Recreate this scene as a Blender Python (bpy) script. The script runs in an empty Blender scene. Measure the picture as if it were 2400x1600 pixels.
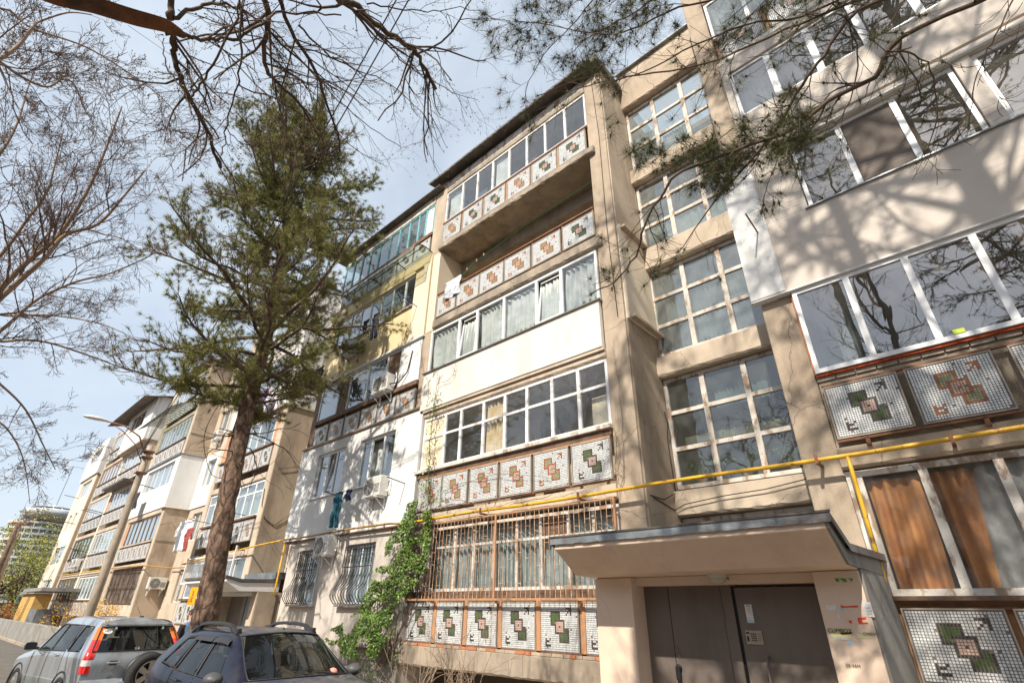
import bpy, math, random
import numpy as np
from mathutils import Vector, Matrix, noise
R_=random.Random(7)
sc=bpy.context.scene
COL=sc.collection
# ------------------------------------------------------------------ camera, sky, sun, exposure
F=1171.04; CH=1.6
CR=np.array([[0.7386,0.6739,0.0146],[-0.3112,0.3601,-0.8795],[-0.5979,0.6451,0.4757]])
_u,_s,_v=np.linalg.svd(CR); CR=_u@_v
cam=bpy.data.cameras.new('camera'); cam.sensor_width=36; cam.lens=F*36/2400; cam.clip_start=0.05; cam.clip_end=3000
camo=bpy.data.objects.new('camera',cam); COL.objects.link(camo)
M3=Matrix([list(CR[0]),list(-CR[1]),list(-CR[2])]).transposed()
camo.matrix_world=Matrix.Translation((0,0,CH))@M3.to_4x4()
sc.camera=camo
SUNV=Vector((0.245,-1.0,1.006)).normalized()      # towards the sun
w=bpy.data.worlds.new('World'); sc.world=w; w.use_nodes=True
nt=w.node_tree; nt.nodes.clear()
out=nt.nodes.new('ShaderNodeOutputWorld'); bg=nt.nodes.new('ShaderNodeBackground')
sky=nt.nodes.new('ShaderNodeTexSky'); sky.sky_type='NISHITA'; sky.sun_disc=False
sky.sun_elevation=math.asin(SUNV.z); sky.sun_rotation=math.atan2(SUNV.x,SUNV.y)
sky.air_density=1.0; sky.dust_density=2.2; sky.ozone_density=1.3
tc=nt.nodes.new('ShaderNodeTexCoord'); mp=nt.nodes.new('ShaderNodeMapping'); mp.inputs['Scale'].default_value=(1.0,2.2,2.6)
mp.inputs['Rotation'].default_value=(0.3,0.2,0.5)
nz=nt.nodes.new('ShaderNodeTexNoise'); nz.inputs['Scale'].default_value=1.9; nz.inputs['Detail'].default_value=8; nz.inputs['Roughness'].default_value=.55
rp=nt.nodes.new('ShaderNodeValToRGB'); rp.color_ramp.elements[0].position=.38; rp.color_ramp.elements[1].position=.8
rp.color_ramp.elements[0].color=(0.62,)*3+(1,); rp.color_ramp.elements[1].color=(1,)*3+(1,)
mx=nt.nodes.new('ShaderNodeMixRGB'); mx.inputs[2].default_value=(4.45,5.0,5.55,1)
nt.links.new(tc.outputs['Generated'],mp.inputs[0]); nt.links.new(mp.outputs[0],nz.inputs[0]); nt.links.new(nz.outputs[0],rp.inputs[0])
sx=nt.nodes.new('ShaderNodeSeparateXYZ'); nt.links.new(tc.outputs['Generated'],sx.inputs[0])
hz=nt.nodes.new('ShaderNodeMapRange'); hz.inputs[1].default_value=.0; hz.inputs[2].default_value=.62; hz.inputs[3].default_value=.95; hz.inputs[4].default_value=0; nt.links.new(sx.outputs['Z'],hz.inputs[0])
mx2=nt.nodes.new('ShaderNodeMath'); mx2.operation='MAXIMUM'; nt.links.new(rp.outputs[0],mx2.inputs[0]); nt.links.new(hz.outputs[0],mx2.inputs[1])
nt.links.new(mx2.outputs[0],mx.inputs[0]); nt.links.new(sky.outputs[0],mx.inputs[1]); nt.links.new(mx.outputs[0],bg.inputs[0])
bg.inputs[1].default_value=0.135
nt.links.new(bg.outputs[0],out.inputs[0])
sl=bpy.data.lights.new('sun','SUN'); sl.energy=5.0; sl.angle=math.radians(.53); sl.color=(1,.92,.80)
so=bpy.data.objects.new('sun',sl); COL.objects.link(so); so.rotation_euler=SUNV.to_track_quat('Z','Y').to_euler()
sc.view_settings.view_transform='Standard'; sc.view_settings.look='None'; sc.view_settings.gamma=1; sc.view_settings.exposure=0.48
try: sc.view_settings.use_curve_mapping=False
except: pass
sc.cycles.max_bounces=8; sc.cycles.transparent_max_bounces=12; sc.cycles.diffuse_bounces=3

# ------------------------------------------------------------------ layout helpers: points of the real place
def ray(px,py):
    d=CR.T@np.array([px-1200,py-800,F]); return d
def onY(px,py,Y):
    d=ray(px,py); t=Y/d[1]; return Vector((d[0]*t,Y,CH+d[2]*t))
def at(px,py,depth):           # depth = metres along the viewing axis
    d=ray(px,py)*(depth/F); return Vector((d[0],d[1],CH+d[2]))
# ------------------------------------------------------------------ materials
def srgb(r,g,b):
    f=lambda c:(c/255/12.92) if c/255<=.04045 else ((c/255+.055)/1.055)**2.4
    return (f(r),f(g),f(b))
MATS={}
def mat(name,col,rough=.7,col2=None,nscale=2.0,stain=None,stain_amt=.0,stain_scale=(1,1,.25),bump=0.,bscale=60,metal=0.,spec=.4,thr=(.45,.7),coat=0,island=0,contrast=(.35,.65),pits=0,streak=0,cracks=0,cs=.55,cw=(.0045,.0012),cv=(1,1,1)):
    m=bpy.data.materials.new(name); m.use_nodes=True; n=m.node_tree.nodes; L=m.node_tree.links
    p=n['Principled BSDF']; p.inputs['Roughness'].default_value=rough; p.inputs['Metallic'].default_value=metal
    p.inputs['Specular IOR Level'].default_value=spec
    if coat: p.inputs['Coat Weight'].default_value=coat; p.inputs['Coat Roughness'].default_value=.04
    g=n.new('ShaderNodeNewGeometry'); cur=None
    base=n.new('ShaderNodeRGB'); base.outputs[0].default_value=(*col,1); cur=base.outputs[0]
    def noi(scale,vec=(1,1,1),det=5,ro=.6):
        mp=n.new('ShaderNodeMapping'); mp.inputs['Scale'].default_value=vec
        t=n.new('ShaderNodeTexNoise'); t.inputs['Scale'].default_value=scale; t.inputs['Detail'].default_value=det; t.inputs['Roughness'].default_value=ro
        L.new(g.outputs['Position'],mp.inputs[0]); L.new(mp.outputs[0],t.inputs['Vector']); return t.outputs[0]
    def ramp(sock,a,b):
        r=n.new('ShaderNodeMapRange'); r.inputs[1].default_value=a; r.inputs[2].default_value=b; L.new(sock,r.inputs[0]); r.interpolation_type='SMOOTHSTEP'; return r.outputs[0]
    def mix(f,a,b,amt=1):
        x=n.new('ShaderNodeMixRGB')
        if amt!=1:
            mm=n.new('ShaderNodeMath'); mm.operation='MULTIPLY'; mm.inputs[1].default_value=amt; L.new(f,mm.inputs[0]); f=mm.outputs[0]
        L.new(f,x.inputs[0]); L.new(a,x.inputs[1])
        if isinstance(b,tuple): x.inputs[2].default_value=(*b,1)
        else: L.new(b,x.inputs[2])
        return x.outputs[0]
    if col2: cur=mix(ramp(noi(nscale),*contrast),cur,col2)
    if island:
        cur2=mix(g.outputs['Random Per Island'],cur,tuple(c*island for c in col)); cur=cur2
    if stain: cur=mix(ramp(noi(1.3,stain_scale,8,.65),*thr),cur,stain,stain_amt)
    if streak:
        s1=ramp(noi(2.2,(1.6,1.6,.12),7,.7),.50,.74); s2=ramp(noi(.5,(1,1,1),3,.5),.38,.62)
        mm=n.new('ShaderNodeMath'); mm.operation='MULTIPLY'; L.new(s1,mm.inputs[0]); L.new(s2,mm.inputs[1])
        cur=mix(mm.outputs[0],cur,tuple(c*.42 for c in col),streak)
        s3=ramp(noi(.9,(1,1,1),6,.6),.60,.66); cur=mix(s3,cur,tuple(min(1,c*1.22) for c in col),streak*.5)
    if cracks:
        v=n.new('ShaderNodeTexVoronoi'); v.feature='DISTANCE_TO_EDGE'; v.inputs['Scale'].default_value=cs; cm=n.new('ShaderNodeMapping'); cm.inputs['Scale'].default_value=cv
        dn=n.new('ShaderNodeTexNoise'); dn.inputs['Scale'].default_value=3.5; dn.inputs['Detail'].default_value=5; L.new(g.outputs['Position'],dn.inputs['Vector'])
        mxv=n.new('ShaderNodeMixRGB'); mxv.inputs[0].default_value=.22; L.new(g.outputs['Position'],mxv.inputs[1]); L.new(dn.outputs['Color'],mxv.inputs[2]); L.new(mxv.outputs[0],cm.inputs[0]); L.new(cm.outputs[0],v.inputs['Vector'])
        cur=mix(ramp(v.outputs['Distance'],*cw),cur,tuple(c*.3 for c in col),cracks)
    if pits:
        v=n.new('ShaderNodeTexVoronoi'); v.inputs['Scale'].default_value=9; L.new(g.outputs['Position'],v.inputs['Vector'])
        cur=mix(ramp(v.outputs['Distance'],.09,.03),cur,tuple(c*.35 for c in col),pits)
    L.new(cur,p.inputs['Base Color'])
    if bump:
        b=n.new('ShaderNodeBump'); b.inputs['Strength'].default_value=bump; b.inputs['Distance'].default_value=.02
        a=noi(bscale,(1,1,1),6,.7); L.new(a,b.inputs['Height']); L.new(b.outputs[0],p.inputs['Normal'])
    MATS[name]=m; return m
def glassmat(name,tint=(.75,.85,.85),refl=1.0,dirt=.06,dcol=(.5,.55,.55),rough=.01,base=.06,film=None,wav=.0):
    m=bpy.data.materials.new(name); m.use_nodes=True; n=m.node_tree.nodes; L=m.node_tree.links; n.clear()
    o=n.new('ShaderNodeOutputMaterial'); t=n.new('ShaderNodeBsdfTransparent'); t.inputs[0].default_value=(*tint,1)
    gl=n.new('ShaderNodeBsdfGlossy'); gl.inputs['Roughness'].default_value=rough; gl.inputs[0].default_value=(.95,.97,1,1)
    lw=n.new('ShaderNodeLayerWeight'); lw.inputs[0].default_value=.5
    pw=n.new('ShaderNodeMath'); pw.operation='POWER'; pw.inputs[1].default_value=4.5; L.new(lw.outputs['Facing'],pw.inputs[0])
    fr=n.new('ShaderNodeMath'); fr.operation='MULTIPLY_ADD'; fr.inputs[1].default_value=.95; fr.inputs[2].default_value=.04; L.new(pw.outputs[0],fr.inputs[0])
    ma=n.new('ShaderNodeMath'); ma.operation='MULTIPLY_ADD'; ma.inputs[1].default_value=refl; ma.inputs[2].default_value=base; ma.use_clamp=True
    L.new(fr.outputs[0],ma.inputs[0]); s=n.new('ShaderNodeMixShader'); L.new(ma.outputs[0],s.inputs[0]); L.new(t.outputs[0],s.inputs[1]); L.new(gl.outputs[0],s.inputs[2])
    g=n.new('ShaderNodeNewGeometry')
    if wav:
        tn=n.new('ShaderNodeTexNoise'); tn.inputs['Scale'].default_value=1.6; L.new(g.outputs['Position'],tn.inputs['Vector'])
        b=n.new('ShaderNodeBump'); b.inputs['Strength'].default_value=wav; b.inputs['Distance'].default_value=.05; L.new(tn.outputs[0],b.inputs['Height']); L.new(b.outputs[0],gl.inputs['Normal'])
    d=n.new('ShaderNodeBsdfDiffuse'); d.inputs[0].default_value=(*dcol,1)
    tx=n.new('ShaderNodeTexNoise'); tx.inputs['Scale'].default_value=4; tx.inputs['Detail'].default_value=6
    L.new(g.outputs['Position'],tx.inputs['Vector'])
    m2=n.new('ShaderNodeMath'); m2.operation='MULTIPLY'; m2.inputs[1].default_value=dirt*2; L.new(tx.outputs[0],m2.inputs[0])
    s2=n.new('ShaderNodeMixShader'); L.new(m2.outputs[0],s2.inputs[0]); L.new(s.outputs[0],s2.inputs[1]); L.new(d.outputs[0],s2.inputs[2])
    L.new(s2.outputs[0],o.inputs[0]); MATS[name]=m; return m
beige=mat('plaster_beige',(.48,.385,.29),.9,(.40,.32,.24),1.1,(.19,.14,.10),.55,(1,1,.3),.5,70,pits=.6,streak=0.75,cracks=0.7)
beige2=mat('plaster_beige_light',(.56,.465,.36),.9,(.47,.385,.295),1.3,(.25,.19,.14),.5,(1,1,.3),.4,60,pits=.35,streak=0.7,cracks=0.5)
rough_c=mat('rough_render',(.46,.37,.28),.95,(.39,.31,.23),2,(.2,.16,.12),.5,(1,1,.5),1.0,110,streak=0.6,cracks=0.4)
conc=mat('concrete',(.40,.33,.255),.92,(.31,.26,.205),2.5,(.14,.115,.09),.65,(1,1,.35),.5,50,pits=.3,streak=0.85,cracks=0.6)
greyc=mat('cement_grey',(.30,.285,.26),.9,(.22,.21,.19),1.8,(.12,.11,.10),.6,(1,1,.3),.5,40,streak=0.8,cracks=0.5)
white_ins=mat('painted_white_wall',(.72,.68,.62),.85,(.66,.62,.56),.9,(.45,.40,.34),.35,(1,1,.2),.15,90,streak=0.38,cracks=0)
cold_white=mat('insulation_white',(.72,.71,.69),.85,(.67,.665,.65),.9,(.5,.49,.47),.3,(1,1,.15),.12,90,streak=0.32,cracks=0)
cream=mat('cream_wall',(.74,.64,.50),.85,(.69,.59,.46),.8,(.5,.41,.31),.25,(1,1,.2),.12,90,streak=0.35,cracks=0)
greige=mat('greige_wall',(.58,.52,.46),.88,(.54,.48,.425),.7,(.38,.33,.28),.3,(1,1,.3),.15,80,streak=0.35,cracks=0)
yellow=mat('yellow_wall',(.70,.56,.32),.85,(.66,.53,.31),.8,(.5,.4,.25),.25,(1,1,.2),.15,80,streak=0.35,cracks=0)
pink=mat('pink_plaster',(.78,.61,.48),.85,(.73,.57,.44),.7,(.42,.28,.2),.3,(1,1,.7),.15,60,streak=.25,cracks=.12)
inner=mat('inner_wall',(.56,.43,.31),.85,(.44,.33,.235),.8,(.2,.15,.1),.4)
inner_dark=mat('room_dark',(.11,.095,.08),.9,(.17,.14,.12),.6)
roofm=mat('roof_tin',(.10,.085,.075),.6,(.17,.14,.115),3,(.05,.045,.04),.6,metal=.3)
tin=mat('galvanised_tin',(.33,.36,.38),.45,(.24,.26,.27),4,(.14,.10,.08),.6,(1,1,1),.25,30,metal=.6)
pvc=mat('pvc_white',(.80,.81,.82),.35,(.74,.75,.76),1.5,(.5,.48,.45),.25)
oldwood=mat('peeling_white_paint',(.66,.62,.57),.75,(.56,.50,.43),5,(.26,.165,.10),.85,(3,3,1.5),.6,60,thr=(.5,.6))
oldwhite=mat('chalky_white_paint',(.74,.75,.76),.7,(.66,.65,.63),5,(.34,.26,.2),.7,(3,3,3),.4,60,thr=(.56,.64))
brownwood=mat('brown_wood',(.12,.07,.045),.7,(.19,.12,.08),4,(.05,.035,.025),.6,(4,4,.5),.4,60)
orangewood=mat('orange_painted_wood',(.50,.25,.12),.75,(.40,.23,.14),4,(.24,.15,.10),.7,(5,5,.8),.4,60)
turq=mat('turquoise_paint',(.10,.36,.40),.5,(.25,.50,.52),3)
rust=mat('rusty_metal',(.16,.075,.045),.75,(.26,.12,.06),8,(.08,.05,.04),.5,(4,4,4),.3,80)
rustw=mat('rusted_white_bars',(.60,.47,.35),.7,(.50,.24,.10),9,(.30,.13,.06),.8,(6,6,6),.3,80,thr=(.45,.6))
ypipe=mat('yellow_pipe_paint',(.70,.40,.015),.4,(.62,.34,.02),5,(.16,.07,.03),.9,(5,5,5),.2,50,thr=(.58,.66),spec=.6)
rpipe=mat('rusted_pipe_paint',(.30,.135,.04),.6,(.46,.26,.03),2.2,(.12,.06,.03),.6,(5,5,5),.2,50)
blackm=mat('black_iron',(.015,.015,.017),.5)
brick=mat('brick_orange',(.52,.20,.09),.9,(.42,.16,.08),9,(.3,.2,.14),.5,(5,5,5),.5,60)
plast=mat('appliance_white',(.66,.64,.60),.45,(.6,.58,.54),2,(.35,.32,.28),.4,(2,2,1))
fan=mat('fan_dark',(.10,.10,.10),.6)
greyplastic=mat('grey_plastic',(.07,.07,.073),.5)
door_m=mat('door_paint',(.17,.14,.12),.5,(.155,.127,.108),1.0,(.08,.06,.05),.5,spec=.35,streak=.5,bump=.1,bscale=120)
asphalt=mat('asphalt',(.13,.115,.10),.9,(.10,.09,.08),2,bump=.5,bscale=80)
paving=mat('paving_concrete',(.46,.37,.27),.9,(.38,.31,.23),2,(.12,.1,.08),.5,bump=.4,bscale=50)
soil=mat('soil',(.11,.085,.06),.95,(.16,.12,.085),4,bump=.8,bscale=25)
grassm=mat('grass_blades',(.10,.16,.04),.8,island=.5)
bark_p=mat('pine_bark',(.23,.145,.10),.95,(.13,.085,.062),7,(.36,.25,.18),.5,(6,6,2),1.0,22,cracks=.9,cs=5,cw=(.16,.02),cv=(1.6,1.6,.55))
bark_t=mat('dark_twig_bark',(.075,.05,.036),.9,(.14,.095,.07),6,bump=.5,bscale=40)
bark_o=mat('orange_bark',(.24,.10,.045),.9,(.08,.05,.035),3,(.30,.15,.07),.5,(3,3,1),.8,30)
twig_r=mat('brown_twigs',(.12,.078,.06),.85,(.19,.13,.10),2)
twig_l=mat('pale_twigs',(.34,.25,.18),.85,(.25,.18,.13),2)
needle=mat('pine_needles',(.135,.135,.038),.55,island=2.3,spec=.3)
needle2=mat('near_pine_needles',(.075,.08,.03),.5,island=2.0,spec=.3)
conem=mat('pine_cones',(.22,.10,.04),.8)
budm=mat('leaf_buds',(.33,.22,.10),.7,island=.4)
ivyl=mat('ivy_leaves',(.035,.06,.009),.45,island=5.2,spec=.5)
yleaf=mat('spring_leaves',(.36,.37,.07),.7,island=.45)
gleaf=mat('hedge_leaves',(.15,.19,.045),.7,island=2)
flower=mat('yellow_blossom',(.75,.40,.01),.7,island=.7)
redfl=mat('red_blossom',(.6,.03,.02),.7)
rubber=mat('rubber',(.02,.02,.02),.85,(.03,.03,.03),20,bump=.3)
silver=mat('silver_car_paint',(.46,.50,.54),.28,(.42,.46,.50),2,(.20,.19,.18),.6,(1.5,1.5,.4),metal=.55,coat=.8)
blue=mat('dark_blue_car_paint',(.006,.008,.022),.34,(.008,.011,.025),2,(.05,.045,.045),.4,(2,2,1),metal=0.0,coat=.22,thr=(.45,.75),spec=.25)
dusty=mat('dusty_roof_paint',(.085,.080,.078),.5,(.035,.04,.07),2.2,(.15,.13,.115),.6,(2,2,2),coat=.4)
hoodm=mat('dusty_bonnet_paint',(.09,.088,.086),.45,(.07,.07,.072),2,coat=.5)
trim=mat('black_trim',(.025,.025,.027),.45)
chrome=mat('bright_metal',(.6,.6,.6),.2,metal=1)
rimm=mat('alloy_rim',(.50,.47,.43),.35,(.42,.39,.36),3,metal=.7)
redl=mat('red_lamp',(.62,.015,.012),.12,spec=.8,coat=1)
orl=mat('amber_lamp',(.75,.17,.01),.12,spec=.8,coat=1)
whl=mat('clear_lamp',(.6,.6,.58),.12,spec=.8,coat=1)
paper=mat('paper',(.72,.71,.70),.8,(.62,.61,.6),8)
ypaper=mat('yellow_paper',(.74,.66,.28),.8,(.7,.65,.45),12)
redp=mat('red_paint_smear',(.72,.06,.03),.7)
greenp=mat('green_paint_smear',(.06,.35,.05),.7)
ink=mat('ink',(.03,.03,.03),.8)
maroon=mat('maroon_smear',(.16,.02,.04),.8)
osign=mat('orange_sign',(.80,.36,.01),.6)
skin=mat('skin',(.52,.27,.19),.6)
hair=mat('hair_dark',(.05,.035,.03),.8)
bluecl=mat('blue_cloth',(.10,.24,.42),.85)
darkcl=mat('dark_cloth',(.022,.022,.03),.9,(.035,.035,.045),6)
navy=mat('navy_cloth',(.012,.02,.05),.9,(.02,.03,.07),6)
jeans=mat('light_jeans',(.33,.38,.46),.9,(.28,.33,.4),6)
teal=mat('teal_cloth',(.004,.05,.08),.85,(.006,.07,.11),4)
whitecl=mat('white_cloth',(.75,.75,.76),.9,(.68,.68,.7),5)
redcl=mat('maroon_cloth',(.30,.06,.05),.9)
plaid=mat('plaid_cloth',(.35,.05,.06),.9,(.05,.12,.35),18,contrast=(.48,.52))
pinkpl=mat('pink_plush',(.85,.30,.24),.9)
bluepl=mat('blue_plush',(.35,.6,.75),.9)
rope=mat('green_rope',(.05,.45,.15),.7)
wirem=mat('cable_black',(.015,.015,.015),.6)
curt_w=mat('curtain_white',(.58,.60,.575),.9,(.44,.47,.45),3)
curt_t=mat('curtain_greygreen',(.33,.38,.375),.9,(.22,.26,.255),3)
curt_g=mat('curtain_grey',(.34,.36,.35),.9,(.24,.26,.255),2)
curt_o=mat('curtain_orange',(.66,.30,.10),.75,(.50,.21,.07),3,(.35,.16,.05),.5,(2,2,.3))
curt_y=mat('curtain_ochre',(.55,.38,.18),.85,(.62,.52,.36),5)
boardm=mat('cream_board',(.72,.62,.45),.8)
lace=glassmat('lace_curtain',(1,1,1),0,.36,(.8,.8,.8),base=0)
glass=glassmat('window_glass',(.88,.90,.90),1.5,.05,wav=.05)
glass_t=glassmat('stair_glass',(.62,.68,.68),1.7,.28,(.32,.36,.36),base=.12,wav=.12)
glass_s=glassmat('stair_glass_low',(.50,.60,.58),1.6,.12,(.30,.33,.31),base=.08,wav=.12)
glass_m=glassmat('mirror_glass',(.40,.42,.42),2.2,.04,base=.13,wav=.04)
glass_c=glassmat('car_glass',(.13,.16,.155),.75,.010,base=.012)
glass_far=glassmat('far_glass',(.62,.70,.72),1.6,.12,(.45,.52,.53),base=.10)
plexi=glassmat('polycarbonate',(.72,.80,.74),1.2,.16,(.6,.65,.6),base=.05)
t_w=mat('tile_white',(.74,.77,.78),.25,island=.76,spec=.5,stain=(.42,.37,.32),stain_amt=.55,stain_scale=(1.5,1.5,.5),thr=(.52,.7))
t_k=mat('tile_black',(.05,.042,.04),.3,island=2)
t_g=mat('tile_green',(.10,.17,.05),.3,island=.6)
t_gl=mat('tile_pale_green',(.34,.36,.20),.3,island=.8)
t_p=mat('tile_pink',(.62,.43,.36),.3,island=.85)
t_r=mat('tile_orange_red',(.50,.16,.06),.3,island=.7)
grout=mat('grout',(.24,.21,.19),.95,(.15,.13,.11),6)
panel_edge=mat('panel_edge_concrete',(.42,.36,.30),.9,(.32,.27,.22),4)
tower_m=mat('tower_concrete',(.52,.50,.45),.9,(.40,.42,.40),.05)
tower_d=mat('tower_dark_glass',(.22,.25,.25),.4)
yst=mat('yellow_stone',(.55,.36,.12),.9,(.45,.28,.09),5,bump=.8,bscale=12)
# ------------------------------------------------------------------ mesh builder
class MB:
    def __init__(s): s.v=[]; s.f=[]; s.m=[]
    def face(s,pts,mi=0):
        b=len(s.v); s.v+= [tuple(p) for p in pts]; s.f.append(tuple(range(b,b+len(pts)))); s.m.append(mi)
    def box(s,x0,x1,y0,y1,z0,z1,mi=0,M=None):
        b=len(s.v); P=[(x0,y0,z0),(x1,y0,z0),(x1,y1,z0),(x0,y1,z0),(x0,y0,z1),(x1,y0,z1),(x1,y1,z1),(x0,y1,z1)]
        if M is not None: P=[tuple(M@Vector(p)) for p in P]
        s.v+=P
        for q in ((0,3,2,1),(4,5,6,7),(0,1,5,4),(1,2,6,5),(2,3,7,6),(3,0,4,7)): s.f.append(tuple(b+i for i in q)); s.m.append(mi)
        return s
    def prism(s,poly,a0,a1,axis='x',mi=0):      # poly of 2 coordinates, counter-clockwise or not, extruded on axis
        n=len(poly); b=len(s.v)
        mk={'x':lambda a,p:(a,p[0],p[1]),'y':lambda a,p:(p[0],a,p[1]),'z':lambda a,p:(p[0],p[1],a)}[axis]
        s.v+=[mk(a0,p) for p in poly]+[mk(a1,p) for p in poly]
        s.f.append(tuple(range(b,b+n))); s.m.append(mi); s.f.append(tuple(range(b+2*n-1,b+n-1,-1))); s.m.append(mi)
        for i in range(n): j=(i+1)%n; s.f.append((b+i,b+n+i,b+n+j,b+j)); s.m.append(mi)
        return s
    def tube(s,pts,r,n=6,mi=0,cap=True):
        pts=[Vector(p) for p in pts]; k=len(pts)
        if not hasattr(r,'__len__'): r=[r]*k
        b=len(s.v); t=(pts[1]-pts[0]).normalized(); a=Vector((0,0,1)) if abs(t.z)<.9 else Vector((1,0,0))
        u=t.cross(a).normalized()
        for i in range(k):
            t=(pts[min(i+1,k-1)]-pts[max(i-1,0)])
            if t.length<1e-9: t=Vector((0,0,1))
            t.normalize(); u=(u-t*u.dot(t))
            if u.length<1e-6: u=t.orthogonal()
            u.normalize(); w_=t.cross(u)
            for j in range(n):
                an=2*math.pi*j/n; q=pts[i]+(u*math.cos(an)+w_*math.sin(an))*r[i]; s.v.append((q.x,q.y,q.z))
        for i in range(k-1):
            for j in range(n):
                j2=(j+1)%n; s.f.append((b+i*n+j,b+i*n+j2,b+(i+1)*n+j2,b+(i+1)*n+j)); s.m.append(mi)
        if cap:
            s.f.append(tuple(b+j for j in range(n-1,-1,-1))); s.m.append(mi)
            s.f.append(tuple(b+(k-1)*n+j for j in range(n))); s.m.append(mi)
        return s
    def grid(s,P,mi=0,close=False):    # P[i][j] points
        b=len(s.v); ni=len(P); nj=len(P[0])
        for r in P: s.v+=[tuple(p) for p in r]
        for i in range(ni-1):
            for j in range(nj-1 if not close else nj):
                j2=(j+1)%nj; s.f.append((b+i*nj+j,b+i*nj+j2,b+(i+1)*nj+j2,b+(i+1)*nj+j)); s.m.append(mi)
        return s
    def lathe(s,prof,cx=0,cy=0,cz=0,n=16,axis='z',mi=0):
        P=[]
        for r,h in prof:
            row=[]
            for j in range(n):
                a=2*math.pi*j/n; c,d=r*math.cos(a),r*math.sin(a)
                row.append({'z':(cx+c,cy+d,cz+h),'y':(cx+c,cy+h,cz+d),'x':(cx+h,cy+c,cz+d)}[axis])
            P.append(row)
        return s.grid(P,mi,True)
    def build(s,name,mats,parent=None,smooth=False,bevel=0,origin=None,auto=False):
        me=bpy.data.meshes.new(name)
        if not isinstance(mats,(list,tuple)): mats=[mats]
        for m in mats: me.materials.append(m)
        vs=s.v
        if origin is not None: o=origin; vs=[(a-o[0],b-o[1],c-o[2]) for a,b,c in vs]
        me.from_pydata(vs,[],s.f); me.polygons.foreach_set('material_index',s.m)
        if smooth: me.polygons.foreach_set('use_smooth',[True]*len(s.f))
        me.update(); ob=bpy.data.objects.new(name,me); COL.objects.link(ob)
        if origin is not None: ob.location=origin
        if parent is not None:
            ob.parent=parent
            if parent.type=='EMPTY' and parent.get('_w',0): ob.location=Vector(ob.location)-Vector(parent['_w'])
        if bevel:
            bm=ob.modifiers.new('bevel','BEVEL'); bm.width=bevel; bm.segments=2; bm.limit_method='ANGLE'
        return ob
def tag(o,label,cat,group=None,kind=None):
    if label: o['label']=label
    if cat: o['category']=cat
    if group: o['group']=group
    if kind: o['kind']=kind
    return o
def empty(name,loc=(0,0,0),label=None,cat=None,group=None,world=False,rz=0):
    o=bpy.data.objects.new(name,None); COL.objects.link(o); o.location=loc; o.rotation_euler=(0,0,rz)
    o.empty_display_size=.2
    if world: o['_w']=tuple(loc)           # children are written in world coordinates
    return tag(o,label,cat,group)
def copy_tree(o,parent=None,loc=None,rz=None,label=None,group=None):
    c=o.copy(); COL.objects.link(c)
    if parent is not None: c.parent=parent; c.matrix_parent_inverse=o.matrix_parent_inverse.copy()
    if loc is not None: c.location=loc
    if rz is not None: c.rotation_euler=(0,0,rz)
    if label: c['label']=label
    if group: c['group']=group
    for ch in [x for x in bpy.data.objects if x.parent==o]: copy_tree(ch,c)
    return c
def struct(o): o['kind']='structure'; return o
def text_mesh(s,name,size,M,m,parent=None,ext=.001,loc0=None):
    cu=bpy.data.curves.new(name,'FONT'); cu.body=s; cu.size=size; cu.extrude=ext; cu.align_x='CENTER'; cu.align_y='CENTER'
    tmp=bpy.data.objects.new(name,cu); COL.objects.link(tmp); bpy.context.view_layer.update()
    me=bpy.data.meshes.new_from_object(tmp.evaluated_get(bpy.context.evaluated_depsgraph_get()))
    bpy.data.objects.remove(tmp); me.materials.clear(); me.materials.append(m)
    me.transform(M); ob=bpy.data.objects.new(name,me); COL.objects.link(ob)
    if parent is not None:
        ob.parent=parent
        if parent.type=='EMPTY' and parent.get('_w',0): ob.location=-Vector(parent['_w'])
    return ob
def FACE(x,y,z,rx=90,ry=0,rz=0):    # text plane facing -Y
    return Matrix.Translation((x,y,z))@Matrix.Rotation(math.radians(rz),4,'Z')@Matrix.Rotation(math.radians(rx),4,'X')@Matrix.Rotation(math.radians(ry),4,'Z')
# ------------------------------------------------------------------ ground, road, kerbs (the setting)
GZ=-0.3
mb=MB(); mb.face([(-900,-600,GZ),(600,-600,GZ),(600,900,GZ),(-900,900,GZ)]); struct(mb.build('ground',soil))
mb=MB(); mb.face([(-160,-6,GZ+.006),(30,-6,GZ+.006),(30,5.15,GZ+.006),(-160,5.15,GZ+.006)]); struct(mb.build('road',asphalt))
mb=MB(); mb.box(-64,12,6.1,7.95,GZ-.1,GZ+.10); struct(mb.build('pavement',paving))
kr=empty('kerb',(0,5.2,GZ)); kr['kind']='structure'; kr['_w']=(0,5.2,GZ)
x=12
first=None
while x>-60:
    if first is None:
        mb=MB(); mb.box(-.49,.49,-.07,.07,-.1,.13); first=mb.build('kerb_stone',conc,kr,bevel=.012); ob=first
    else: ob=first.copy(); COL.objects.link(ob)
    ob.location=(x,0,0); ob.rotation_euler=(0,R_.uniform(-.006,.006),R_.uniform(-.012,.012)); x-=1.0
def grass_patch(name,x0,x1,y0,y1,z,n,h,m=grassm,kind='stuff'):
    mb=MB()
    for i in range(n):
        x,y=R_.uniform(x0,x1),R_.uniform(y0,y1); a=R_.uniform(0,6.3); hh=h*R_.uniform(.5,1.2); c,s_=math.cos(a)*.012,math.sin(a)*.012
        lx,ly=R_.uniform(-.5,.5)*hh,R_.uniform(-.5,.5)*hh
        mb.face([(x-c,y-s_,z),(x+c,y+s_,z),(x+lx,y+ly,z+hh)])
    o=mb.build(name,m); o['kind']='stuff'; return o
tag(grass_patch('grass',-60,-8,5.3,6.1,GZ,6000,.16),None,None)
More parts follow.
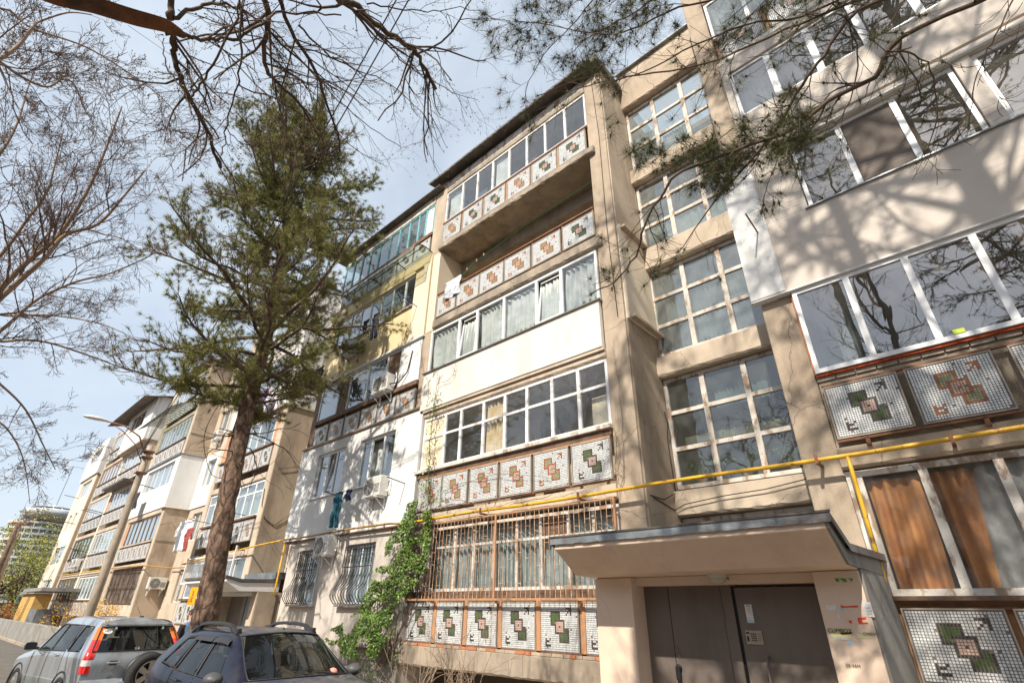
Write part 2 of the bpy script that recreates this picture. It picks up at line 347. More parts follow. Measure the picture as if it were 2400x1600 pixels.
# low concrete walls and planting far left
fw=tag(MB().box(-46,-22.5,1.9,2.15,GZ,GZ+.42).build('low_wall',conc,bevel=.02),'low pale concrete garden wall left of the silver car, with grass at its foot','wall')
fw2=tag(MB().box(-58,-30,5.3,5.5,GZ,GZ+1.0).build('low_wall',greyc,bevel=.02),'long grey retaining wall with red flowers in front, behind the low pale wall','wall')
kb=struct(MB().box(-46,-17.6,1.2,1.42,GZ,GZ+.16).build('kerb_edge',mat('whitewash',(.66,.64,.6),.9,(.5,.48,.44),8),bevel=.02))
struct(grass_patch('grass_verge',-44,-20,1.42,1.9,GZ,3500,.3)) if False else grass_patch('grass',-44,-18,1.42,1.95,GZ,5000,.26)

# ------------------------------------------------------------------ building helpers
def wall(root,name,m,X0,X1,Z0,Z1,Y0,Y1,holes=(),axis='Y'):
    xs=sorted({X0,X1,*[h[0] for h in holes],*[h[1] for h in holes]}); zs=sorted({Z0,Z1,*[h[2] for h in holes],*[h[3] for h in holes]})
    xs=[x for x in xs if X0<=x<=X1]; zs=[z for z in zs if Z0<=z<=Z1]
    def solid(i,j):
        if i<0 or j<0 or i>=len(xs)-1 or j>=len(zs)-1: return False
        cx,cz=(xs[i]+xs[i+1])/2,(zs[j]+zs[j+1])/2
        return not any(h[0]<cx<h[1] and h[2]<cz<h[3] for h in holes)
    mb=MB()
    for i in range(len(xs)-1):
        for j in range(len(zs)-1):
            if not solid(i,j): continue
            a,b,c,d=xs[i],xs[i+1],zs[j],zs[j+1]
            mb.face([(a,Y0,c),(b,Y0,c),(b,Y0,d),(a,Y0,d)]); mb.face([(b,Y1,c),(a,Y1,c),(a,Y1,d),(b,Y1,d)])
            if not solid(i-1,j): mb.face([(a,Y1,c),(a,Y0,c),(a,Y0,d),(a,Y1,d)])
            if not solid(i+1,j): mb.face([(b,Y0,c),(b,Y1,c),(b,Y1,d),(b,Y0,d)])
            if not solid(i,j-1): mb.face([(a,Y1,c),(b,Y1,c),(b,Y0,c),(a,Y0,c)])
            if not solid(i,j+1): mb.face([(a,Y0,d),(b,Y0,d),(b,Y1,d),(a,Y1,d)])
    return mb.build(name,m,root)
def boxp(root,name,m,x0,x1,y0,y1,z0,z1,bevel=0):
    return MB().box(x0,x1,y0,y1,z0,z1).build(name,m,root,bevel=bevel)
def slab(root,m,x0,x1,y0,y1,z0,z1,name='floor_slab',rag=.012,seed=0):
    # slab with a chipped, uneven lower front edge
    rr=random.Random(seed); n=max(2,int((x1-x0)/.12)); P=[]
    for i in range(n+1):
        x=x0+(x1-x0)*i/n; e=rr.uniform(-rag,rag); e2=rr.uniform(-rag*.4,rag*.4)
        P.append([(x,y1,z0),(x,y0+.03+e2,z0+e2),(x,y0+e2*.5,z0+.035+e),(x,y0,z1-.01),(x,y0+.015,z1),(x,y1,z1)])
    mb=MB().grid([r[::-1] for r in P]); mb.face(P[0]); mb.face(P[-1][::-1])
    return mb.build(name,m,root)
def curtain(win,x0,x1,z0,z1,y,m,fold=.09,amp=.03,hem=0,gather=0,seed=0,name='curtain'):
    rr=random.Random(seed); n=max(6,int((x1-x0)/.022)); P=[]; ph=rr.uniform(0,6)
    rows=6
    for i in range(n+1):
        t=i/n; r=[]
        for j in range(rows+1):
            v=j/rows; x=x0+(x1-x0)*t
            if gather: x=x0+(x1-x0)*(t*(1-gather*(1-v))+gather*(1-v)*.2)
            nn=noise.noise(Vector((x*1.9+seed,v*.5,seed*1.7))); yy=y+amp*(1+nn)*math.sin(x*6.283/fold+ph+4.5*nn+1.1*math.sin(x*3+v))+amp*.45*math.sin(x*23+v*2+ph+3*nn)
            zz=z0+(z1-z0)*v
            if j==0 and hem: zz+=abs(math.sin((x-x0)*3.14159/.14))*hem
            r.append((x,yy,zz))
        P.append(r)
    return MB().grid(P).build(name,m,win,smooth=True)
def window(root,x0,x1,z0,z1,Y,splits,m,g,fw=.06,d=.06,mw=None,trans=None,tlist=None,openp=(),cur=None,label=None,skip=(),boards=None,seed=0,paned=.5,rows=None):
    """frame with mullions/transoms, one pane object per opening"""
    mw=mw or fw; mb=MB(); rr=random.Random(seed*7+3)
    mb.box(x0,x0+fw,Y,Y+d,z0,z1); mb.box(x1-fw,x1,Y,Y+d,z0,z1)
    mb.box(x0+fw,x1-fw,Y+.004,Y+d-.002,z0,z0+fw); mb.box(x0+fw,x1-fw,Y+.004,Y+d-.002,z1-fw,z1)
    xs=[x0+fw]; 
    for s in splits: mb.box(s-mw/2,s+mw/2,Y+.002,Y+d-.003,z0+fw,z1-fw); xs+= [s-mw/2,s+mw/2]
    xs.append(x1-fw); bays=[(xs[i],xs[i+1]) for i in range(0,len(xs),2)]
    f=None; cells=[]
    for bi,(a,b) in enumerate(bays):
        zz=[z0+fw]
        tr=rows if rows else ([trans] if trans and (tlist is None or bi in tlist) else [])
        for t in tr: mb.box(a,b,Y+.008,Y+d-.006,t-mw*.4,t+mw*.4); zz+=[t-mw*.4,t+mw*.4]
        zz.append(z1-fw)
        for k in range(0,len(zz),2): cells.append((bi,k//2,a,b,zz[k],zz[k+1]))
    f=mb.build('window',m,root)
    if label: f['label']=label
    for bi,ri,a,b,c,e in cells:
        if (bi in skip) or ((bi,ri) in skip): continue
        mm=g; 
        if boards and ((bi in boards) or ((bi,ri) in boards)): 
            mm=boards.get(bi) or boards.get((bi,ri))
        t=rr.uniform(-.004,.004) if mm is g else 0
        if bi in openp:   # tilted sash
            s=MB(); w_=.035; dy=.15
            def L_(x,z): return (x,Y+d*paned+dy*(z-c)/(e-c),z)
            sash=MB()
            for (p,q,r2,s2) in ((a,a+w_,c,e),(b-w_,b,c,e),(a+w_,b-w_,c,c+w_),(a+w_,b-w_,e-w_,e)):
                for off in (0,):
                    A=[L_(p,r2),L_(q,r2),L_(q,s2),L_(p,s2)]; B=[(x,y-.035,z) for x,y,z in A]
                    sash.face(B); sash.face(A[::-1])
                    for i in range(4): sash.face([A[i],A[(i+1)%4],B[(i+1)%4],B[i]])
            sash.build('sash',m,f)
            P=[L_(a+w_,c+w_),L_(b-w_,c+w_),L_(b-w_,e-w_),L_(a+w_,e-w_)]
            pn=MB(); pn.face(P); pn.build('pane',mm,f); continue
        pn=MB(); y=Y+d*paned
        pn.face([(a,y+t,c),(b,y-t,c),(b,y-t*.5,e),(a,y+t*.7,e)])
        pn.build('pane' if mm is g else 'panel_board',mm,f)
    if cur:
        for q in cur: curtain(f,*q[:2],*q[2:4],Y+q[4],q[5],seed=len(cells)+seed,**(q[6] if len(q)>6 else {}))
    return f
# mosaic panels --------------------------------------------------------------
PW,PH=.85,.745
def tile_mesh(kind):
    NC,NR=27,23; sx,sz=PW/NC,PH/NR; k='k' if kind=='k' else 'r'
    G=[['w']*NC for _ in range(NR)]
    def sq(c0,r0,n,fill,edge):
        for r in range(n):
            for c in range(n): G[r0+r][c0+c]=edge if r in(0,n-1) or c in(0,n-1) else fill
    gr='g' if kind=='k' else 'l'
    sq(8,4,7,gr,k); sq(14,12,7,gr,k); sq(11,8,7,'p',k); G[11][14]=k
    for c,r in ((19,2),(20,2),(21,2),(22,2),(22,3),(22,4),(22,5),(20,4),(19,5),(21,3)): G[r][c]=k
    for c,r in ((4,17),(4,18),(4,19),(4,20),(5,20),(6,20),(7,20),(6,18),(7,17),(5,18)): G[r][c]=k
    idx={'w':0,'k':1,'r':2,'g':3,'l':4,'p':5}; rr=random.Random(5 if kind=='k' else 9)
    mb=MB(); gp=.0032
    for r in range(NR):
        for c in range(NC):
            if rr.random()<.010: continue
            x0=c*sx+gp+rr.uniform(0,.0012); x1=(c+1)*sx-gp+rr.uniform(-.0012,0); z1=PH-r*sz-gp; z0=PH-(r+1)*sz+gp; h=.006+rr.uniform(-.0008,.0008); tl=rr.uniform(-.0006,.0006); m=idx[G[r][c]]
            b=len(mb.v); mb.v+=[(x0,0,z0),(x1,0,z0),(x1,0,z1),(x0,0,z1),(x0+.001,-h+tl,z0+.001),(x1-.001,-h-tl,z0+.001),(x1-.001,-h-tl,z1-.001),(x0+.001,-h+tl,z1-.001)]
            for q in ((4,5,6,7),(0,1,5,4),(1,2,6,5),(2,3,7,6),(3,0,4,7)): mb.f.append(tuple(b+i for i in q)); mb.m.append(m)
    o=mb.build('mosaic_tiles',[t_w,t_k,t_r,t_g,t_gl,t_p]); me=o.data; bpy.data.objects.remove(o); return me
TILES={k:tile_mesh(k) for k in 'kr'}
def panel(root,x,z,kind='k',w=PW,h=PH,Y=7.93,tilt=0,label=None):
    mb=MB(); mb.box(x-.012,x+w+.012,Y,Y+.05,z-.012,z+h+.012); p=mb.build('mosaic_panel',[grout if kind else greyc],root)
    fr=MB()
    for q in ((x-.028,x-.012,z-.028,z+h+.028),(x+w+.012,x+w+.028,z-.028,z+h+.028)): fr.box(q[0],q[1],Y-.012,Y+.05,q[2],q[3])
    for q in ((z-.028,z-.012),(z+h+.012,z+h+.028)): fr.box(x-.012,x+w+.012,Y-.010,Y+.048,q[0],q[1])
    fr.build('panel_frame',panel_edge,p)
    if kind:
        t=bpy.data.objects.new('mosaic_tiles',TILES[kind]); COL.objects.link(t); t.parent=p; t.location=(x,Y,z); t.scale=(w/PW,1,h/PH); t['kind']='stuff'
    if label: p['label']=label
    return p
def rail(root,x0,x1,z,Y=7.9,h=.035,m=None,d=.05): return boxp(root,'rail',m or rust,x0,x1,Y,Y+d,z,z+h)
def posts(root,xs,z0,z1,m,w=.05,Y=7.97,d=.05,name='post'):
    for x in xs: boxp(root,name,m,x-w/2,x+w/2,Y,Y+d,z0,z1)
# ================================================================== NEAR APARTMENT BLOCK
B=empty('apartment_building',(-6,9,GZ),'five-storey apartment block with stair tower, mosaic balcony panels and the pink entrance, nearest the camera','building',world=True)
# core volumes behind the loggias
boxp(B,'inner_wall',inner,-17.4,-4.40,9.45,18,GZ,15.25)
boxp(B,'inner_wall',inner,-1.60,6,9.45,18,GZ,15.25)
boxp(B,'stairwell_wall',inner_dark,-4.40,-1.6,11.6,18,GZ,15.25)
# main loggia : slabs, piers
PB=[-10.53,-9.57,-8.60,-7.63,-6.67,-5.70]
boxp(B,'pier',beige,-4.77,-4.262,7.98,9.4,GZ,15.0,.015)
boxp(B,'side_wall',rough_c,-4.258,-4.22,8.02,9.44,GZ,6.93)
boxp(B,'side_wall',cream,-4.258,-4.17,8.03,9.43,6.93,9.42,.01)
boxp(B,'side_wall',beige2,-4.258,-4.23,8.02,9.44,9.42,15.2)
boxp(B,'ledge',beige,-4.166,-4.05,8.04,9.3,9.30,9.36); boxp(B,'ledge',beige,-4.166,-4.05,8.04,9.3,6.93,6.99)
slab(B,conc,-10.60,-4.30,7.90,9.3,.56,.93,'base_beam',seed=1)
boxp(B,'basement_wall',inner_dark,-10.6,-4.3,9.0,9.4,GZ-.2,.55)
slab(B,beige2,-10.60,-4.772,7.94,9.44,3.40,3.66,seed=2)
slab(B,beige2,-10.60,-4.772,7.95,9.44,6.20,6.34,seed=3)
slab(B,conc,-10.60,-4.60,7.90,9.44,9.02,9.30,seed=4,rag=.02)
slab(B,conc,-10.68,-4.58,7.86,9.44,11.99,12.19,seed=5,rag=.03)
boxp(B,'pier',beige2,-11.22,-10.62,7.97,9.44,12.0,15.2,.01)
boxp(B,'side_wall',cream,-11.0,-10.64,7.96,9.44,9.02,11.99,.01)
boxp(B,'pier',beige,-11.05,-10.62,7.96,9.4,6.54,9.02,.02)
boxp(B,'side_wall',cold_white,-10.76,-10.62,7.90,9.44,3.45,6.54)
boxp(B,'side_wall',white_ins,-10.76,-10.62,7.92,9.44,GZ,3.45)
# brick course under the ground-floor panels
X=-10.55; k=0; br=None
while X<-5.35:
    L_=R_.choice([.25,.25,.13,.22]); mm=brick if R_.random()<.62 else beige
    boxp(B,'brick',mm,X,X+L_-.012,7.905+R_.uniform(-.008,.012),8.1,.935,.985,.004); X+=L_
# ---- ground floor: panels in orange timber, barred window
for i,x in enumerate([-10.40]+[p+.12 for p in PB[1:]]):
    panel(B,x-.02,1.02,'k',w=.83,h=.73,Y=7.95)
for x in (-9.49,-8.52,-7.55,-6.59,-5.62): boxp(B,'timber_post',orangewood,x-.05,x+.05,7.93,8.02,.985,1.80)
boxp(B,'rail',rust,-10.6,-4.77,7.93,7.99,.985,1.01); boxp(B,'timber_sill',brownwood,-10.6,-4.77,7.95,8.1,1.80,1.97)
f=window(B,-9.95,-4.79,1.97,3.32,8.02,[-9.09,-8.47,-7.87,-7.22,-6.6,-5.92,-5.35],oldwood,glass,fw=.06,mw=.06,trans=2.88,
   boards={(5,1):brownwood},cur=[(-9.9,-4.85,2.0,3.25,.18,curt_t,dict(fold=.16,amp=.035))],label='wide old wooden window behind rusty bars')
boxp(B,'back_board',oldwood,-10.6,-9.95,8.03,8.07,1.97,3.32)
g=MB(); y=7.78
for i in range(44):
    x=-9.8+i*.1165
    if x>-4.74: break
    n=5; pts=[(x+R_.uniform(-.006,.006),y+R_.uniform(-.004,.004),1.83+(3.36-1.83)*t/n) for t in range(n+1)]
    g.tube(pts,.0065,4)
    if i%2==0:
        for zz in ((2.08,2.36,2.62,2.98,3.2) if i%4==0 else (2.02,2.5,2.75,3.08,3.27)): g.tube([(x,y,zz),(x+.1165,y,zz+R_.uniform(-.01,.01))],.006,4)
gr=g.build('security_grille',rustw,B); gr['label']='rusty white window bars over the ground-floor loggia'
g=MB(); g.box(-10.56,-4.79,y-.015,y+.02,1.79,1.83); g.box(-9.85,-4.72,y-.01,y+.01,3.36,3.385); g.box(-7.6,-7.56,y-.02,y+.005,1.83,3.38); g.box(-4.76,-4.72,y-.02,y+.02,2.75,3.4)
for x in (-9.5,-7.58,-5.62): g.box(x-.02,x+.02,y,8.0,1.74,1.785)
g.build('grille_rail',orangewood,B)
# ---- second floor: old white window, panels
for x,k_ in zip(PB,'rrrrrk'): panel(B,x+.02 if x>-10.5 else x+.06,3.77,k_,w=.84,h=.72,Y=7.93)
boxp(B,'rail',orangewood,-10.45,-4.8,7.92,7.95,4.52,4.55); rail(B,-10.6,-4.77,3.715,7.94)
boxp(B,'timber_sill',oldwood,-10.68,-4.74,7.86,8.02,4.68,4.76,.008); boxp(B,'timber_sill',brownwood,-10.62,-4.77,7.93,8.02,4.56,4.675)
window(B,-10.58,-4.77,4.77,6.17,7.98,[-9.72,-9.12,-8.31,-7.6,-6.92,-6.2,-5.5],oldwhite,glass,fw=.06,mw=.075,trans=5.62,
   boards={0:boardm},cur=[(-8.28,-7.66,4.8,6.1,.12,curt_y,dict(fold=.13))],label='old white wooden loggia window with transoms and a yellow curtain')
boxp(B,'notice_board',boardm,-5.33,-4.88,8.2,8.215,4.86,5.5)
boxp(B,'cupboard',brownwood,-7.5,-6.95,9.1,9.4,4.3,5.7); boxp(B,'cupboard',orangewood,-7.55,-7.42,9.05,9.4,4.3,5.75)
# ---- third floor: insulated parapet, new white window, lace curtains
wall(B,'parapet_wall',white_ins,-10.74,-4.79,6.42,7.53,7.88,8.0)
boxp(B,'ledge',beige2,-10.72,-4.77,7.90,8.0,6.345,6.415)
boxp(B,'window_sill',greyc,-10.76,-4.74,7.83,8.0,7.535,7.56)
f=window(B,-10.62,-4.78,7.565,8.92,7.92,[-9.38,-8.66,-7.66,-6.56,-5.80],pvc,glass,fw=.055,mw=.075,openp=(1,4),
   cur=[(-10.55,-9.45,7.66,8.85,.14,curt_w,dict(fold=.14,hem=.09)),(-9.36,-8.72,7.66,8.7,.14,curt_w,dict(fold=.12,hem=.06)),(-8.62,-6.6,7.66,8.85,.14,curt_w,dict(fold=.15,hem=.10)),(-6.5,-5.86,7.66,8.75,.14,curt_w,dict(fold=.12,hem=.06)),(-5.74,-4.86,7.66,8.85,.14,curt_w,dict(fold=.15,hem=.12))],label='white plastic window with lace curtains, two sashes tilted open')
# ---- fourth floor: open loggia
for x,k_ in zip([-10.46,-9.55,-8.60,-7.64,-6.66,-5.67],'rrrrrk'): panel(B,x+.02,9.37,k_,w=.87 if x>-10 else .80,h=.68,Y=7.90)
rail(B,-10.55,-4.77,10.21,7.93,.04); rail(B,-10.55,-4.77,9.325,7.92,.03)
posts(B,[-10.52,-9.58,-8.62,-7.66,-6.69,-5.71,-4.8],9.32,10.21,rust,.03,7.95,.03)
boxp(B,'balcony_lining',orangewood,-10.4,-4.8,8.02,8.04,9.4,9.95)
boxp(B,'ceiling_beam',conc,-10.6,-4.8,8.9,9.44,11.55,11.985)
boxp(B,'inner_panel',yellow,-10.62,-9.0,9.40,9.445,9.3,11.5)
wi=window(B,-8.5,-6.6,10.0,11.4,9.38,[-7.9,-7.2],oldwood,glass_far,fw=.06)
# ---- fifth floor
for x,k_ in zip([-10.56,-9.57,-8.60,-7.62,-6.66,-5.70],'rkkrkk'): panel(B,x+.03,12.26,k_,w=.84,h=.72,Y=7.90)
rail(B,-10.6,-4.75,13.07,7.90,.05,rust,.1); rail(B,-10.6,-4.75,12.205,7.90,.03)
posts(B,[-9.62,-8.65,-7.68,-6.71,-5.74],12.2,13.08,orangewood,.05,7.93,.04)
window(B,-10.6,-4.77,13.20,14.52,7.97,[-9.78,-9.06,-8.36,-7.64,-6.92,-6.21,-5.49],oldwhite,glass,fw=.05,mw=.07,boards=None,
   cur=[(-10.55,-9.82,13.3,14.5,.15,curt_w,dict(fold=.5,amp=.004)),(-9.5,-9.1,13.3,14.2,.5,curt_w,dict(amp=.01)),(-9.0,-8.5,13.3,14.0,.5,curt_w,dict(amp=.01)),(-8.3,-7.7,13.3,14.5,.12,curt_w,dict(fold=.5,amp=.004)),(-7.5,-7.0,13.3,14.3,.6,curt_o,dict(amp=.01)),(-6.3,-5.6,13.3,14.5,.9,curt_g,dict(amp=.01))],label='row of narrow white sashes on the top floor')
boxp(B,'rail',brownwood,-10.6,-4.77,7.95,8.0,13.13,13.19)
slab(B,conc,-10.62,-4.77,7.96,9.4,14.56,14.78,'lintel',seed=6); boxp(B,'lintel',oldwood,-10.62,-4.78,7.98,8.3,14.79,15.12)
# tin roof with lapped sheets
x=-11.35
while x<-4.35:
    L_=min(1.22,-4.30-x)
    if L_<.2: break
    mb=MB(); z0=15.22+R_.uniform(-.015,.015); dz=R_.uniform(-.02,.02)
    P=[]
    for i in range(13):
        xx=x+L_*i/12; P.append([(xx,7.62+.01*math.sin(i*3),z0-.03+dz*i/12+.008*math.sin(i*2.1)),(xx,7.62,z0+.05+dz*i/12),(xx,10.5,z0+.55)])
    mb.grid([r[::-1] for r in P]); P2=[[(a,b,c-.03) for a,b,c in r[1:]] for r in P]; mb.grid(P2)
    mb.build('roof_sheet',roofm,B); x+=L_-.06
boxp(B,'roof_edge',roofm,-4.3,-4.12,7.66,9.0,15.1,15.3)
# ---- stair bay
SB=[(15.62,14.40),(11.95,11.47),(9.27,8.68),(6.40,5.95),(3.62,3.17)]
for i,(a,b) in enumerate(SB): slab(B,beige2 if i else beige,-4.25,-1.60,9.06,9.44,b,a,'spandrel_beam',rag=.015,seed=20+i)
rowsets=[(14.35,12.06),(11.45,9.33),(8.66,6.46),(5.93,3.68),(3.15,1.9)]
for i,(zt,zb) in enumerate(rowsets):
    h=(zt-zb); rr=[zb+h*.34,zb+h*.67] if i<4 else None
    gm=glass_t if i in(0,1,2) else glass_s
    cu=None
    if i==0: cu=[(-4.1,-3.5,12.6,13.3,.12,curt_w,dict(amp=.01)),(-3.3,-2.6,12.2,12.8,.12,curt_w,dict(amp=.02))]
    if i==1: cu=[(-4.1,-1.9,9.4,10.05,.10,curt_w,dict(fold=.2,amp=.02,hem=.04))]
    if i==3: cu=[(-3.3,-2.3,5.2,5.9,.3,curt_g,dict(amp=.02))]
    if i==2: cu=[(-4.1,-2.0,6.5,8.6,.5,curt_g,dict(amp=.03))]
    window(B,-4.21,-1.70,zb,zt,9.24,[-3.40,-2.585],oldwood,gm,fw=.07,mw=.10,d=.08,rows=rr,cur=cu,label='stairwell window, grid of small old panes',seed=i)
    for j in range(2): boxp(B,'stair_slab',inner,-4.2,-1.7,9.9,11.6,zb+h*.5*j-.1,zb+h*.5*j+.05)
boxp(B,'parapet',beige2,-4.25,-1.3,9.1,9.44,15.63,15.95); boxp(B,'roof_edge',tin,-4.25,-1.3,9.0,9.5,15.95,16.0)
# ---- right-hand section
boxp(B,'pier',beige,-1.745,-1.27,7.99,9.44,GZ,6.18,.02); boxp(B,'pier',beige,-1.745,-1.33,7.99,9.44,9.27,16.4,.02)
boxp(B,'ledge',tin,-1.80,-1.28,7.86,8.02,9.225,9.26)
boxp(B,'basement_wall',conc,-1.27,5,7.98,8.2,GZ,1.0)
for x in (-1.10,-.12,.86,1.84): panel(B,x+.02,1.0 if x<2 else 1.0,'k',w=.86,h=.68,Y=7.93)
boxp(B,'timber_apron',orangewood,-1.15,4,8.0,8.04,.98,1.80); boxp(B,'timber_sill',brownwood,-1.22,4,7.86,8.02,1.78,1.83,.006)
rail(B,-1.1,4,1.70,7.94,.025)
window(B,-1.16,4,1.83,3.31,7.97,[-.44,.27,.98,1.69,2.4],oldwood,glass,fw=.075,mw=.095,cur=[(-1.08,-.46,1.9,3.18,.12,curt_o,dict(fold=.13,amp=.045,gather=.18)),(-.40,.02,1.9,3.2,.14,curt_o,dict(fold=.17,amp=.04,gather=.5)),(-.25,.9,1.9,3.2,.16,lace,dict(fold=.16,amp=.03)),(.5,3.0,1.9,3.2,.4,curt_g,dict(fold=.2))],label='old window with orange curtain and grey lace')
boxp(B,'corner_trim',oldwood,-1.26,-1.165,7.95,8.02,1.83,3.31)
slab(B,beige,-1.268,4,7.93,9.44,3.35,3.64,seed=31); 
boxp(B,'joint_band',conc,-1.26,4,7.97,8.05,3.64,3.72)
for x,k_ in ((-1.18,'k'),(-.22,'r'),(.81,'k'),(1.8,'r')): panel(B,x,3.76,k_,w=.82,h=.70,Y=7.88)
boxp(B,'parapet_wall',conc,-1.26,4,8.0,8.1,3.72,4.62); rail(B,-1.22,4,3.69,7.88,.03); rail(B,-1.22,4,4.50,7.89,.03)
for x in (-.9,.3,1.4): boxp(B,'bracket',rust,x,x+.05,7.88,8.0,3.6,3.70)
x=-1.26
while x<3.5: boxp(B,'brick',conc,x,x+.235,7.97,8.08,4.625,4.70,.004); x+=.25
boxp(B,'foam_line',mat('red_foam',(.45,.08,.02),.9,(.3,.05,.02),20,bump=.8,bscale=60),-1.25,4,7.93,7.97,4.69,4.73); boxp(B,'brick_edge',brick,-1.268,-1.245,7.94,8.0,4.73,6.18)
window(B,-1.24,4,4.735,6.17,7.90,[-.50,.235,.98,1.72,2.45],pvc,glass_m,fw=.065,mw=.085,d=.07,seed=2,label='wide white plastic window mirroring the trees',cur=[(-.9,-.55,4.8,5.7,.5,curt_w,{}),(.3,.9,4.8,6.1,.8,curt_g,{})])
boxp(B,'sticker',mat('lime_sticker',(.5,.6,.05),.6),.38,.50,7.895,7.899,4.80,4.86)
wall(B,'insulated_wall',greige,-1.83,5,6.20,9.20,7.87,7.985,[(-.64,1.70,7.58,9.03),(1.90,3.6,7.58,9.03)])
boxp(B,'corner_strip',cold_white,-1.84,-1.30,7.855,7.869,6.22,9.18); boxp(B,'drip_edge',cold_white,-1.84,5,7.85,7.98,6.175,6.197)
boxp(B,'ledge',cold_white,-.66,4,7.80,7.868,9.04,9.075)
window(B,-.62,1.68,7.585,9.02,7.93,[.13,.905],pvc,glass_m,fw=.06,mw=.085,seed=3,label='white plastic window with an insect screen in its middle bay',boards={1:inner_dark})
window(B,1.91,3.6,7.585,9.02,7.93,[2.7],pvc,glass_m,fw=.06,mw=.085,seed=4)
boxp(B,'window_sill',tin,-.68,3.62,7.83,7.93,7.555,7.578)
wall(B,'insulated_wall',greige,-1.325,5,9.27,12.0,7.88,7.985,[(-1.20,4.0,10.33,11.70)])
window(B,-1.19,3.98,10.34,11.69,7.92,[-.46,.27,1.0,1.75,2.5],pvc,glass_m,fw=.06,mw=.12,seed=5,cur=[(-1.1,-.4,10.4,11.6,.3,curt_w,{})])
slab(B,white_ins,-1.33,4,7.86,9.44,12.01,12.18,seed=33)
for x in (-1.17,-.17,.83,1.8): panel(B,x,12.23,'k',w=.84,h=.72,Y=7.88)
posts(B,[-1.24,-.25,.74],12.2,13.0,orangewood,.07,7.94,.04); rail(B,-1.3,4,12.99,7.9,.05,brownwood,.1)
window(B,-1.29,4,13.06,14.45,7.95,[-.5,.25,1.0,1.75],oldwhite,glass_t,fw=.06,mw=.08,cur=[(-1.2,1,13.1,14.4,.2,curt_w,{})])
slab(B,beige,-1.30,4,7.95,9.44,14.5,15.6,'lintel',seed=34)
# ---- white/yellow flats section on the left
wall(B,'front_wall',greige,-16.92,-10.765,GZ,3.47,7.98,8.3,[(-16.22,-14.93,1.70,3.18),(-13.50,-12.15,1.70,3.18)])
boxp(B,'base_wall',greyc,-13.0,-10.6,7.90,7.975,GZ,.78); boxp(B,'ledge',brownwood,-13.0,-10.5,7.86,7.975,.78,.81)
wall(B,'front_wall',cold_white,-17.48,-10.765,3.50,6.50,7.93,8.25,[(-16.2,-14.47,4.74,6.18),(-13.62,-11.83,4.74,6.18)])
boxp(B,'drip_edge',brownwood,-17.5,-10.75,7.90,8.2,3.465,3.497)
for (a,b,sp,op) in ((-16.2,-14.47,[-15.6,-15.08],(1,)),(-13.62,-11.83,[-13.1,-12.45],())):
    window(B,a,b,4.75,6.17,8.0,sp,pvc,glass_m,fw=.06,mw=.07,seed=int(a),openp=op,skip=() if op else (1,),cur=[(a+.1,b-.1,4.8,6.1,.25,curt_g if op else curt_w,dict(fold=.3,amp=.02))] if 1 else None)
    boxp(B,'window_sill',pvc,a-.08,b+.05,7.86,8.0,4.70,4.735)
for a,b in ((-16.22,-14.93),(-13.5,-12.15)):
    window(B,a,b,1.71,3.17,8.10,[(a+b)/2-.1,(a+b)/2+.35],pvc,glass_far,fw=.05,mw=.06,seed=int(a*3),cur=[(a+.1,b-.1,1.8,3.1,.2,curt_w,dict(fold=.2))])
    boxp(B,'window_sill',oldwood,a-.06,b+.08,7.84,7.98,1.655,1.695)
    g=MB(); n=10
    for i in range(n+1):
        x=a+(b-a)*i/n; pts=[]
        for t in range(15):
            v=t/14; z=1.72+(3.14-1.72)*v; bul=.26*math.exp(-((v-.16)/.17)**2) if v<.55 else 0
            wv=.03*math.sin(v*26) if .2<v<.65 else 0
            pts.append((x+wv,7.93-bul-.02,z))
        g.tube(pts,.011,4)
    for v in (0,.62,.98):
        z=1.72+1.42*v; bul=.26*math.exp(-((v-.16)/.17)**2) if v<.55 else 0
        g.box(a,b,7.90-bul,7.925-bul,z-.01,z+.012)
    for i in range(n):
        for zz in (2.75,3.0): g.tube([(a+(b-a)*(i+.5)/n+.04*math.cos(q),7.915,zz+.05*math.sin(q)) for q in np.linspace(0,6.28,9)],.006,3)
    gg=g.build('security_grille',blackm,B); gg['label']='black wrought bars with a bulging lower half'
# third floor band
slab(B,conc,-17.42,-10.77,7.86,9.44,6.52,6.585,'ledge',seed=41)
for i,x in enumerate([-16.85,-15.87,-14.90,-13.92,-12.97,-12.02]): panel(B,x+.03,6.61,'k' if i in(0,) else 'r',w=.84,h=.62,Y=7.94)
posts(B,[-16.95,-15.93,-14.95,-13.97,-13.02,-12.07],6.6,7.35,brownwood,.1,7.95,.06,'timber_post')
boxp(B,'corner_post',brownwood,-17.35,-17.0,7.98,9.4,6.59,8.93); boxp(B,'timber_sill',brownwood,-17.0,-11.05,7.88,8.05,7.36,7.50,.006)
window(B,-16.98,-12.1,7.51,8.90,7.97,[-15.72,-15.05,-13.92,-12.85],pvc,glass_m,fw=.045,mw=.06,boards={1:brownwood,4:brownwood},cur=[(-16.9,-15.8,7.6,8.8,.1,curt_w,{}),(-15,-13.95,7.6,8.8,.15,curt_w,{}),(-13.9,-12.9,7.6,8.8,.15,curt_w,{})],label='third-floor window with dark brown boards between white sashes')
boxp(B,'white_board',cold_white,-12.1,-11.08,7.95,8.02,7.51,8.93)
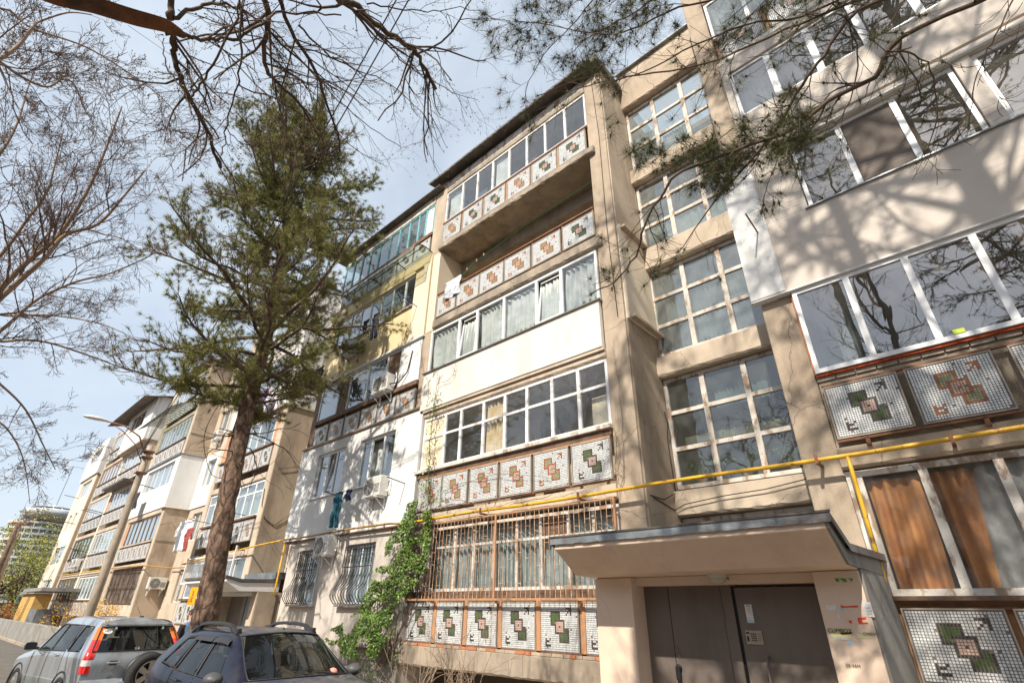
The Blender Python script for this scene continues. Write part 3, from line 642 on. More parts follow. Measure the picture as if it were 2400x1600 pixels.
# fourth floor yellow wall
wall(B,'front_wall',yellow,-17.45,-11.02,8.97,12.14,7.93,8.2,[(-16.9,-11.82,10.36,11.70)])
boxp(B,'front_wall',cream,-11.8,-11.02,7.915,7.928,8.97,11.2); boxp(B,'front_wall',cream,-11.35,-11.02,7.912,7.928,11.2,11.7)
boxp(B,'drip_edge',pvc,-17.5,-10.98,7.88,8.1,8.925,8.965); boxp(B,'window_hood',yellow,-11.86,-11.4,7.85,7.928,11.72,11.78)
window(B,-16.9,-11.83,10.37,11.69,8.0,[-15.9,-15.2,-14.55,-13.85,-13.16,-12.45],pvc,glass_m,fw=.06,mw=.08,seed=6,label='fourth-floor window in the yellow wall')
boxp(B,'window_sill',oldwood,-16.95,-11.78,7.86,8.0,10.33,10.365)
# polycarbonate canopy over it
g=MB(); 
for x in np.linspace(-15.4,-11.05,4):
    g.tube([(x,7.93-.75*math.sin(a),12.13-.32*(1-math.cos(a))*1.0+.12*math.sin(a*2)) for a in np.linspace(0,1.57,8)],.018,5)
for a in (.5,1.1,1.57): g.tube([(-15.4,7.93-.75*math.sin(a),12.13-.32*(1-math.cos(a))+.12*math.sin(2*a)),(-11.05,7.93-.75*math.sin(a),12.13-.32*(1-math.cos(a))+.12*math.sin(2*a))],.014,5)
wc=g.build('window_canopy',blackm,B)
P=[[(x,7.93-.75*math.sin(a),12.155-.32*(1-math.cos(a))+.12*math.sin(2*a)) for a in np.linspace(0,1.57,8)] for x in (-15.4,-13.95,-12.5,-11.05)]
for i in range(3): MB().grid([P[i],P[i+1]]).build('canopy_sheet',plexi,wc)
# fifth floor, turquoise frames
slab(B,conc,-17.4,-11.22,7.95,9.44,12.16,12.3,seed=42)
for x in (-16.9,-15.95,-15.0,-14.05,-13.1,-12.15): panel(B,x+.03,12.33,'k',w=.82,h=.62,Y=7.95)
boxp(B,'timber_sill',rust,-17.0,-11.2,7.9,8.05,13.0,13.12)
window(B,-17.2,-11.24,13.15,14.50,7.98,[-16.5,-15.9,-15.3,-14.65,-13.95,-13.35,-12.72,-12.15,-11.72],turq,glass_far,fw=.05,mw=.07,seed=8,boards={9:oldwhite},label='turquoise framed top-floor window')
boxp(B,'lintel',oldwood,-17.3,-11.24,7.96,8.3,14.52,14.85); 
x=-17.6
while x<-11.3:
    MB().box(x,x+1.0,7.72,10,14.88+R_.uniform(-.01,.01),14.93).build('roof_sheet',roofm,B); x+=.97
# ---- pink entrance
def pr(name,m,poly,x0,x1,**k): return MB().prism(poly,x0,x1,'x').build(name,m,B,**k)
ent=pr('entrance_canopy',pink,[(5.62,2.42),(5.62,2.33),(6.06,2.045),(6.5,2.035),(8.0,2.035),(8.0,2.24),(6.12,2.20)],-4.38,-1.165,bevel=.012)
pr('canopy_side',greyc,[(5.625,2.42),(5.625,2.335),(6.06,2.05),(8.0,2.04),(8.0,2.24),(6.12,2.20)],-1.163,-1.14)
mb=MB(); n=26
for i in range(n):
    xa=-4.43+(3.33)*i/n; xb=-4.43+(3.33)*(i+1)/n; e=R_.uniform(-.006,.006)
    mb.face([(xa,5.585,2.385+e),(xb,5.585,2.385+R_.uniform(-.006,.006)),(xb,5.59,2.475),(xa,5.59,2.475)])
mb.face([(-4.43,5.59,2.475),(-1.10,5.59,2.475),(-1.10,6.12,2.245),(-4.43,6.12,2.245)]); mb.face([(-4.43,6.12,2.245),(-1.10,6.12,2.245),(-1.10,8,2.29),(-4.43,8,2.29)])
mb.face([(-1.10,5.59,2.475),(-1.10,5.585,2.40),(-1.10,6.10,2.17),(-1.10,6.12,2.245)]); mb.face([(-1.10,6.12,2.245),(-1.10,6.10,2.17),(-1.10,8,2.21),(-1.10,8,2.29)])
mb.face([(-4.43,5.59,2.475),(-4.43,6.12,2.245),(-4.43,6.10,2.19),(-4.43,5.585,2.40)])
fl=mb.build('roof_flashing',tin,ent)
MB().box(-4.44,-1.09,5.577,5.6,2.47,2.49).build('flashing_edge',roofm,ent)
boxp(B,'entrance_pillar',pink,-4.37,-3.80,6.5,8.05,GZ,2.03,.01); boxp(B,'entrance_pillar',pink,-1.60,-1.166,6.5,8.05,GZ,2.03,.01)
boxp(B,'entrance_side_wall',greyc,-1.163,-1.142,6.52,7.97,GZ,2.04)
boxp(B,'entrance_lintel',pink,-3.80,-1.60,6.62,8.05,1.93,2.03)
boxp(B,'step',paving,-3.8,-1.6,6.2,8,GZ,GZ+.2,.01)
dr=boxp(B,'door',door_m,-3.80,-2.75,6.82,6.87,GZ+.2,1.93,.004); dr['label']='brown-grey steel fixed leaf with a black door handle'
dr2=boxp(B,'door',door_m,-2.57,-1.60,6.80,6.85,GZ+.2,1.90,.004); dr2['label']='brown-grey steel door leaf with the intercom'
boxp(B,'door_frame',door_m,-2.745,-2.615,6.81,6.90,GZ+.2,1.93,.004); boxp(B,'door_frame',blackm,-2.613,-2.573,6.84,6.9,GZ+.2,1.91)
MB().box(-3.449,-3.441,6.817,6.821,GZ+.2,1.92).build('door_seam',blackm,dr)
for z in (.55,1.56): MB().lathe([(.011,0),(.011,.15)],-2.748,6.805,z,8).build('hinge',door_m,dr)
mb=MB(); mb.lathe([(.0,-.018),(.038,-.012),(.038,.012),(0,.018)],-3.41,6.80,1.03,14,'y'); mb.box(-3.44,-3.385,6.76,6.79,.90,1.045); mb.box(-3.435,-3.39,6.79,6.82,.91,1.0); mb.build('door_handle',blackm,dr,bevel=.006)
mb=MB(); mb.tube([(-3.40,6.80,1.26),(-3.395,6.79,1.17),(-3.385,6.80,1.14)],.005,5); mb.build('keyhole_cover',rust,dr)
mb=MB(); mb.box(-2.322,-2.302,6.70,6.73,.72,1.21); mb.box(-2.325,-2.30,6.70,6.80,1.17,1.21); mb.box(-2.325,-2.30,6.70,6.80,.72,.76); mb.build('door_handle',door_m,dr2,bevel=.005)
ic=MB().box(-2.52,-2.335,6.785,6.80,1.315,1.455).build('intercom',mat('intercom_metal',(.40,.34,.27),.4,metal=.3),dr2,bevel=.004)
mb=MB(); mb.box(-2.51,-2.475,6.781,6.786,1.42,1.437)
for i in range(4):
    for j in range(3): mb.box(-2.458+j*.022,-2.445+j*.022,6.780,6.786,1.415-i*.022,1.427-i*.022)
for i in range(4): mb.box(-2.385,-2.348,6.782,6.786,1.42-i*.02,1.424-i*.02)
mb.box(-2.508,-2.486,6.782,6.786,1.345,1.395); mb.build('keypad',trim,ic)
no=MB().box(-2.475,-2.395,6.792,6.799,1.53,1.72).build('notice',paper,dr2)
text_mesh("INFO\n-------\n-------\n-----\n-------",'lettering',.018,FACE(-2.435,6.790,1.665),ink,no)
MB().box(-2.468,-2.402,6.789,6.7915,1.535,1.555).build('notice_strip',bluepl,no)
mb=MB(); mb.lathe([(0,-.09),(.05,-.085),(.085,-.06),(.10,-.02),(.105,0)],-2.66,6.58,2.02,16); lp=mb.build('lamp',mat('lamp_glass',(.55,.52,.42),.4),B,smooth=True); lp['label']='small unlit dome lamp above the entrance doors'
MB().lathe([(.115,0),(.12,.02),(.12,.04)],-2.66,6.58,2.00,16).build('lamp_base',plast,lp)
MB().tube([(-2.56,6.60,2.01),(-2.53,6.63,1.97),(-2.52,6.8,1.92)],.006,5).build('lamp_cable',ink,lp)
# papers and paint marks on the right pillar
pl=[o for o in bpy.data.objects if o.name.startswith('entrance_pillar')][-1]
def mark(pts,m,name,y=6.497):
    mb=MB(); P=[onY(px,py,y) for px,py in pts]; mb.face([(p.x,y,p.z) for p in P]); return mb.build(name,m,pl)
def mk2(s,ox,oy,z,pts): return [(ox+x/z,oy+y/z) for x,y in pts]
Z=3.483
def mz(pts,m,name,y=6.497): mark([(1850+x/Z,1150+y2/Z) for x,y2 in pts],m,name,y)
mz([(370,710),(405,712),(408,740),(380,738)],greenp,'paint_mark'); mz([(408,710),(460,714),(472,742),(440,740)],greenp,'paint_mark'); mz([(478,710),(517,712),(515,742)],greenp,'paint_mark')
mz([(412,928),(450,940),(560,932),(562,948),(470,950),(430,955)],redp,'paint_mark'); mz([(475,1050),(488,1060),(505,1050),(512,1080),(495,1078)],redp,'paint_mark')
mz([(556,1035),(625,1027),(630,1045),(590,1050),(600,1075),(640,1070),(645,1084),(568,1085)],redp,'paint_mark')
mz([(290,930),(380,928),(385,960),(350,975),(305,968)],paper,'torn_paper'); mz([(415,950),(450,952),(440,975),(425,990)],bluepl,'torn_paper'); mz([(385,1005),(410,1008),(425,1055),(395,1040)],paper,'torn_paper')
mz([(328,1125),(505,1130),(508,1200),(345,1195)],ypaper,'notice',6.496); mz([(410,1158),(508,1150),(508,1166),(430,1172)],maroon,'paint_mark',6.493)
mz([(545,1160),(700,1155),(695,1195),(560,1200)],ypaper,'notice',6.496); mz([(590,903),(660,905),(700,1030),(625,1022)],paper,'notice',6.496)
mz([(470,1225),(515,1222),(518,1255),(475,1250)],bluepl,'torn_paper'); mz([(350,1195),(500,1200),(480,1215),(370,1212)],paper,'torn_paper')
for s,x,y,sz in (('CLIMBOX',412,1140,.05),('CMENT',660,1168,.035),('----',640,950,.03),('-----',650,975,.03),('-----',655,1000,.03),('DE VAM',520,1425,.035)):
    p=onY(1850+x/Z,1150+y/Z,6.49); text_mesh(s,'lettering',sz,FACE(p.x,6.489,p.z),ink,pl)
# ================================================================== STEPPED BLOCKS FURTHER ALONG THE STREET
def loggia(root,x0,x1,k,m,g,splits,np_,kinds='r',wm=None,trans=False,sill=brownwood,panels=True,cur=curt_w,brickR=0,brickL=0,Y=8.0,seed=0):
    z=.98+2.8*(k-1)-(.02 if k>1 else 0)
    if panels:
        w=(x1-x0)/np_
        for i in range(np_): panel(root,x0+w*i+.05,z+.04,kinds[i%len(kinds)],w=w-.1,h=.70,Y=Y-.06)
    boxp(root,'timber_sill',sill,x0,x1,Y-.12,Y+.03,z+.83,z+.90)
    zs=z+.91; zt=z+2.24
    a,b=x0+brickL,x1-brickR
    if brickR: boxp(root,'brick_infill',brick_inf,b,x1,Y,Y+.1,zs,zt)
    if brickL: boxp(root,'brick_infill',brick_inf,x0,a,Y,Y+.1,zs,zt)
    window(root,a+.02,b-.02,zs,zt,Y+.01,[a+(b-a)*(i+1)/splits for i in range(splits-1)],m,g,fw=.06,mw=.07,trans=zs+.92 if trans else None,seed=seed,
       cur=[(a+.1,b-.1,zs+.1,zt-.08,.2,cur,dict(fold=.35,amp=.04))])
    slab(root,beige2,x0-.02,x1+.02,Y-.05,Y+1.4,zt+.03,zt+.28,seed=seed)
brick_inf=mat('brick_infill_orange',(.52,.24,.12),.9,(.6,.32,.18),10,(.4,.3,.22),.6,(1,1,14),.5,40)
def block(name,x0,x1,label,zt=15.0):
    r=empty(name,((x0+x1)/2,9,GZ),label,'building',world=True)
    boxp(r,'inner_wall',inner,x0,x1,9.45,18,GZ,zt); return r
# ---- block A : loggia column with second entrance
A=block('apartment_building',-32.6,-17.5,'beige apartment block behind the pine trunk, with brick-edged loggia windows and a bare side wall')
# stair bay 2 and its wall
for k in range(5):
    zb=1.9+2.8*k if k else 2.2
    slab(A,beige2,-19.85,-17.5,9.1,9.44,zb-.45-.1,zb-.05,'spandrel_beam',seed=50+k); 
    window(A,-19.8,-17.55,zb,zb+2.2,9.25,[-19,-18.3],oldwood,glass_far,fw=.07,mw=.09,rows=[zb+.75,zb+1.5],seed=k)
boxp(A,'pier',beige2,-20.30,-19.87,7.98,9.4,GZ,8.97,.015)
boxp(A,'side_wall',beige,-19.868,-19.84,8.0,9.44,2.35,8.9); 
boxp(A,'side_wall',cold_white,-20.32,-19.80,7.93,9.44,9.02,15.0,.01); boxp(A,'ledge',beige2,-26,-19.78,7.86,9.4,8.93,9.01)
pb=[-20.3,-25.9]
loggia(A,-25.9,-20.3,2,pvc,glass_far,7,6,'krkrkr',trans=True,seed=1); loggia(A,-25.9,-20.3,3,pvc,glass_far,6,6,'rrkrrk',brickR=.35,brickL=.55,seed=2,cur=curt_w)
loggia(A,-25.9,-20.3,1,pvc,glass_far,6,6,'k',seed=3,cur=curt_t); 
wall(A,'parapet_wall',cold_white,-25.9,-20.33,9.02,10.3,7.93,8.1); window(A,-25.9,-20.33,10.32,11.7,8.0,[-24.8,-23.7,-22.6,-21.5],pvc,glass_far,seed=4,cur=[(-25.8,-20.5,10.4,11.6,.3,curt_w,{})]); slab(A,white_ins,-25.9,-20.3,7.93,9.4,11.75,12.1)
loggia(A,-25.9,-20.3,5,oldwhite,glass_far,7,6,'k',seed=5); boxp(A,'roof_sheet',roofm,-26.2,-19.7,7.7,9.6,15.02,15.08)
boxp(A,'pier',beige2,-26.35,-25.92,7.98,9.4,GZ,15.0,.015)
# white wavy grille outside the first floor loggia
g=MB()
for i in range(42):
    x=-25.6+i*.117
    g.tube([(x+.022*math.sin(t*2.2),7.72,2.42+.066*t) for t in range(15)],.009,3)
g.box(-25.65,-20.72,7.70,7.74,3.33,3.37); g.box(-25.65,-20.72,7.70,7.74,2.40,2.44); g.box(-20.75,-20.70,7.70,7.75,2.4,3.6); g.box(-25.67,-25.62,7.70,7.75,2.4,3.4)
gg=g.build('balcony_grille',pvc,A); gg['label']='white wavy balcony grille above the second entrance'
# recessed wall left of it (between blocks A and B)
wall(A,'recess_wall',beige2,-32.58,-26.36,GZ,6.3,9.18,9.44,[(-31.7,-30.4,4.6,6.0),(-31.2,-30.0,1.75,3.25)])
wall(A,'recess_wall',cold_white,-32.58,-26.36,6.3,9.15,9.12,9.44,[(-31.7,-30.4,7.4,8.85)])
wall(A,'recess_wall',beige2,-32.58,-26.36,9.15,14.9,9.18,9.44,[(-31.9,-30.4,10.3,11.8),(-31.9,-30.4,13.1,14.5)])
for z0,z1,m in ((4.6,6.0,pvc),(7.4,8.85,pvc),(10.3,11.8,pvc),(13.1,14.5,oldwood),(1.75,3.25,oldwood)):
    window(A,-31.85 if z0>9 else -31.7 if z0>4 else -31.2,-30.42,z0+.01,z1-.01,9.28,[-31.0],m,glass_far,seed=int(z0),cur=[(-31.6,-30.5,z0+.1,z1-.1,.12,curt_w,{})])
# second entrance
pr2=lambda n,m,poly,x0,x1,**k: MB().prism(poly,x0,x1,'x').build(n,m,A,**k)
ea=pr2('entrance_canopy',cold_white,[(6.37,2.36),(6.37,2.28),(6.8,2.04),(8,2.04),(8,2.3),(6.8,2.26)],-20.75,-17.25); pr2('roof_flashing',roofm,[(6.33,2.44),(6.33,2.37),(6.8,2.27),(8,2.31),(8,2.40),(6.8,2.36)],-20.8,-17.22)
boxp(A,'entrance_pillar',conc,-20.8,-20.25,7.36,8.0,GZ,2.03); boxp(A,'entrance_pillar',beige2,-17.62,-17.25,7.36,9.1,GZ,2.03); boxp(A,'entrance_side_wall',rough_c,-17.248,-17.22,7.38,7.96,GZ,2.03); boxp(A,'entrance_lintel',cold_white,-20.25,-17.62,7.4,8,1.93,2.03)
boxp(A,'door',inner_dark,-20.25,-19.1,7.80,7.85,GZ,1.93); boxp(A,'door_frame',door_m,-19.1,-18.85,7.74,7.85,GZ,1.93); boxp(A,'door',mat('grey_door',(.20,.22,.23),.5),-18.85,-17.62,7.76,7.80,GZ,1.93)
boxp(A,'ledge',tin,-19.85,-17.45,7.9,9.2,2.42,2.62)
boxp(A,'base_wall',beige2,-26.3,-20.3,7.99,8.2,GZ,.98)
# ---- block B
Bb=block('apartment_building',-41.4,-32.6,'beige block with white insulated third floor and dark barred window, left of the pine',15.0)
boxp(Bb,'pier',beige2,-33.0,-32.62,7.98,9.44,GZ,6.26); boxp(Bb,'side_wall',beige,-32.618,-32.59,8.0,9.44,GZ,6.26)
boxp(Bb,'side_wall',cold_white,-33.0,-32.55,7.9,9.44,6.3,9.15); boxp(Bb,'ledge',beige2,-33.02,-32.5,7.85,9.44,6.262,6.298); boxp(Bb,'ledge',tin,-39.9,-32.5,7.8,9.44,9.16,9.22)
boxp(Bb,'pier',beige2,-33.0,-32.62,7.98,9.44,9.23,15.0); boxp(Bb,'side_wall',beige,-32.618,-32.59,8.0,9.44,9.23,15.0)
boxp(Bb,'ledge',conc,-32.59,-32.56,8.0,9.44,4.62,4.66); boxp(Bb,'ledge',conc,-32.59,-32.56,8.0,9.44,10.4,10.44); boxp(Bb,'ledge',conc,-32.59,-32.56,8.0,9.44,12.5,12.54)
boxp(Bb,'pier',beige2,-39.75,-39.3,7.98,9.44,GZ,6.28); boxp(Bb,'pier',beige2,-39.4,-38.6,7.98,9.44,9.25,15.0)
wall(Bb,'base_wall',beige2,-39.3,-33.0,GZ,3.6,8.0,8.2,[(-38.8,-33.15,1.72,3.42)])
gm=mat('weathered_boards',(.10,.085,.075),.9,(.32,.27,.23),2.2,(.04,.035,.03),.6,(3,3,.6),.5,30)
dk=boxp(Bb,'boarded_window',gm,-38.8,-33.15,8.1,8.15,1.72,3.42)
g=MB()
for i in range(40): g.tube([(-38.75+i*.14,7.95+.02*math.sin(i),1.65),(-38.75+i*.14,7.95,3.45)],.012,3)
for z in (1.7,2.5,3.4): g.box(-38.85,-33.1,7.93,7.97,z,z+.03)
g.build('security_grille',brownwood,Bb)
loggia(Bb,-39.3,-33.0,2,brownwood,glass_far,7,6,'krrrrr',seed=11,sill=beige2,brickL=.35)
wall(Bb,'parapet_wall',cold_white,-39.7,-33.0,6.3,9.15,7.9,8.1,[(-38.4,-33.3,7.65,8.95)])
window(Bb,-38.38,-33.32,7.66,8.94,8.0,[-37.4,-36.6,-35.4,-34.3],pvc,glass_far,seed=12,cur=[(-38,-33.4,7.8,8.8,.2,curt_w,{})])
loggia(Bb,-38.6,-33.0,4,oldwhite,glass_far,9,6,'r',seed=13); loggia(Bb,-38.6,-33.0,5,oldwhite,glass_far,6,6,'k',seed=14,cur=curt_g)
boxp(Bb,'roof_sheet',roofm,-39.8,-32.2,7.6,9.6,15.02,15.09)
g=MB(); P=[]
for x in np.linspace(-39.6,-33,16):
    P.append([(x,7.95-1.3*t,12.15+.25*math.sin(t*3.14)-.45*t) for t in np.linspace(0,1,7)]); g.tube(P[-1],.02,3)
cs=MB().grid(P).build('canopy_sheet',plexi,Bb); g.build('window_canopy',greyplastic,Bb)
boxp(Bb,'recess_wall',beige2,-41.4,-39.75,9.2,9.44,GZ,15.0)
# ---- block C, two loggia columns
Cc=block('apartment_building',-54.9,-41.45,'far block with two loggia columns and a white overhanging box under a corrugated roof',15.0)
for x in (-41.9,-48.1,-54.9): boxp(Cc,'pier',beige2 if x!=-48.1 else cream,x,x+.42,7.97,9.44,GZ,15.0)
for k in range(1,6):
    if k<5: loggia(Cc,-47.6,-41.95,k,(pvc,pvc,oldwhite,pvc)[k-1],glass_far,6,6,'r',seed=20+k,brickL=.5 if k==3 else 0)
    loggia(Cc,-54.4,-48.15,k,(brownwood,greyplastic,pvc,orangewood,oldwhite)[k-1],glass_far,6,6,'k' if k%2 else 'r',seed=30+k)
wall(Cc,'insulated_wall',cold_white,-48.4,-41.45,11.8,14.9,7.5,7.7,[(-47.2,-43.6,13.2,14.5)]); boxp(Cc,'side_wall',cold_white,-41.5,-41.4,7.7,9.44,11.8,14.9); boxp(Cc,'floor_slab',beige2,-48.4,-41.45,7.5,9.44,11.7,11.79)
window(Cc,-47.2,-43.6,13.21,14.49,7.6,[-46.2,-45,-44.2],brownwood,glass_far,seed=40)
P=[[(x,6.6,14.55+.03*math.cos(i*3.14159)),(x,9.4,15.35+.03*math.cos(i*3.14159))] for i,x in enumerate(np.linspace(-51.5,-41.0,60))]
MB().grid(P).build('roof_sheet',mat('corrugated_roof',(.20,.16,.13),.8,(.12,.1,.085),4),Cc)
boxp(Cc,'entrance_canopy',greyc,-53.5,-46,6.0,8,2.35,2.55); boxp(Cc,'window_awning',roofm,-47.6,-41.9,7.3,8,8.95,9.1)
boxp(Cc,'metal_shed',tin,-53.6,-50.6,6.8,7.97,GZ,1.3)
# ---- block D
D=block('apartment_building',-63.5,-55.3,'white block at the far end of the row above a yellow stone base',14.9)
wall(D,'insulated_wall',cold_white,-63.3,-56.5,11.8,14.95,7.8,8.1,[(-61.5,-58,13.1,14.4)]); boxp(D,'side_wall',cold_white,-56.49,-56.4,7.8,9.44,11.8,14.95)
wall(D,'front_wall',cream,-63.3,-56.7,2.5,11.75,7.95,8.15,[(-61.8,-58,10.1,11.5),(-61.9,-60.8,7.4,8.7),(-59.6,-58.6,7.4,8.7),(-61.8,-57.8,4.6,6.0),(-62,-57.6,2.6,3.4)]); boxp(D,'side_wall',beige,-56.69,-56.6,8,9.44,2.5,11.75)
for a,b,c,e in ((-61.5,-58,13.1,14.4),(-61.8,-58,10.1,11.5),(-61.9,-60.8,7.4,8.7),(-59.6,-58.6,7.4,8.7),(-61.8,-57.8,4.6,6.0),(-62,-57.6,2.6,3.4)):
    window(D,a,b,c,e,8.05,[a+(b-a)/3,a+(b-a)*2/3],pvc,glass_far,seed=int(c),cur=[(a+.1,b-.1,c+.1,e-.1,.15,curt_w,{})])
boxp(D,'stone_base',yst,-63.2,-56.6,7.2,9.4,GZ,2.3); boxp(D,'ledge',greyc,-63.6,-56.3,7.0,9.4,2.31,2.49)
# ---- round tower far behind
T=empty('tower_block',(0,0,0),'round high-rise tower with a saucer-shaped top floor, far behind on the left','building',world=True)
tp=at(92,1226,330); cx,cy=tp.x,tp.y; zt=tp.z; r=13.5
pr_=MB()
prof=[(r,-60)]
z=-60
mb=MB(); mb.lathe([(r,GZ),(r,zt-.5),(0,zt-.4)],cx,cy,0,40); mb.build('wall',tower_d,T)
nfl=14; hf=(zt-0)/nfl
for i in range(nfl):
    z=zt-hf*i
    mb=MB().lathe([(r+.1,z-hf*.40),(r+1.7,z-hf*.40),(r+1.7,z),(r+.1,z)],cx,cy,0,40); mb.build('balcony_band',tower_m,T)
mb=MB()
for i in range(26):
    a=i*6.283/26; mb.box(-.25,.25,-.9,.9,0,zt,0,Matrix.Translation((cx+(r+.7)*math.cos(a),cy+(r+.7)*math.sin(a),0))@Matrix.Rotation(a+1.57,4,'Z'))
mb.build('balcony_fin',tower_m,T)
rr=14.5; scx,scy=cx+6,cy+4
MB().lathe([(0,.2),(rr*.55,.3),(rr*.9,2.2),(rr*1.05,4.2),(rr*1.0,5.6)],scx,scy,zt,40).build('saucer_floor',mat('saucer_base',(.30,.31,.30),.7),T,smooth=True)
MB().lathe([(rr*1.04,5.0),(rr*1.06,6.6),(rr*.9,7.9),(rr*.55,9.2),(rr*.3,9.9),(rr*.28,10.8),(0,10.9)],scx,scy,zt,40).build('saucer_roof',mat('saucer_steel',(.42,.46,.48),.5,(.55,.57,.57),.3),T,smooth=True)
mb=MB()
for i in range(16):
    a=i*6.283/16; P=Matrix.Translation((scx+rr*.82*math.cos(a),scy+rr*.82*math.sin(a),zt+8.15))@Matrix.Rotation(a,4,'Z')@Matrix.Rotation(.55,4,'Y')
    mb.box(-1.6,1.6,-1.9,1.9,0,.25,0,P)
mb.build('dome_window',trim,T)
MB().tube([(scx,scy,zt+10),(scx,scy,zt+38)],.16,5).build('antenna_mast',greyplastic,T)
# ---- block on the other side of the street (seen only in reflections)
O=empty('apartment_building',(0,-30,GZ),'pinkish block across the street behind the viewer, seen mirrored in the windows','building',world=True)
hol=[(x,x+1.6,z,z+1.4) for x in np.arange(-58,34,3.1) for z in (1.6,4.4,7.2,10.0)]
wall(O,'front_wall',mat('pale_pink_wall',(.45,.34,.29),.9,(.38,.29,.25),.5),-60,36,GZ,12.6,-30.3,-30,hol); boxp(O,'inner_wall',inner_dark,-60,36,-31,-30.9,GZ,12.6); boxp(O,'roof',roofm,-60.5,36.5,-38,-29.6,12.6,12.9)
# ================================================================== THINGS ON THE FACADE
def make_ac(label,x,y,z,rz=0,group='air conditioners on the facades',hose=True):
    r=empty('air_conditioner',(x,y,z),label,'air conditioner',group,rz=rz)    # back at y, faces -Y
    b=MB().box(-.40,.40,-.30,-.02,0,.54).build('casing',plast,r,bevel=.018)
    mb=MB(); mb.lathe([(0,-.004),(.20,-.004),(.215,-.012),(.225,-.006),(.225,.002)],-.12,-.302,.27,24,'y'); mb.build('fan_opening',fan,r)
    mb=MB()
    for q in (.06,.11,.16,.205): mb.tube([(-.12+q*math.cos(t),-.318,.27+q*math.sin(t)) for t in np.linspace(0,6.283,21)],.004,3)
    for i in range(8): a=i*.785; mb.tube([(-.12,-.320,.27),(-.12+.21*math.cos(a),-.316,.27+.21*math.sin(a))],.004,3)
    mb.build('fan_grille',plast,r)
    mb=MB()
    for i in range(7): mb.box(.14,.36,-.304,-.300,.10+i*.035,.115+i*.035)
    mb.build('side_louvre',greyplastic,r)
    for s in (-.28,.28): 
        mb=MB(); mb.box(s-.02,s+.02,-.36,.0,-.035,-.002); mb.box(s-.02,s+.02,-.03,.0,-.30,-.035); mb.tube([(s,-.33,-.03),(s,-.02,-.28)],.012,4); mb.build('bracket',pvc,r)
    if hose: MB().tube([(.40,-.1,.15),(.47,-.08,.12),(.50,-.05,.3),(.46,-.02,.42),(.38,0,.62)],.018,6).build('hose',pvc,r)
    return r
make_ac('air conditioner in front of the third-floor mosaic band, dark side to the left',-12.55,7.90,7.42)
make_ac('air conditioner between the second-floor window and the teal trousers',-12.20,7.92,4.28)
make_ac('air conditioner tucked under the rusty gas pipe, between two barred windows',-14.45,7.96,2.93)
make_ac('air conditioner high on the yellow wall, half hidden by pine needles',-15.1,7.92,9.55)
make_ac('air conditioner on the bare beige side wall above the silver car, fan facing the viewer',-32.57,8.66,2.35,rz=math.pi/2,hose=False)
make_ac('small air conditioner on the recess wall at fourth-floor level, beside the branch of the pine',-30.9,9.1,8.95+.9)
make_ac('left unit of the pair on the far block',-49.9,7.85,3.95,hose=False); make_ac('right unit of the pair on the far block',-48.7,7.85,3.95,hose=False)
def garment(name,label,cat,x,y,z,w,h,m,kind='sheet',group=None,seed=0,rot=0):
    rr=random.Random(seed); P=[]; n=14; k=12; mb=MB()
    def sheet(cx,w0,w1,z0,z1,off=0,th=.012):
        P=[]
        for i in range(k+1):
            v=i/k; row=[]; ww=w0+(w1-w0)*v
            for j in range(n+1):
                u=j/n-.5; row.append((cx+off*v+u*ww+.012*math.sin(v*7+j),y+.025*math.sin(u*11+v*3+seed)*(.3+v)+.02*math.sin(v*9),z0+(z1-z0)*v+.012*math.sin(u*9+seed)))
            P.append(row)
        mb.grid(P)
    if kind=='trousers':
        sheet(x,w,w*1.15,z,z-h*.34); sheet(x-w*.28,w*.52,w*.34,z-h*.33,z-h,-w*.12); sheet(x+w*.28,w*.52,w*.34,z-h*.33,z-h*1.02,w*.10)
    elif kind=='shirt':
        sheet(x,w*.8,w,z,z-h); sheet(x-w*.55,w*.35,w*.25,z-.02,z-h*.5,-w*.2); sheet(x+w*.55,w*.35,w*.25,z-.02,z-h*.5,w*.2)
    else: sheet(x,w,w*.9,z,z-h,rr.uniform(-.05,.05))
    o=mb.build(name,m,None,smooth=True,origin=(x,y,z)); s=o.modifiers.new('thick','SOLIDIFY'); s.thickness=.012
    return tag(o,label,cat,group)
LG='washing hung out on the facades'
garment('trousers','teal trousers hanging beside the second-floor air conditioner','trousers',-13.55,7.45,4.55,.36,.95,teal,'trousers',LG,1)
garment('shorts','small navy garment hanging between the teal trousers and the air conditioner','laundry',-13.05,7.45,4.55,.28,.30,navy,'sheet',LG,2)
garment('trousers','navy trousers hanging below the fourth-floor window of the yellow wall','trousers',-12.95,7.35,10.25,.32,.95,navy,'trousers',LG,3)
garment('shirt','small dark cloth on the line left of the navy trousers','laundry',-13.55,7.35,10.22,.34,.38,darkcl,'sheet',LG,4)
garment('jacket','pair of dark garments hanging low on the yellow wall beside the pine','laundry',-16.2,7.3,9.25,.6,.75,navy,'trousers',LG,5)
garment('bag','crumpled dark cloth hanging under the white third-floor window','laundry',-36.9,7.4,7.5,1.1,.95,darkcl,'sheet',LG,6)
garment('bed_sheet','bundle of white washing on the far block','laundry',-52.6,7.0,6.5,2.6,1.1,whitecl,'sheet',LG,7)
garment('shirt','white and maroon shirts on the line left of the pine trunk','laundry',-25.9,7.3,4.9,1.2,1.25,whitecl,'shirt',LG,8)
garment('shirt','maroon shirt hanging left of the pine trunk','laundry',-24.9,7.25,4.5,.5,.9,redcl,'shirt',LG,9)
garment('jacket','black jacket hanging right of the pine trunk','laundry',-21.6,7.3,4.7,.35,.65,darkcl,'shirt',LG,10)
garment('blanket','red and blue checked blanket hanging behind the pine trunk','blanket',-21.5,7.5,9.9,1.0,1.5,plaid,'sheet',LG,11)
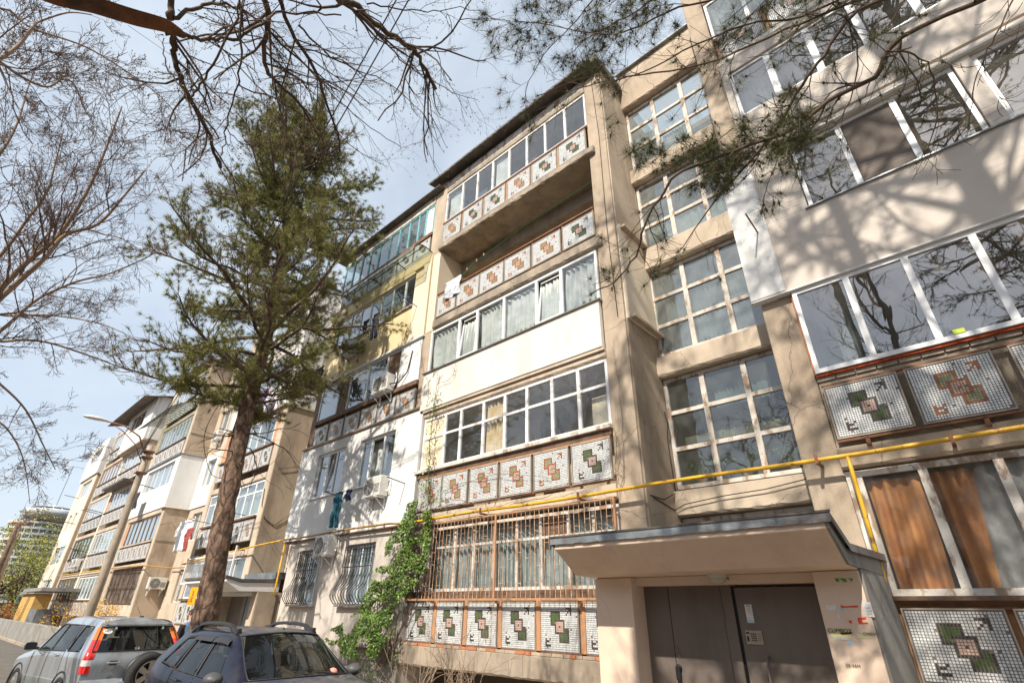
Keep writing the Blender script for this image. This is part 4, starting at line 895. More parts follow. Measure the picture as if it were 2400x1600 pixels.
garment('towel','striped white cloth draped over the fourth-floor loggia rail','towel',-9.75,7.86,10.40,.72,.62,mat('striped_cloth',(.72,.72,.74),.9,(.42,.44,.5),14,contrast=(.48,.52)),'sheet',LG,12)
def line_rack(name,label,x0,x1,z,y=7.9,reach=.55,m=blackm,n=4,tilt=.08):
    r=empty(name,(x0,y,z),label,'clothesline','clotheslines on the facade',world=True)
    for x in (x0,x1): MB().tube([(x,y+.1,z),(x,y-reach,z+tilt)],.014,5).build('bracket',m,r)
    for i in range(n):
        t=(i+1)/n; MB().tube([(x0+(x1-x0)*q,y-reach*t,z+tilt*t-.05*math.sin(q*3.14)) for q in np.linspace(0,1,9)],.0016,3).build('line',wirem,r)
line_rack('clothesline','clothesline rack under the open second-floor window of the white wall',-14.1,-11.1,4.52)
line_rack('clothesline','clothesline rack below the fourth-floor window of the yellow wall',-14.3,-11.55,10.2)
line_rack('clothesline','clothesline wires on rusty arms across the pale wall at upper right',-1.46,4.0,7.48,7.87,.55,brownwood,4)
line_rack('clothesline','clothesline arms on the loggia right of the pine trunk',-21.4,-24.9,4.75,7.9,.8,brownwood,3)
line_rack('clothesline','clothesline arms at the brick-edged window',-21.0,-24.9,7.55,7.9,.7,brownwood,3)
for i,(x,z) in enumerate(((-48.2,4.9),(-48.4,7.6),(-50,7.7),(-57.5,7.6),(-61.5,10.2),(-36,7.7))):
    o=MB().tube([(x,8,z),(x,6.9,z+.15)],.025,4).build('washing_line_arm',greyplastic,origin=(x,8,z)); tag(o,['washing-line arm beside the curved awning of the far block', 'washing-line arm at third-floor height between the two loggia columns', 'washing-line arm just left of the third-floor pier', 'washing-line arm on the cream wall next to the white block edge', 'washing-line arm near the very end of the row', 'washing-line arm below the white third-floor window'][i],'bracket','washing-line arms on the far blocks')
r=empty('clothesline',(-10.6,8.1,10.4),'bright green rope slung across the open fourth-floor loggia','clothesline',world=True)
MB().tube([(-10.55,7.99,10.05),(-9,7.99,10.72),(-7,7.99,11.0),(-4.8,7.99,11.12)],.008,4).build('rope',rope,r)
for x,z in ((-8.9,10.74),(-8.6,10.80),(-9.3,10.62)): MB().box(x,x+.03,7.97,8.01,z-.04,z+.05).build('peg',orangewood,r)
# gas pipe
gp=empty('gas_pipe',(0,7.8,3.48),'yellow gas pipe running along the whole facade with rusty stretches','gas pipe',world=True)
def pz(x): return 3.485+.004*x*0 if x>-11 else 3.53
MB().tube([(x,7.76,3.485+.012*math.sin(x*1.3)) for x in np.linspace(5,-10.9,40)],.030,8).build('pipe',ypipe,gp,smooth=True)
MB().tube([(x,7.76,3.50+.012*math.sin(x*1.3)+(.0 if x>-11 else .04)) for x in np.linspace(-10.9,-17.0,16)],.027,8).build('pipe',rpipe,gp,smooth=True)
MB().tube([(-17,7.76,3.54),(-19,7.76,3.50),(-21,7.75,3.42),(-24.5,7.7,3.28),(-26.2,7.7,3.2)],.027,8).build('pipe',ypipe,gp,smooth=True)
MB().tube([(-26.2,7.7,3.2),(-26.3,9.0,3.2),(-32.3,9.0,3.35),(-32.5,7.8,3.4),(-39.6,7.8,3.5)],.03,6).build('pipe',rpipe,gp,smooth=True)
MB().tube([(-39.9,7.8,3.5),(-54.5,7.8,3.55)],.03,6).build('pipe',ypipe,gp,smooth=True)
MB().tube([(-39.6,7.8,3.5),(-39.6,7.75,1.9)],.03,6).build('down_pipe',ypipe,gp,smooth=True)
MB().tube([(-1.14,7.76,3.48),(-1.14,7.76,3.3),(-1.15,7.77,2.2),(-1.15,7.77,2.02),(-1.17,7.79,1.93),(-1.22,7.84,1.88),(-1.27,7.93,1.87)],.026,8).build('down_pipe',ypipe,gp,smooth=True)
MB().tube([(-16.97,7.76,3.5),(-16.97,7.76,2.2),(-17.0,7.78,2.02),(-17.1,7.85,1.95),(-17.25,7.95,1.95)],.027,8).build('down_pipe',ypipe,gp,smooth=True)
for x in (-.05,-1.5,-5.45,-8.0,-11.5,-14.2,-16.6,-20.5): 
    mb=MB(); mb.box(x-.02,x+.02,7.72,8.0,3.42,3.45); mb.box(x-.02,x+.02,7.71,7.73,3.42,3.55); mb.build('pipe_clamp',rust,gp)
# loose cables
def cable(label,pts,r=.008,name='cable',m=wirem): 
    P=[Vector(p) for p in pts]; 
    o=MB().tube(P,r,5).build(name,m,None,smooth=True,origin=tuple(P[0])); return tag(o,label,'cable')
cable('black cable sagging along the beam under the second-floor stair windows',[(-4.2,8.2,3.38),(-4.22,9.0,3.28),(-4.0,9.0,3.36),(-3.3,9.0,3.42),(-2.6,9.0,3.44),(-1.9,9.0,3.52)],.009)
cable('black cable dropping down the edge of the lowest stair windows',[(-4.2,9.1,5.2),(-4.15,9.05,4.9),(-4.22,9.1,4.6),(-4.2,9.1,3.6),(-4.2,8.6,3.4),(-4.2,8.1,3.4)],.010)
cable('brown cable looped over the bare side wall right of the pine',[(-20.1,7.95,5.6),(-20.0,7.95,5.0),(-19.82,8.1,4.5),(-19.82,8.5,4.3),(-19.8,9.0,4.75),(-19.8,9.05,3.5)],.014)
cable('thin cable across the upper part of the bare side wall',[(-22.5,7.9,6.55),(-20.4,7.9,6.42),(-19.8,8.2,6.35),(-19.8,9.0,6.6)],.010)
cable('black hose from the third-floor air conditioner along the white board',[(-12.15,7.7,7.6),(-11.9,7.85,7.62),(-11.6,7.9,7.9),(-11.55,7.93,8.3),(-11.5,7.93,8.6)],.02)
cable('thin grey cable running down the main pier',[(-4.5,7.95,15),(-4.42,7.95,12.5),(-4.45,7.95,9.4),(-4.4,7.95,7)],.007)
# ================================================================== CARS
def cr(p0,p1,p2,p3,t): 
    return .5*((2*p1)+(-p0+p2)*t+(2*p0-5*p1+4*p2-p3)*t*t+(-p0+3*p1-3*p2+p3)*t**3)
class Surf:
    def __init__(s,P,kt=.75): s.P=np.array(P,float); s.kt=kt
    def __call__(s,u,v):
        P=s.P; ni,nj=P.shape[:2]
        i=min(int(u),ni-2); j=min(int(v),nj-2); a=u-i; b=v-j
        def row(ii):
            ii=max(0,min(ni-1,ii)); g=lambda q:P[ii][max(0,min(nj-1,q))] if q<nj else P[ii][nj-2]*np.array([1,-1,1])
            q=[g(j-1),g(j),g(j+1),g(j+2) if j+2<nj else (P[ii][nj-2]*np.array([1,-1,1]))]
            c=cr(*q,b); l=q[1]*(1-b)+q[2]*b; return c*s.kt+l*(1-s.kt)
        r=[row(i-1),row(i),row(i+1),row(i+2)]; c=cr(*r,a); l=r[1]*(1-a)+r[2]*a
        return c*s.kt+l*(1-s.kt)
    def n(s,u,v):
        e=.02; U=s.P.shape[0]-1; V=s.P.shape[1]-1
        a=s(min(u+e,U),v)-s(max(u-e,0),v); b=s(u,min(v+e,V))-s(u,max(v-e,0)); n=np.cross(a,b); return n/(np.linalg.norm(n)+1e-9)
TP=[0,.07,.25,.5,.75,.93,1]
def sheet_cells(S,cells,mb,off=0,mi=0,ins=False,sides=(1,-1),T=TP):
    for (i,j) in cells:
        t=[x for x in T if .06<x<.94] if ins else T
        if ins: t=[.07]+[x for x in T if .07<x<.93]+[.93]
        for sd in sides:
            P=[]
            for a in t:
                row=[]
                for b in t:
                    p=S(i+a,j+b); 
                    if off:
                        nn=S.n(i+a,j+b); c=np.array([-2,0,.8]); p=p+nn*off*(1 if nn[2]*1+nn[1]*1>0 else -1)
                    row.append((p[0],p[1]*sd,p[2]))
                P.append(row if sd>0 else row[::-1])
            mb.grid(P,mi)
def car_body(root,S,glass_cells,open_cells,paint,roofcells=(),roofpaint=None,name='body'):
    ni,nj=S.P.shape[0]-1,S.P.shape[1]-1; full=[]; 
    mb=MB()
    for i in range(ni):
        for j in range(nj):
            c=(i,j)
            if c in open_cells: continue
            if c in glass_cells:
                bl,br,tl,tr=glass_cells[c]   # which borders keep a body strip: i-,i+,j-,j+
                ts=TP
                for a in range(len(ts)-1):
                    for b in range(len(ts)-1):
                        e=(a==0 and bl) or (a==len(ts)-2 and br) or (b==0 and tl) or (b==len(ts)-2 and tr)
                        if not e: continue
                        for sd in (1,-1):
                            q=[S(i+ts[a+da],j+ts[b+db]) for da,db in ((0,0),(1,0),(1,1),(0,1))]; q=[(x[0],x[1]*sd,x[2]) for x in q]
                            mb.face(q if sd>0 else q[::-1])
            else: sheet_cells(S,[c],mb,mi=1 if c in roofcells else 0)
    bm_=mb.build(name,[paint,roofpaint or paint],root,smooth=True)
    me=bm_.data
    import bmesh
    bm=bmesh.new(); bm.from_mesh(me); bmesh.ops.remove_doubles(bm,verts=bm.verts,dist=.0008); bmesh.ops.recalc_face_normals(bm,faces=bm.faces); bm.to_mesh(me); bm.free()
    return bm_
def glass_part(root,S,cells,name,m,sides=(1,),ranges=None,off=-.006,nU=8,nV=8):
    """cells: list of (u0,u1,v0,v1)"""
    mb=MB()
    for (u0,u1,v0,v1) in cells:
        for sd in sides:
            P=[]
            for a in range(nU+1):
                row=[]
                for b in range(nV+1):
                    u=u0+(u1-u0)*a/nU; v=v0+(v1-v0)*b/nV; p=S(u,v); n=S.n(u,v)
                    ctr=np.array([-2.2,0,.6]); 
                    if np.dot(n,p*np.array([0,1,1])-np.array([0,0,.6]))<0: n=-n
                    p=p+n*off; row.append((p[0],p[1]*sd,p[2]))
                P.append(row if sd>0 else row[::-1])
            mb.grid(P)
    return mb.build(name,m,root,smooth=True)
def edge_line(root,S,uv,name,m,r=.008,side=1,off=.002,parent=None):
    P=[]
    for u,v in uv:
        p=S(u,v); n=S.n(u,v)
        if np.dot(n,p*np.array([0,1,1])-np.array([0,0,.6]))<0: n=-n
        p=p+n*off; P.append((p[0],p[1]*side,p[2]))
    return MB().tube(P,r,5).build(name,m,parent or root,smooth=True)
def seg(a,b,n=8): return [(a[0]+(b[0]-a[0])*i/n,a[1]+(b[1]-a[1])*i/n) for i in range(n+1)]
def wheel_obj(root,x,y,z,R,W,name='wheel',axis='y',spokes=6,sign=1):
    # axis along y (side wheels) or x (spare); built about its own centre
    w=MB(); pr=[(R*.66,-W*.42),(R*.72,-W*.5),(R*.9,-W*.5),(R*.985,-W*.40),(R,-W*.3),(R,W*.3),(R*.985,W*.40),(R*.9,W*.5),(R*.72,W*.5),(R*.66,W*.42)]
    w.lathe(pr,0,0,0,48,axis); t=w.build('tyre',rubber,None,smooth=True)
    e=bpy.data.objects.new(name,None); COL.objects.link(e); e.parent=root; e.location=(x,y,z); e.empty_display_size=.1
    t.parent=e
    mb=MB(); s=sign
    mb.lathe([(R*.67,s*W*.40),(R*.655,s*W*.46),(R*.61,s*W*.46),(R*.585,s*W*.30),(R*.57,-s*W*.2)],0,0,0,48,axis)
    mb.lathe([(0,s*W*.36),(R*.14,s*W*.36),(R*.22,s*W*.30),(R*.22,s*W*.1)],0,0,0,24,axis)
    for k in range(spokes):
        a=2*math.pi*(k+.5)/spokes
        for (r0,r1,wd0,wd1) in ((R*.12,R*.62,.040,.052),):
            c,s_=math.cos(a),math.sin(a)
            def P(r,t_,h):
                A=(c*r-s_*t_,s_*r+c*t_); return {'y':(A[0],h,A[1]),'x':(h,A[0],A[1])}[axis]
            h1=s*W*.34; h0=s*W*.44; hb=s*W*.15
            F_=[P(r0,-wd0,h1),P(r1,-wd1,h0),P(r1,wd1,h0),P(r0,wd0,h1)]; Bk=[P(r0,-wd0,hb),P(r1,-wd1,hb),P(r1,wd1,hb),P(r0,wd0,hb)]
            mb.face(F_); 
            for i in range(4): mb.face([F_[i],F_[(i+1)%4],Bk[(i+1)%4],Bk[i]])
    mb.build('rim',rimm,e,bevel=.006)
    d=MB().lathe([(0,-s*W*.05),(R*.6,-s*W*.05)],0,0,0,24,axis).build('brake_shade',trim,e)
    mb=MB()
    for k in range(5):
        a=k*6.283/5+.3; rr=R*.15; c=(rr*math.cos(a),rr*math.sin(a)); h=s*W*.345
        mb.lathe([(.011,h-s*.0),(.011,h+s*.006),(0,h+s*.006)],*( (c[0],0,c[1]) if axis=='y' else (0,c[0],c[1])),8,axis)
    mb.build('wheel_nut',trim,e); return e
# ------------------------------------------------------------------ dark blue car, nose towards +x
def duster(loc,th):
    r=empty('parked_car',loc,'dark blue dusty car with black roof rails and a pink plush toy behind its windscreen','car',rz=th)
    P=[
     [(0,.62,.30),(.02,.66,.52),(-.02,.70,.78),(-.10,.66,.93),(-.13,.55,.96),(-.13,.45,.975),(-.12,.25,.985),(-.11,0,.985)],
     [(-.42,.86,.28),(-.40,.89,.55),(-.42,.89,.84),(-.46,.82,.985),(-.48,.74,1.01),(-.46,.6,1.02),(-.42,.32,1.035),(-.40,0,1.04)],
     [(-1.20,.88,.28),(-1.18,.91,.60),(-1.17,.91,.90),(-1.17,.85,1.055),(-1.17,.79,1.09),(-1.14,.70,1.10),(-1.02,.38,1.115),(-.98,0,1.12)],
     [(-1.70,.88,.28),(-1.70,.905,.60),(-1.66,.905,.92),(-1.62,.86,1.065),(-1.93,.655,1.50),(-1.90,.575,1.555),(-1.80,.33,1.585),(-1.76,0,1.60)],
     [(-2.35,.88,.28),(-2.35,.905,.60),(-2.35,.905,.92),(-2.36,.865,1.085),(-2.40,.66,1.53),(-2.40,.575,1.60),(-2.40,.33,1.632),(-2.40,0,1.642)],
     [(-3.05,.88,.28),(-3.05,.91,.60),(-3.08,.915,.95),(-3.10,.87,1.11),(-3.05,.65,1.53),(-3.05,.565,1.605),(-3.05,.33,1.635),(-3.05,0,1.645)],
     [(-3.60,.87,.28),(-3.60,.91,.60),(-3.62,.92,.98),(-3.68,.86,1.16),(-3.48,.64,1.50),(-3.48,.555,1.59),(-3.5,.33,1.62),(-3.5,0,1.63)],
     [(-4.10,.80,.30),(-4.12,.84,.60),(-4.12,.85,.98),(-4.10,.79,1.18),(-3.90,.60,1.47),(-3.88,.53,1.56),(-3.88,.3,1.59),(-3.88,0,1.60)],
     [(-4.26,.60,.32),(-4.30,.66,.60),(-4.28,.68,.98),(-4.24,.62,1.16),(-4.06,.50,1.44),(-4.02,.44,1.50),(-4.0,.25,1.52),(-4.0,0,1.525)]]
    S=Surf(P)
    op={(2,5):0,(2,6):0}
    gc={(2,3):0,(3,3):0,(4,3):0,(5,3):0}
    opencells={(2,5),(2,6),(3,3),(4,3),(5,3)}
    roof={(i,j) for i in range(3,8) for j in (5,6)}
    b=car_body(r,S,{},opencells,blue,roof|{(0,5),(0,6),(1,5),(1,6),(0,4),(1,4)},dusty)
    ws=glass_part(r,S,[(2.03,2.975,5.0,7.0)],'windscreen',glass_c,sides=(1,-1),nU=10,nV=10)
    for sd in (1,-1): edge_line(r,S,[(2.02,7.0)]+seg((2.02,6.9),(2.02,5.05))+seg((2.05,5.02),(2.97,5.02),10)+seg((2.985,5.1),(2.985,7.0)),'seal',trim,.011,sd,parent=ws)
    for sd in (1,-1):
        g=glass_part(r,S,[(3.04,3.93,3.05,3.94)],'front_door_window',glass_c,sides=(sd,))
        edge_line(r,S,seg((3.02,3.03),(3.95,3.03))+seg((3.95,3.1),(3.95,3.9))+seg((3.95,3.96),(3.02,3.96)),'seal',trim,.010,sd,parent=g)
        g=glass_part(r,S,[(4.07,4.93,3.05,3.94)],'rear_door_window',glass_c,sides=(sd,))
        edge_line(r,S,seg((4.05,3.03),(4.95,3.03))+seg((4.95,3.1),(4.95,3.9))+seg((4.95,3.96),(4.05,3.96))+seg((4.05,3.9),(4.05,3.1)),'seal',trim,.010,sd,parent=g)
        g=glass_part(r,S,[(5.10,5.90,3.08,3.90)],'quarter_window',glass_c,sides=(sd,))
        edge_line(r,S,seg((5.08,3.06),(5.92,3.06))+seg((5.92,3.1),(5.92,3.9))+seg((5.92,3.92),(5.08,3.92))+seg((5.08,3.9),(5.08,3.1)),'seal',trim,.010,sd,parent=g)
        for (u,a,c) in ((3.98,2.98,4.02),(5.0,2.98,4.02)): glass_part(r,S,[(u-.05,u+.05,a,c)],'pillar_cover',blue,sides=(sd,),off=.002,nU=2)
        # wind deflectors over the doors
        for (u0,u1) in ((3.0,3.97),(4.02,4.97)):
            P2=[]
            for k in range(11):
                u=u0+(u1-u0)*k/10; row=[]
                for v,o_ in ((4.03,.006),(3.92,.03),(3.80,.045)):
                    p=S(u,v); n=S.n(u,v); n=n if n[1]>0 else -n; p=p+n*o_; row.append((p[0],p[1]*sd,p[2]))
                P2.append(row)
            MB().grid(P2).build('wind_deflector',trim,r,smooth=True)
        edge_line(r,S,seg((2.02,1.0),(2.02,2.9)),'door_gap',trim,.004,sd); edge_line(r,S,seg((4.0,.5),(4.0,2.95)),'door_gap',trim,.004,sd); edge_line(r,S,seg((5.02,1.3),(5.02,2.95)),'door_gap',trim,.004,sd)
        edge_line(r,S,seg((3.45,2.45),(3.75,2.45),4),'door_handle',trim,.014,sd,.03); edge_line(r,S,seg((4.5,2.45),(4.8,2.45),4),'door_handle',trim,.014,sd,.03)
        # roof rail : two feet and a bar
        y=sd*.565; mb=MB(); top=[]; 
        for k in range(17):
            t=k/16; x=-1.98-1.55*t; h=1.572+.075*min(1,math.sin(min(t,1-t)*math.pi*1.5+.0)*1.25) ; h=min(h,1.668)+.05*math.sin(t*math.pi)
            top.append((x,y,h,.036+.012*(t<.12 or t>.88)))
        P3=[[(x,yy-w_,h-.026),(x,yy-w_*.8,h+.020),(x,yy+w_*.8,h+.020),(x,yy+w_,h-.026)] for x,yy,h,w_ in top]
        mb.grid(P3,0,True); 
        for x0,x1 in ((-1.98,-2.22),(-3.30,-3.53)):
            mb.box(min(x0,x1),max(x0,x1),y-.03,y+.03,1.53,1.645)
        mb.build('roof_rail',trim,r,smooth=False,bevel=.012)
        # mirror
        mb=MB(); Pm=[]
        for k in range(9):
            a=k*math.pi/8; Pm.append([( -1.42+.10*math.sin(a)*1.0, sd*(.98+.12*math.cos(t)*math.sin(a)**.6), 1.13+.085*math.sin(t)*math.sin(a)**.6 -.0) if 0 else (-1.46+.14*k/8, sd*(1.0+.115*math.cos(t)*(1-(k/8)**3*.8)),1.12+.08*math.sin(t)*(1-(k/8)**3*.8)) for t in np.linspace(0,6.283,17)[:-1]])
        mb.grid(Pm,0,True); mb.face([p for p in Pm[0]]); mb.face([p for p in Pm[-1]]); m_=mb.build('mirror',greyplastic,r,smooth=True)
        MB().tube([(-1.40,sd*.90,1.06),(-1.38,sd*.82,1.05)],.03,6).build('mirror_arm',trim,m_)
    # wipers, aerial, sticker, toy
    for a,bp_ in (((2.06,5.4),(2.16,6.8)),): 
        p=S(2.04,6.9); MB().tube([(-1.0,.1,1.135),(-1.12,-.15,1.175),(-1.20,-.32,1.19)],.009,5).build('wiper',trim,r); MB().tube([(-1.03,.5,1.125),(-1.08,.28,1.15),(-1.10,.0,1.165),(-1.10,-.15,1.17)],.010,5).build('wiper_blade',trim,r)
    MB().tube([(-1.86,.02,1.61),(-1.90,.02,1.65)],.014,6).build('aerial_base',trim,r)
    # cabin : dash, seats, floor
    mb=MB(); mb.box(-1.75,-1.05,-.72,.72,.75,1.045); mb.build('dashboard',trim,r,bevel=.04)
    for y in (-.37,.37):
        for x in (-2.45,-3.25):
            mb=MB(); mb.box(x-.12,x+.0,y-.24,y+.24,.7,1.28); mb.box(x-.10,x-.0,y-.13,y+.13,1.3,1.5); mb.build('seat',greyplastic,r,bevel=.05)
    mb=MB(); mb.box(-3.9,-.4,-.80,.80,.30,.34); mb.build('floor_pan',trim,r)
    MB().lathe([(.17,0),(.185,.012),(.17,.024)],0,0,0,20,'x').build('steering_wheel',trim,r).location=(-1.85,.37,1.03)
    mr=MB().box(-1.80,-1.77,-.11,.11,1.42,1.49).build('inner_mirror',trim,r,bevel=.012)
    for x,sd in ((-.82,1),(-.82,-1),(-3.5,1),(-3.5,-1)): wheel_obj(r,x,sd*.80,.34,.34,.22,sign=sd)
    return r,S
dst,SD=duster((-6.21,4.0,GZ),math.radians(1.9))
def world_of(o,p): return Matrix.Translation(o.location)@Matrix.Rotation(o.rotation_euler.z,4,'Z')@Vector(p)
# plush toy: round head with stubby arms, lying on the dashboard
pt=world_of(dst,(-1.16,.47,1.06)); toy=empty('plush_toy',pt,'pink plush toy octopus with blue arm tips on the dashboard behind the windscreen','plush toy')
MB().lathe([(0,-.0),(.045,.005),(.065,.035),(.06,.075),(.035,.10),(0,.108)],0,0,.02,18).build('head',pinkpl,toy,smooth=True)
for k in range(7):
    a=k*.9; mb=MB(); mb.tube([(0,0,.03),(.05*math.cos(a),.05*math.sin(a),.028),(.085*math.cos(a),.085*math.sin(a),.022),(.10*math.cos(a),.10*math.sin(a),.035)],[.025,.026,.022,.012],8); ar=mb.build('arm',pinkpl,toy,smooth=True)
    MB().lathe([(0,-.008),(.016,0),(.0,.012)],.095*math.cos(a),.095*math.sin(a),.022,8).build('arm_tip',bluepl,ar)
pt=world_of(dst,(-1.13,-.42,1.10)); o=MB().lathe([(0,0),(.028,0),(.028,.004),(0,.004)],0,0,0,14,'x').build('sticker',mat('turquoise_sticker',(.0,.45,.45),.4)); o.location=pt; o.rotation_euler=(0,-.6,0); tag(o,'small round turquoise disc low in the blue car windscreen','sticker')

# ------------------------------------------------------------------ silver car, tail towards the viewer, nose towards -x
def crv(loc,th):
    r=empty('parked_car',loc,'silver off-road car seen from behind, spare wheel on its tailgate','car',rz=th)
    P=[ # from tail (x=0) to nose
     [(.03,.80,.34),(.00,.86,.60),(.02,.87,.95),(.06,.845,1.10),(.37,.70,1.52),(.44,.60,1.63),(.46,.33,1.665),(.47,0,1.675)],
     [(.45,.84,.32),(.45,.885,.60),(.45,.89,.95),(.46,.865,1.09),(.60,.695,1.53),(.62,.595,1.64),(.62,.33,1.675),(.62,0,1.685)],
     [(1.10,.85,.30),(1.10,.89,.60),(1.12,.895,.95),(1.14,.87,1.07),(1.12,.69,1.54),(1.12,.59,1.65),(1.12,.33,1.685),(1.12,0,1.695)],
     [(2.00,.85,.30),(2.00,.89,.60),(2.00,.895,.94),(2.0,.87,1.045),(2.0,.685,1.54),(2.0,.59,1.65),(2.0,.33,1.68),(2.0,0,1.69)],
     [(2.65,.85,.30),(2.65,.89,.60),(2.67,.895,.92),(2.78,.865,1.02),(2.42,.67,1.51),(2.42,.575,1.60),(2.36,.33,1.635),(2.34,0,1.645)],
     [(3.05,.85,.30),(3.05,.89,.60),(3.07,.89,.90),(3.15,.83,1.00),(3.14,.78,1.03),(3.16,.70,1.04),(3.26,.36,1.06),(3.30,0,1.065)],
     [(3.95,.83,.30),(3.95,.87,.58),(3.95,.87,.80),(3.90,.79,.90),(3.90,.72,.93),(3.92,.6,.95),(3.97,.3,.97),(4.0,0,.97)],
     [(4.30,.60,.32),(4.36,.66,.55),(4.34,.68,.70),(4.28,.62,.82),(4.26,.55,.84),(4.26,.45,.85),(4.28,.25,.86),(4.28,0,.86)]]
    S=Surf(P,.7)
    opencells={(1,3),(2,3),(3,3),(4,5),(4,6)}
    b=car_body(r,S,{},opencells,silver)
    for sd in (1,-1):
        g=glass_part(r,S,[(1.10,1.90,3.06,3.90)],'quarter_window',glass_c,sides=(sd,)); edge_line(r,S,seg((1.06,3.04),(1.93,3.04))+seg((1.93,3.1),(1.93,3.9))+seg((1.93,3.95),(1.06,3.95))+seg((1.06,3.9),(1.06,3.1)),'seal',trim,.012,sd,parent=g)
        g=glass_part(r,S,[(2.06,2.97,3.05,3.93)],'rear_door_window',glass_c,sides=(sd,)); edge_line(r,S,seg((2.03,3.03),(3.0,3.03))+seg((3.0,3.96),(2.03,3.96))+seg((2.03,3.9),(2.03,3.1)),'seal',trim,.012,sd,parent=g)
        g=glass_part(r,S,[(3.03,3.97,3.05,3.93)],'front_door_window',glass_c,sides=(sd,)); edge_line(r,S,seg((3.0,3.03),(3.98,3.03))+seg((3.98,3.96),(3.0,3.96)),'seal',trim,.012,sd,parent=g)
        glass_part(r,S,[(2.0,2.05,2.98,4.02),(1.93,2.0,2.98,4.02)],'pillar_cover',silver,sides=(sd,),off=.001,nU=2); glass_part(r,S,[(1.0,1.06,2.98,4.02)],'pillar_cover',silver,sides=(sd,),off=.001,nU=2)
        glass_part(r,S,[(2.98,3.03,3.0,4.0)],'pillar_cover',trim,sides=(sd,),off=.003,nU=2)
        edge_line(r,S,seg((2.02,1.0),(2.02,2.95)),'door_gap',trim,.004,sd); edge_line(r,S,seg((3.0,.6),(3.0,2.95)),'door_gap',trim,.004,sd); edge_line(r,S,seg((4.6,.6),(4.6,2.8)),'door_gap',trim,.004,sd)
        edge_line(r,S,seg((2.25,2.55),(2.5,2.55),4),'door_handle',silver,.014,sd,.03); edge_line(r,S,seg((3.25,2.55),(3.5,2.55),4),'door_handle',silver,.014,sd,.03)
        # tall tail lamp following the rear corner : built in three coloured lengths
        for (t0,t1,m_,nm) in ((.0,.13,redl,'tail_lamp'),(.13,.27,whl,'reversing_lamp'),(.27,.78,redl,'tail_lamp'),(.78,1.0,orl,'indicator_lamp')):
            P2=[]
            for k in range(7):
                t=t0+(t1-t0)*k/6
                v=1.45+2.6*t; wd=.13-.03*t
                q=S(0.0,min(v,4.0)); base=np.array([q[0],q[1],q[2]])
                if t<.35: zf=.90+.2*t/.35; 
                row=[]
                sidep=S(.0+.40*(1-.35*t),min(v,4.0))
                row.append((sidep[0],(sidep[1]+.008)*sd,sidep[2]))
                row.append(((q[0]+sidep[0])/2-.01,(sidep[1]*.5+q[1]*.5+.016)*sd,(sidep[2]+q[2])/2))
                row.append((q[0]-.012,(q[1]+.008)*sd,q[2]))
                row.append((q[0]-.022,(q[1]-.05)*sd,q[2])); row.append((q[0]-.016,(q[1]-.125)*sd,q[2]))
                P2.append(row)
            MB().grid(P2).build(nm,m_,r,smooth=True)
        # mirror
        Pm=[[(2.80-.12*k/8+.12, sd*(1.0+.12*math.cos(t)*(1-(k/8)**3*.8)),1.10+.085*math.sin(t)*(1-(k/8)**3*.8)) for t in np.linspace(0,6.283,17)[:-1]] for k in range(9)]
        Pm=[[(2.86+(p[0]-2.92)*-1,p[1],p[2]) for p in row] for row in Pm]
        mb=MB().grid(Pm,0,True); mb.face(Pm[0]); mb.face(Pm[-1]); m_=mb.build('mirror',silver,r,smooth=True)
        mb=MB(); mb.box(2.845,2.853,sd*1.0-.095,sd*1.0+.095,1.035,1.165); mb.build('mirror_glass',trim,m_); MB().box(2.85,2.93,min(sd*.84,sd*.93),max(sd*.84,sd*.93),1.03,1.08).build('mirror_arm',trim,m_)
    # tailgate surface
    def rearP(u,v): # u -1..1 across, v rows
        rows=[(.30,.02,.78),(.42,-.07,.84),(.60,-.09,.86),(.66,.0,.865),(.95,.012,.865),(1.10,.055,.845),(1.52,.365,.70),(1.60,.42,.63),(1.665,.46,.34)]
        z,x,h=rows[v]; return (x-.05*(1-u*u)*(1 if v<7 else .6),u*h,z+(.0 if v<8 else .0)+.02*(1-u*u)*(v>=7))
    def patch(v0,v1,u0,u1,off=0,m_=silver,name='tailgate',n=14):
        P2=[]
        for k in range(n+1):
            u=u0+(u1-u0)*k/n; row=[]
            for vv in np.linspace(v0,v1,max(2,int((v1-v0)*3)+1)):
                a=int(min(vv,7.999)); t=vv-a; p=np.array(rearP(u,a))*(1-t)+np.array(rearP(u,min(a+1,8)))*t; row.append((p[0]-off,p[1],p[2]))
            P2.append(row)
        return MB().grid(P2).build(name,m_,r,smooth=True)
    patch(3,5,-1,1,name='tailgate'); patch(6.02,8,-1,1,name='rear_header'); bp=patch(0,3,-1,1,.0,name='rear_bumper')
    patch(5,6.02,-1,-.955,0,name='rear_pillar'); patch(5,6.02,.955,1,0,name='rear_pillar')
    rg=patch(5.02,6.0,-.955,.955,-.004,glass_c,'rear_window',16)
    def RP(u,v,off=.01):
        a=int(min(v,7.99)); t=v-a; p=np.array(rearP(u,a))*(1-t)+np.array(rearP(u,a+1))*t; return (p[0]-off,p[1],p[2])
    MB().tube([RP(u,5.03) for u in np.linspace(-.95,.95,16)]+[RP(.95,v) for v in np.linspace(5.1,5.95,5)]+[RP(u,5.99) for u in np.linspace(.95,-.95,16)]+[RP(-.95,v) for v in np.linspace(5.9,5.05,5)],.012,5).build('seal',trim,rg)
    sp=MB(); 
    for s,z0 in ((1,0),): sp.grid([[RP(u,6.05,.05),RP(u,6.3,.10),RP(u,7.2,.03)] for u in np.linspace(-.93,.93,16)])
    sp.build('roof_spoiler',silver,r,smooth=True)
    for u in (-.62,.62): MB().box(-.03,.03,-.018,.018,-.05,.05,0,Matrix.Translation(Vector(RP(u,5.95,.03)))@Matrix.Rotation(.65,4,'Y')).build('window_hinge',silver,rg,bevel=.006)
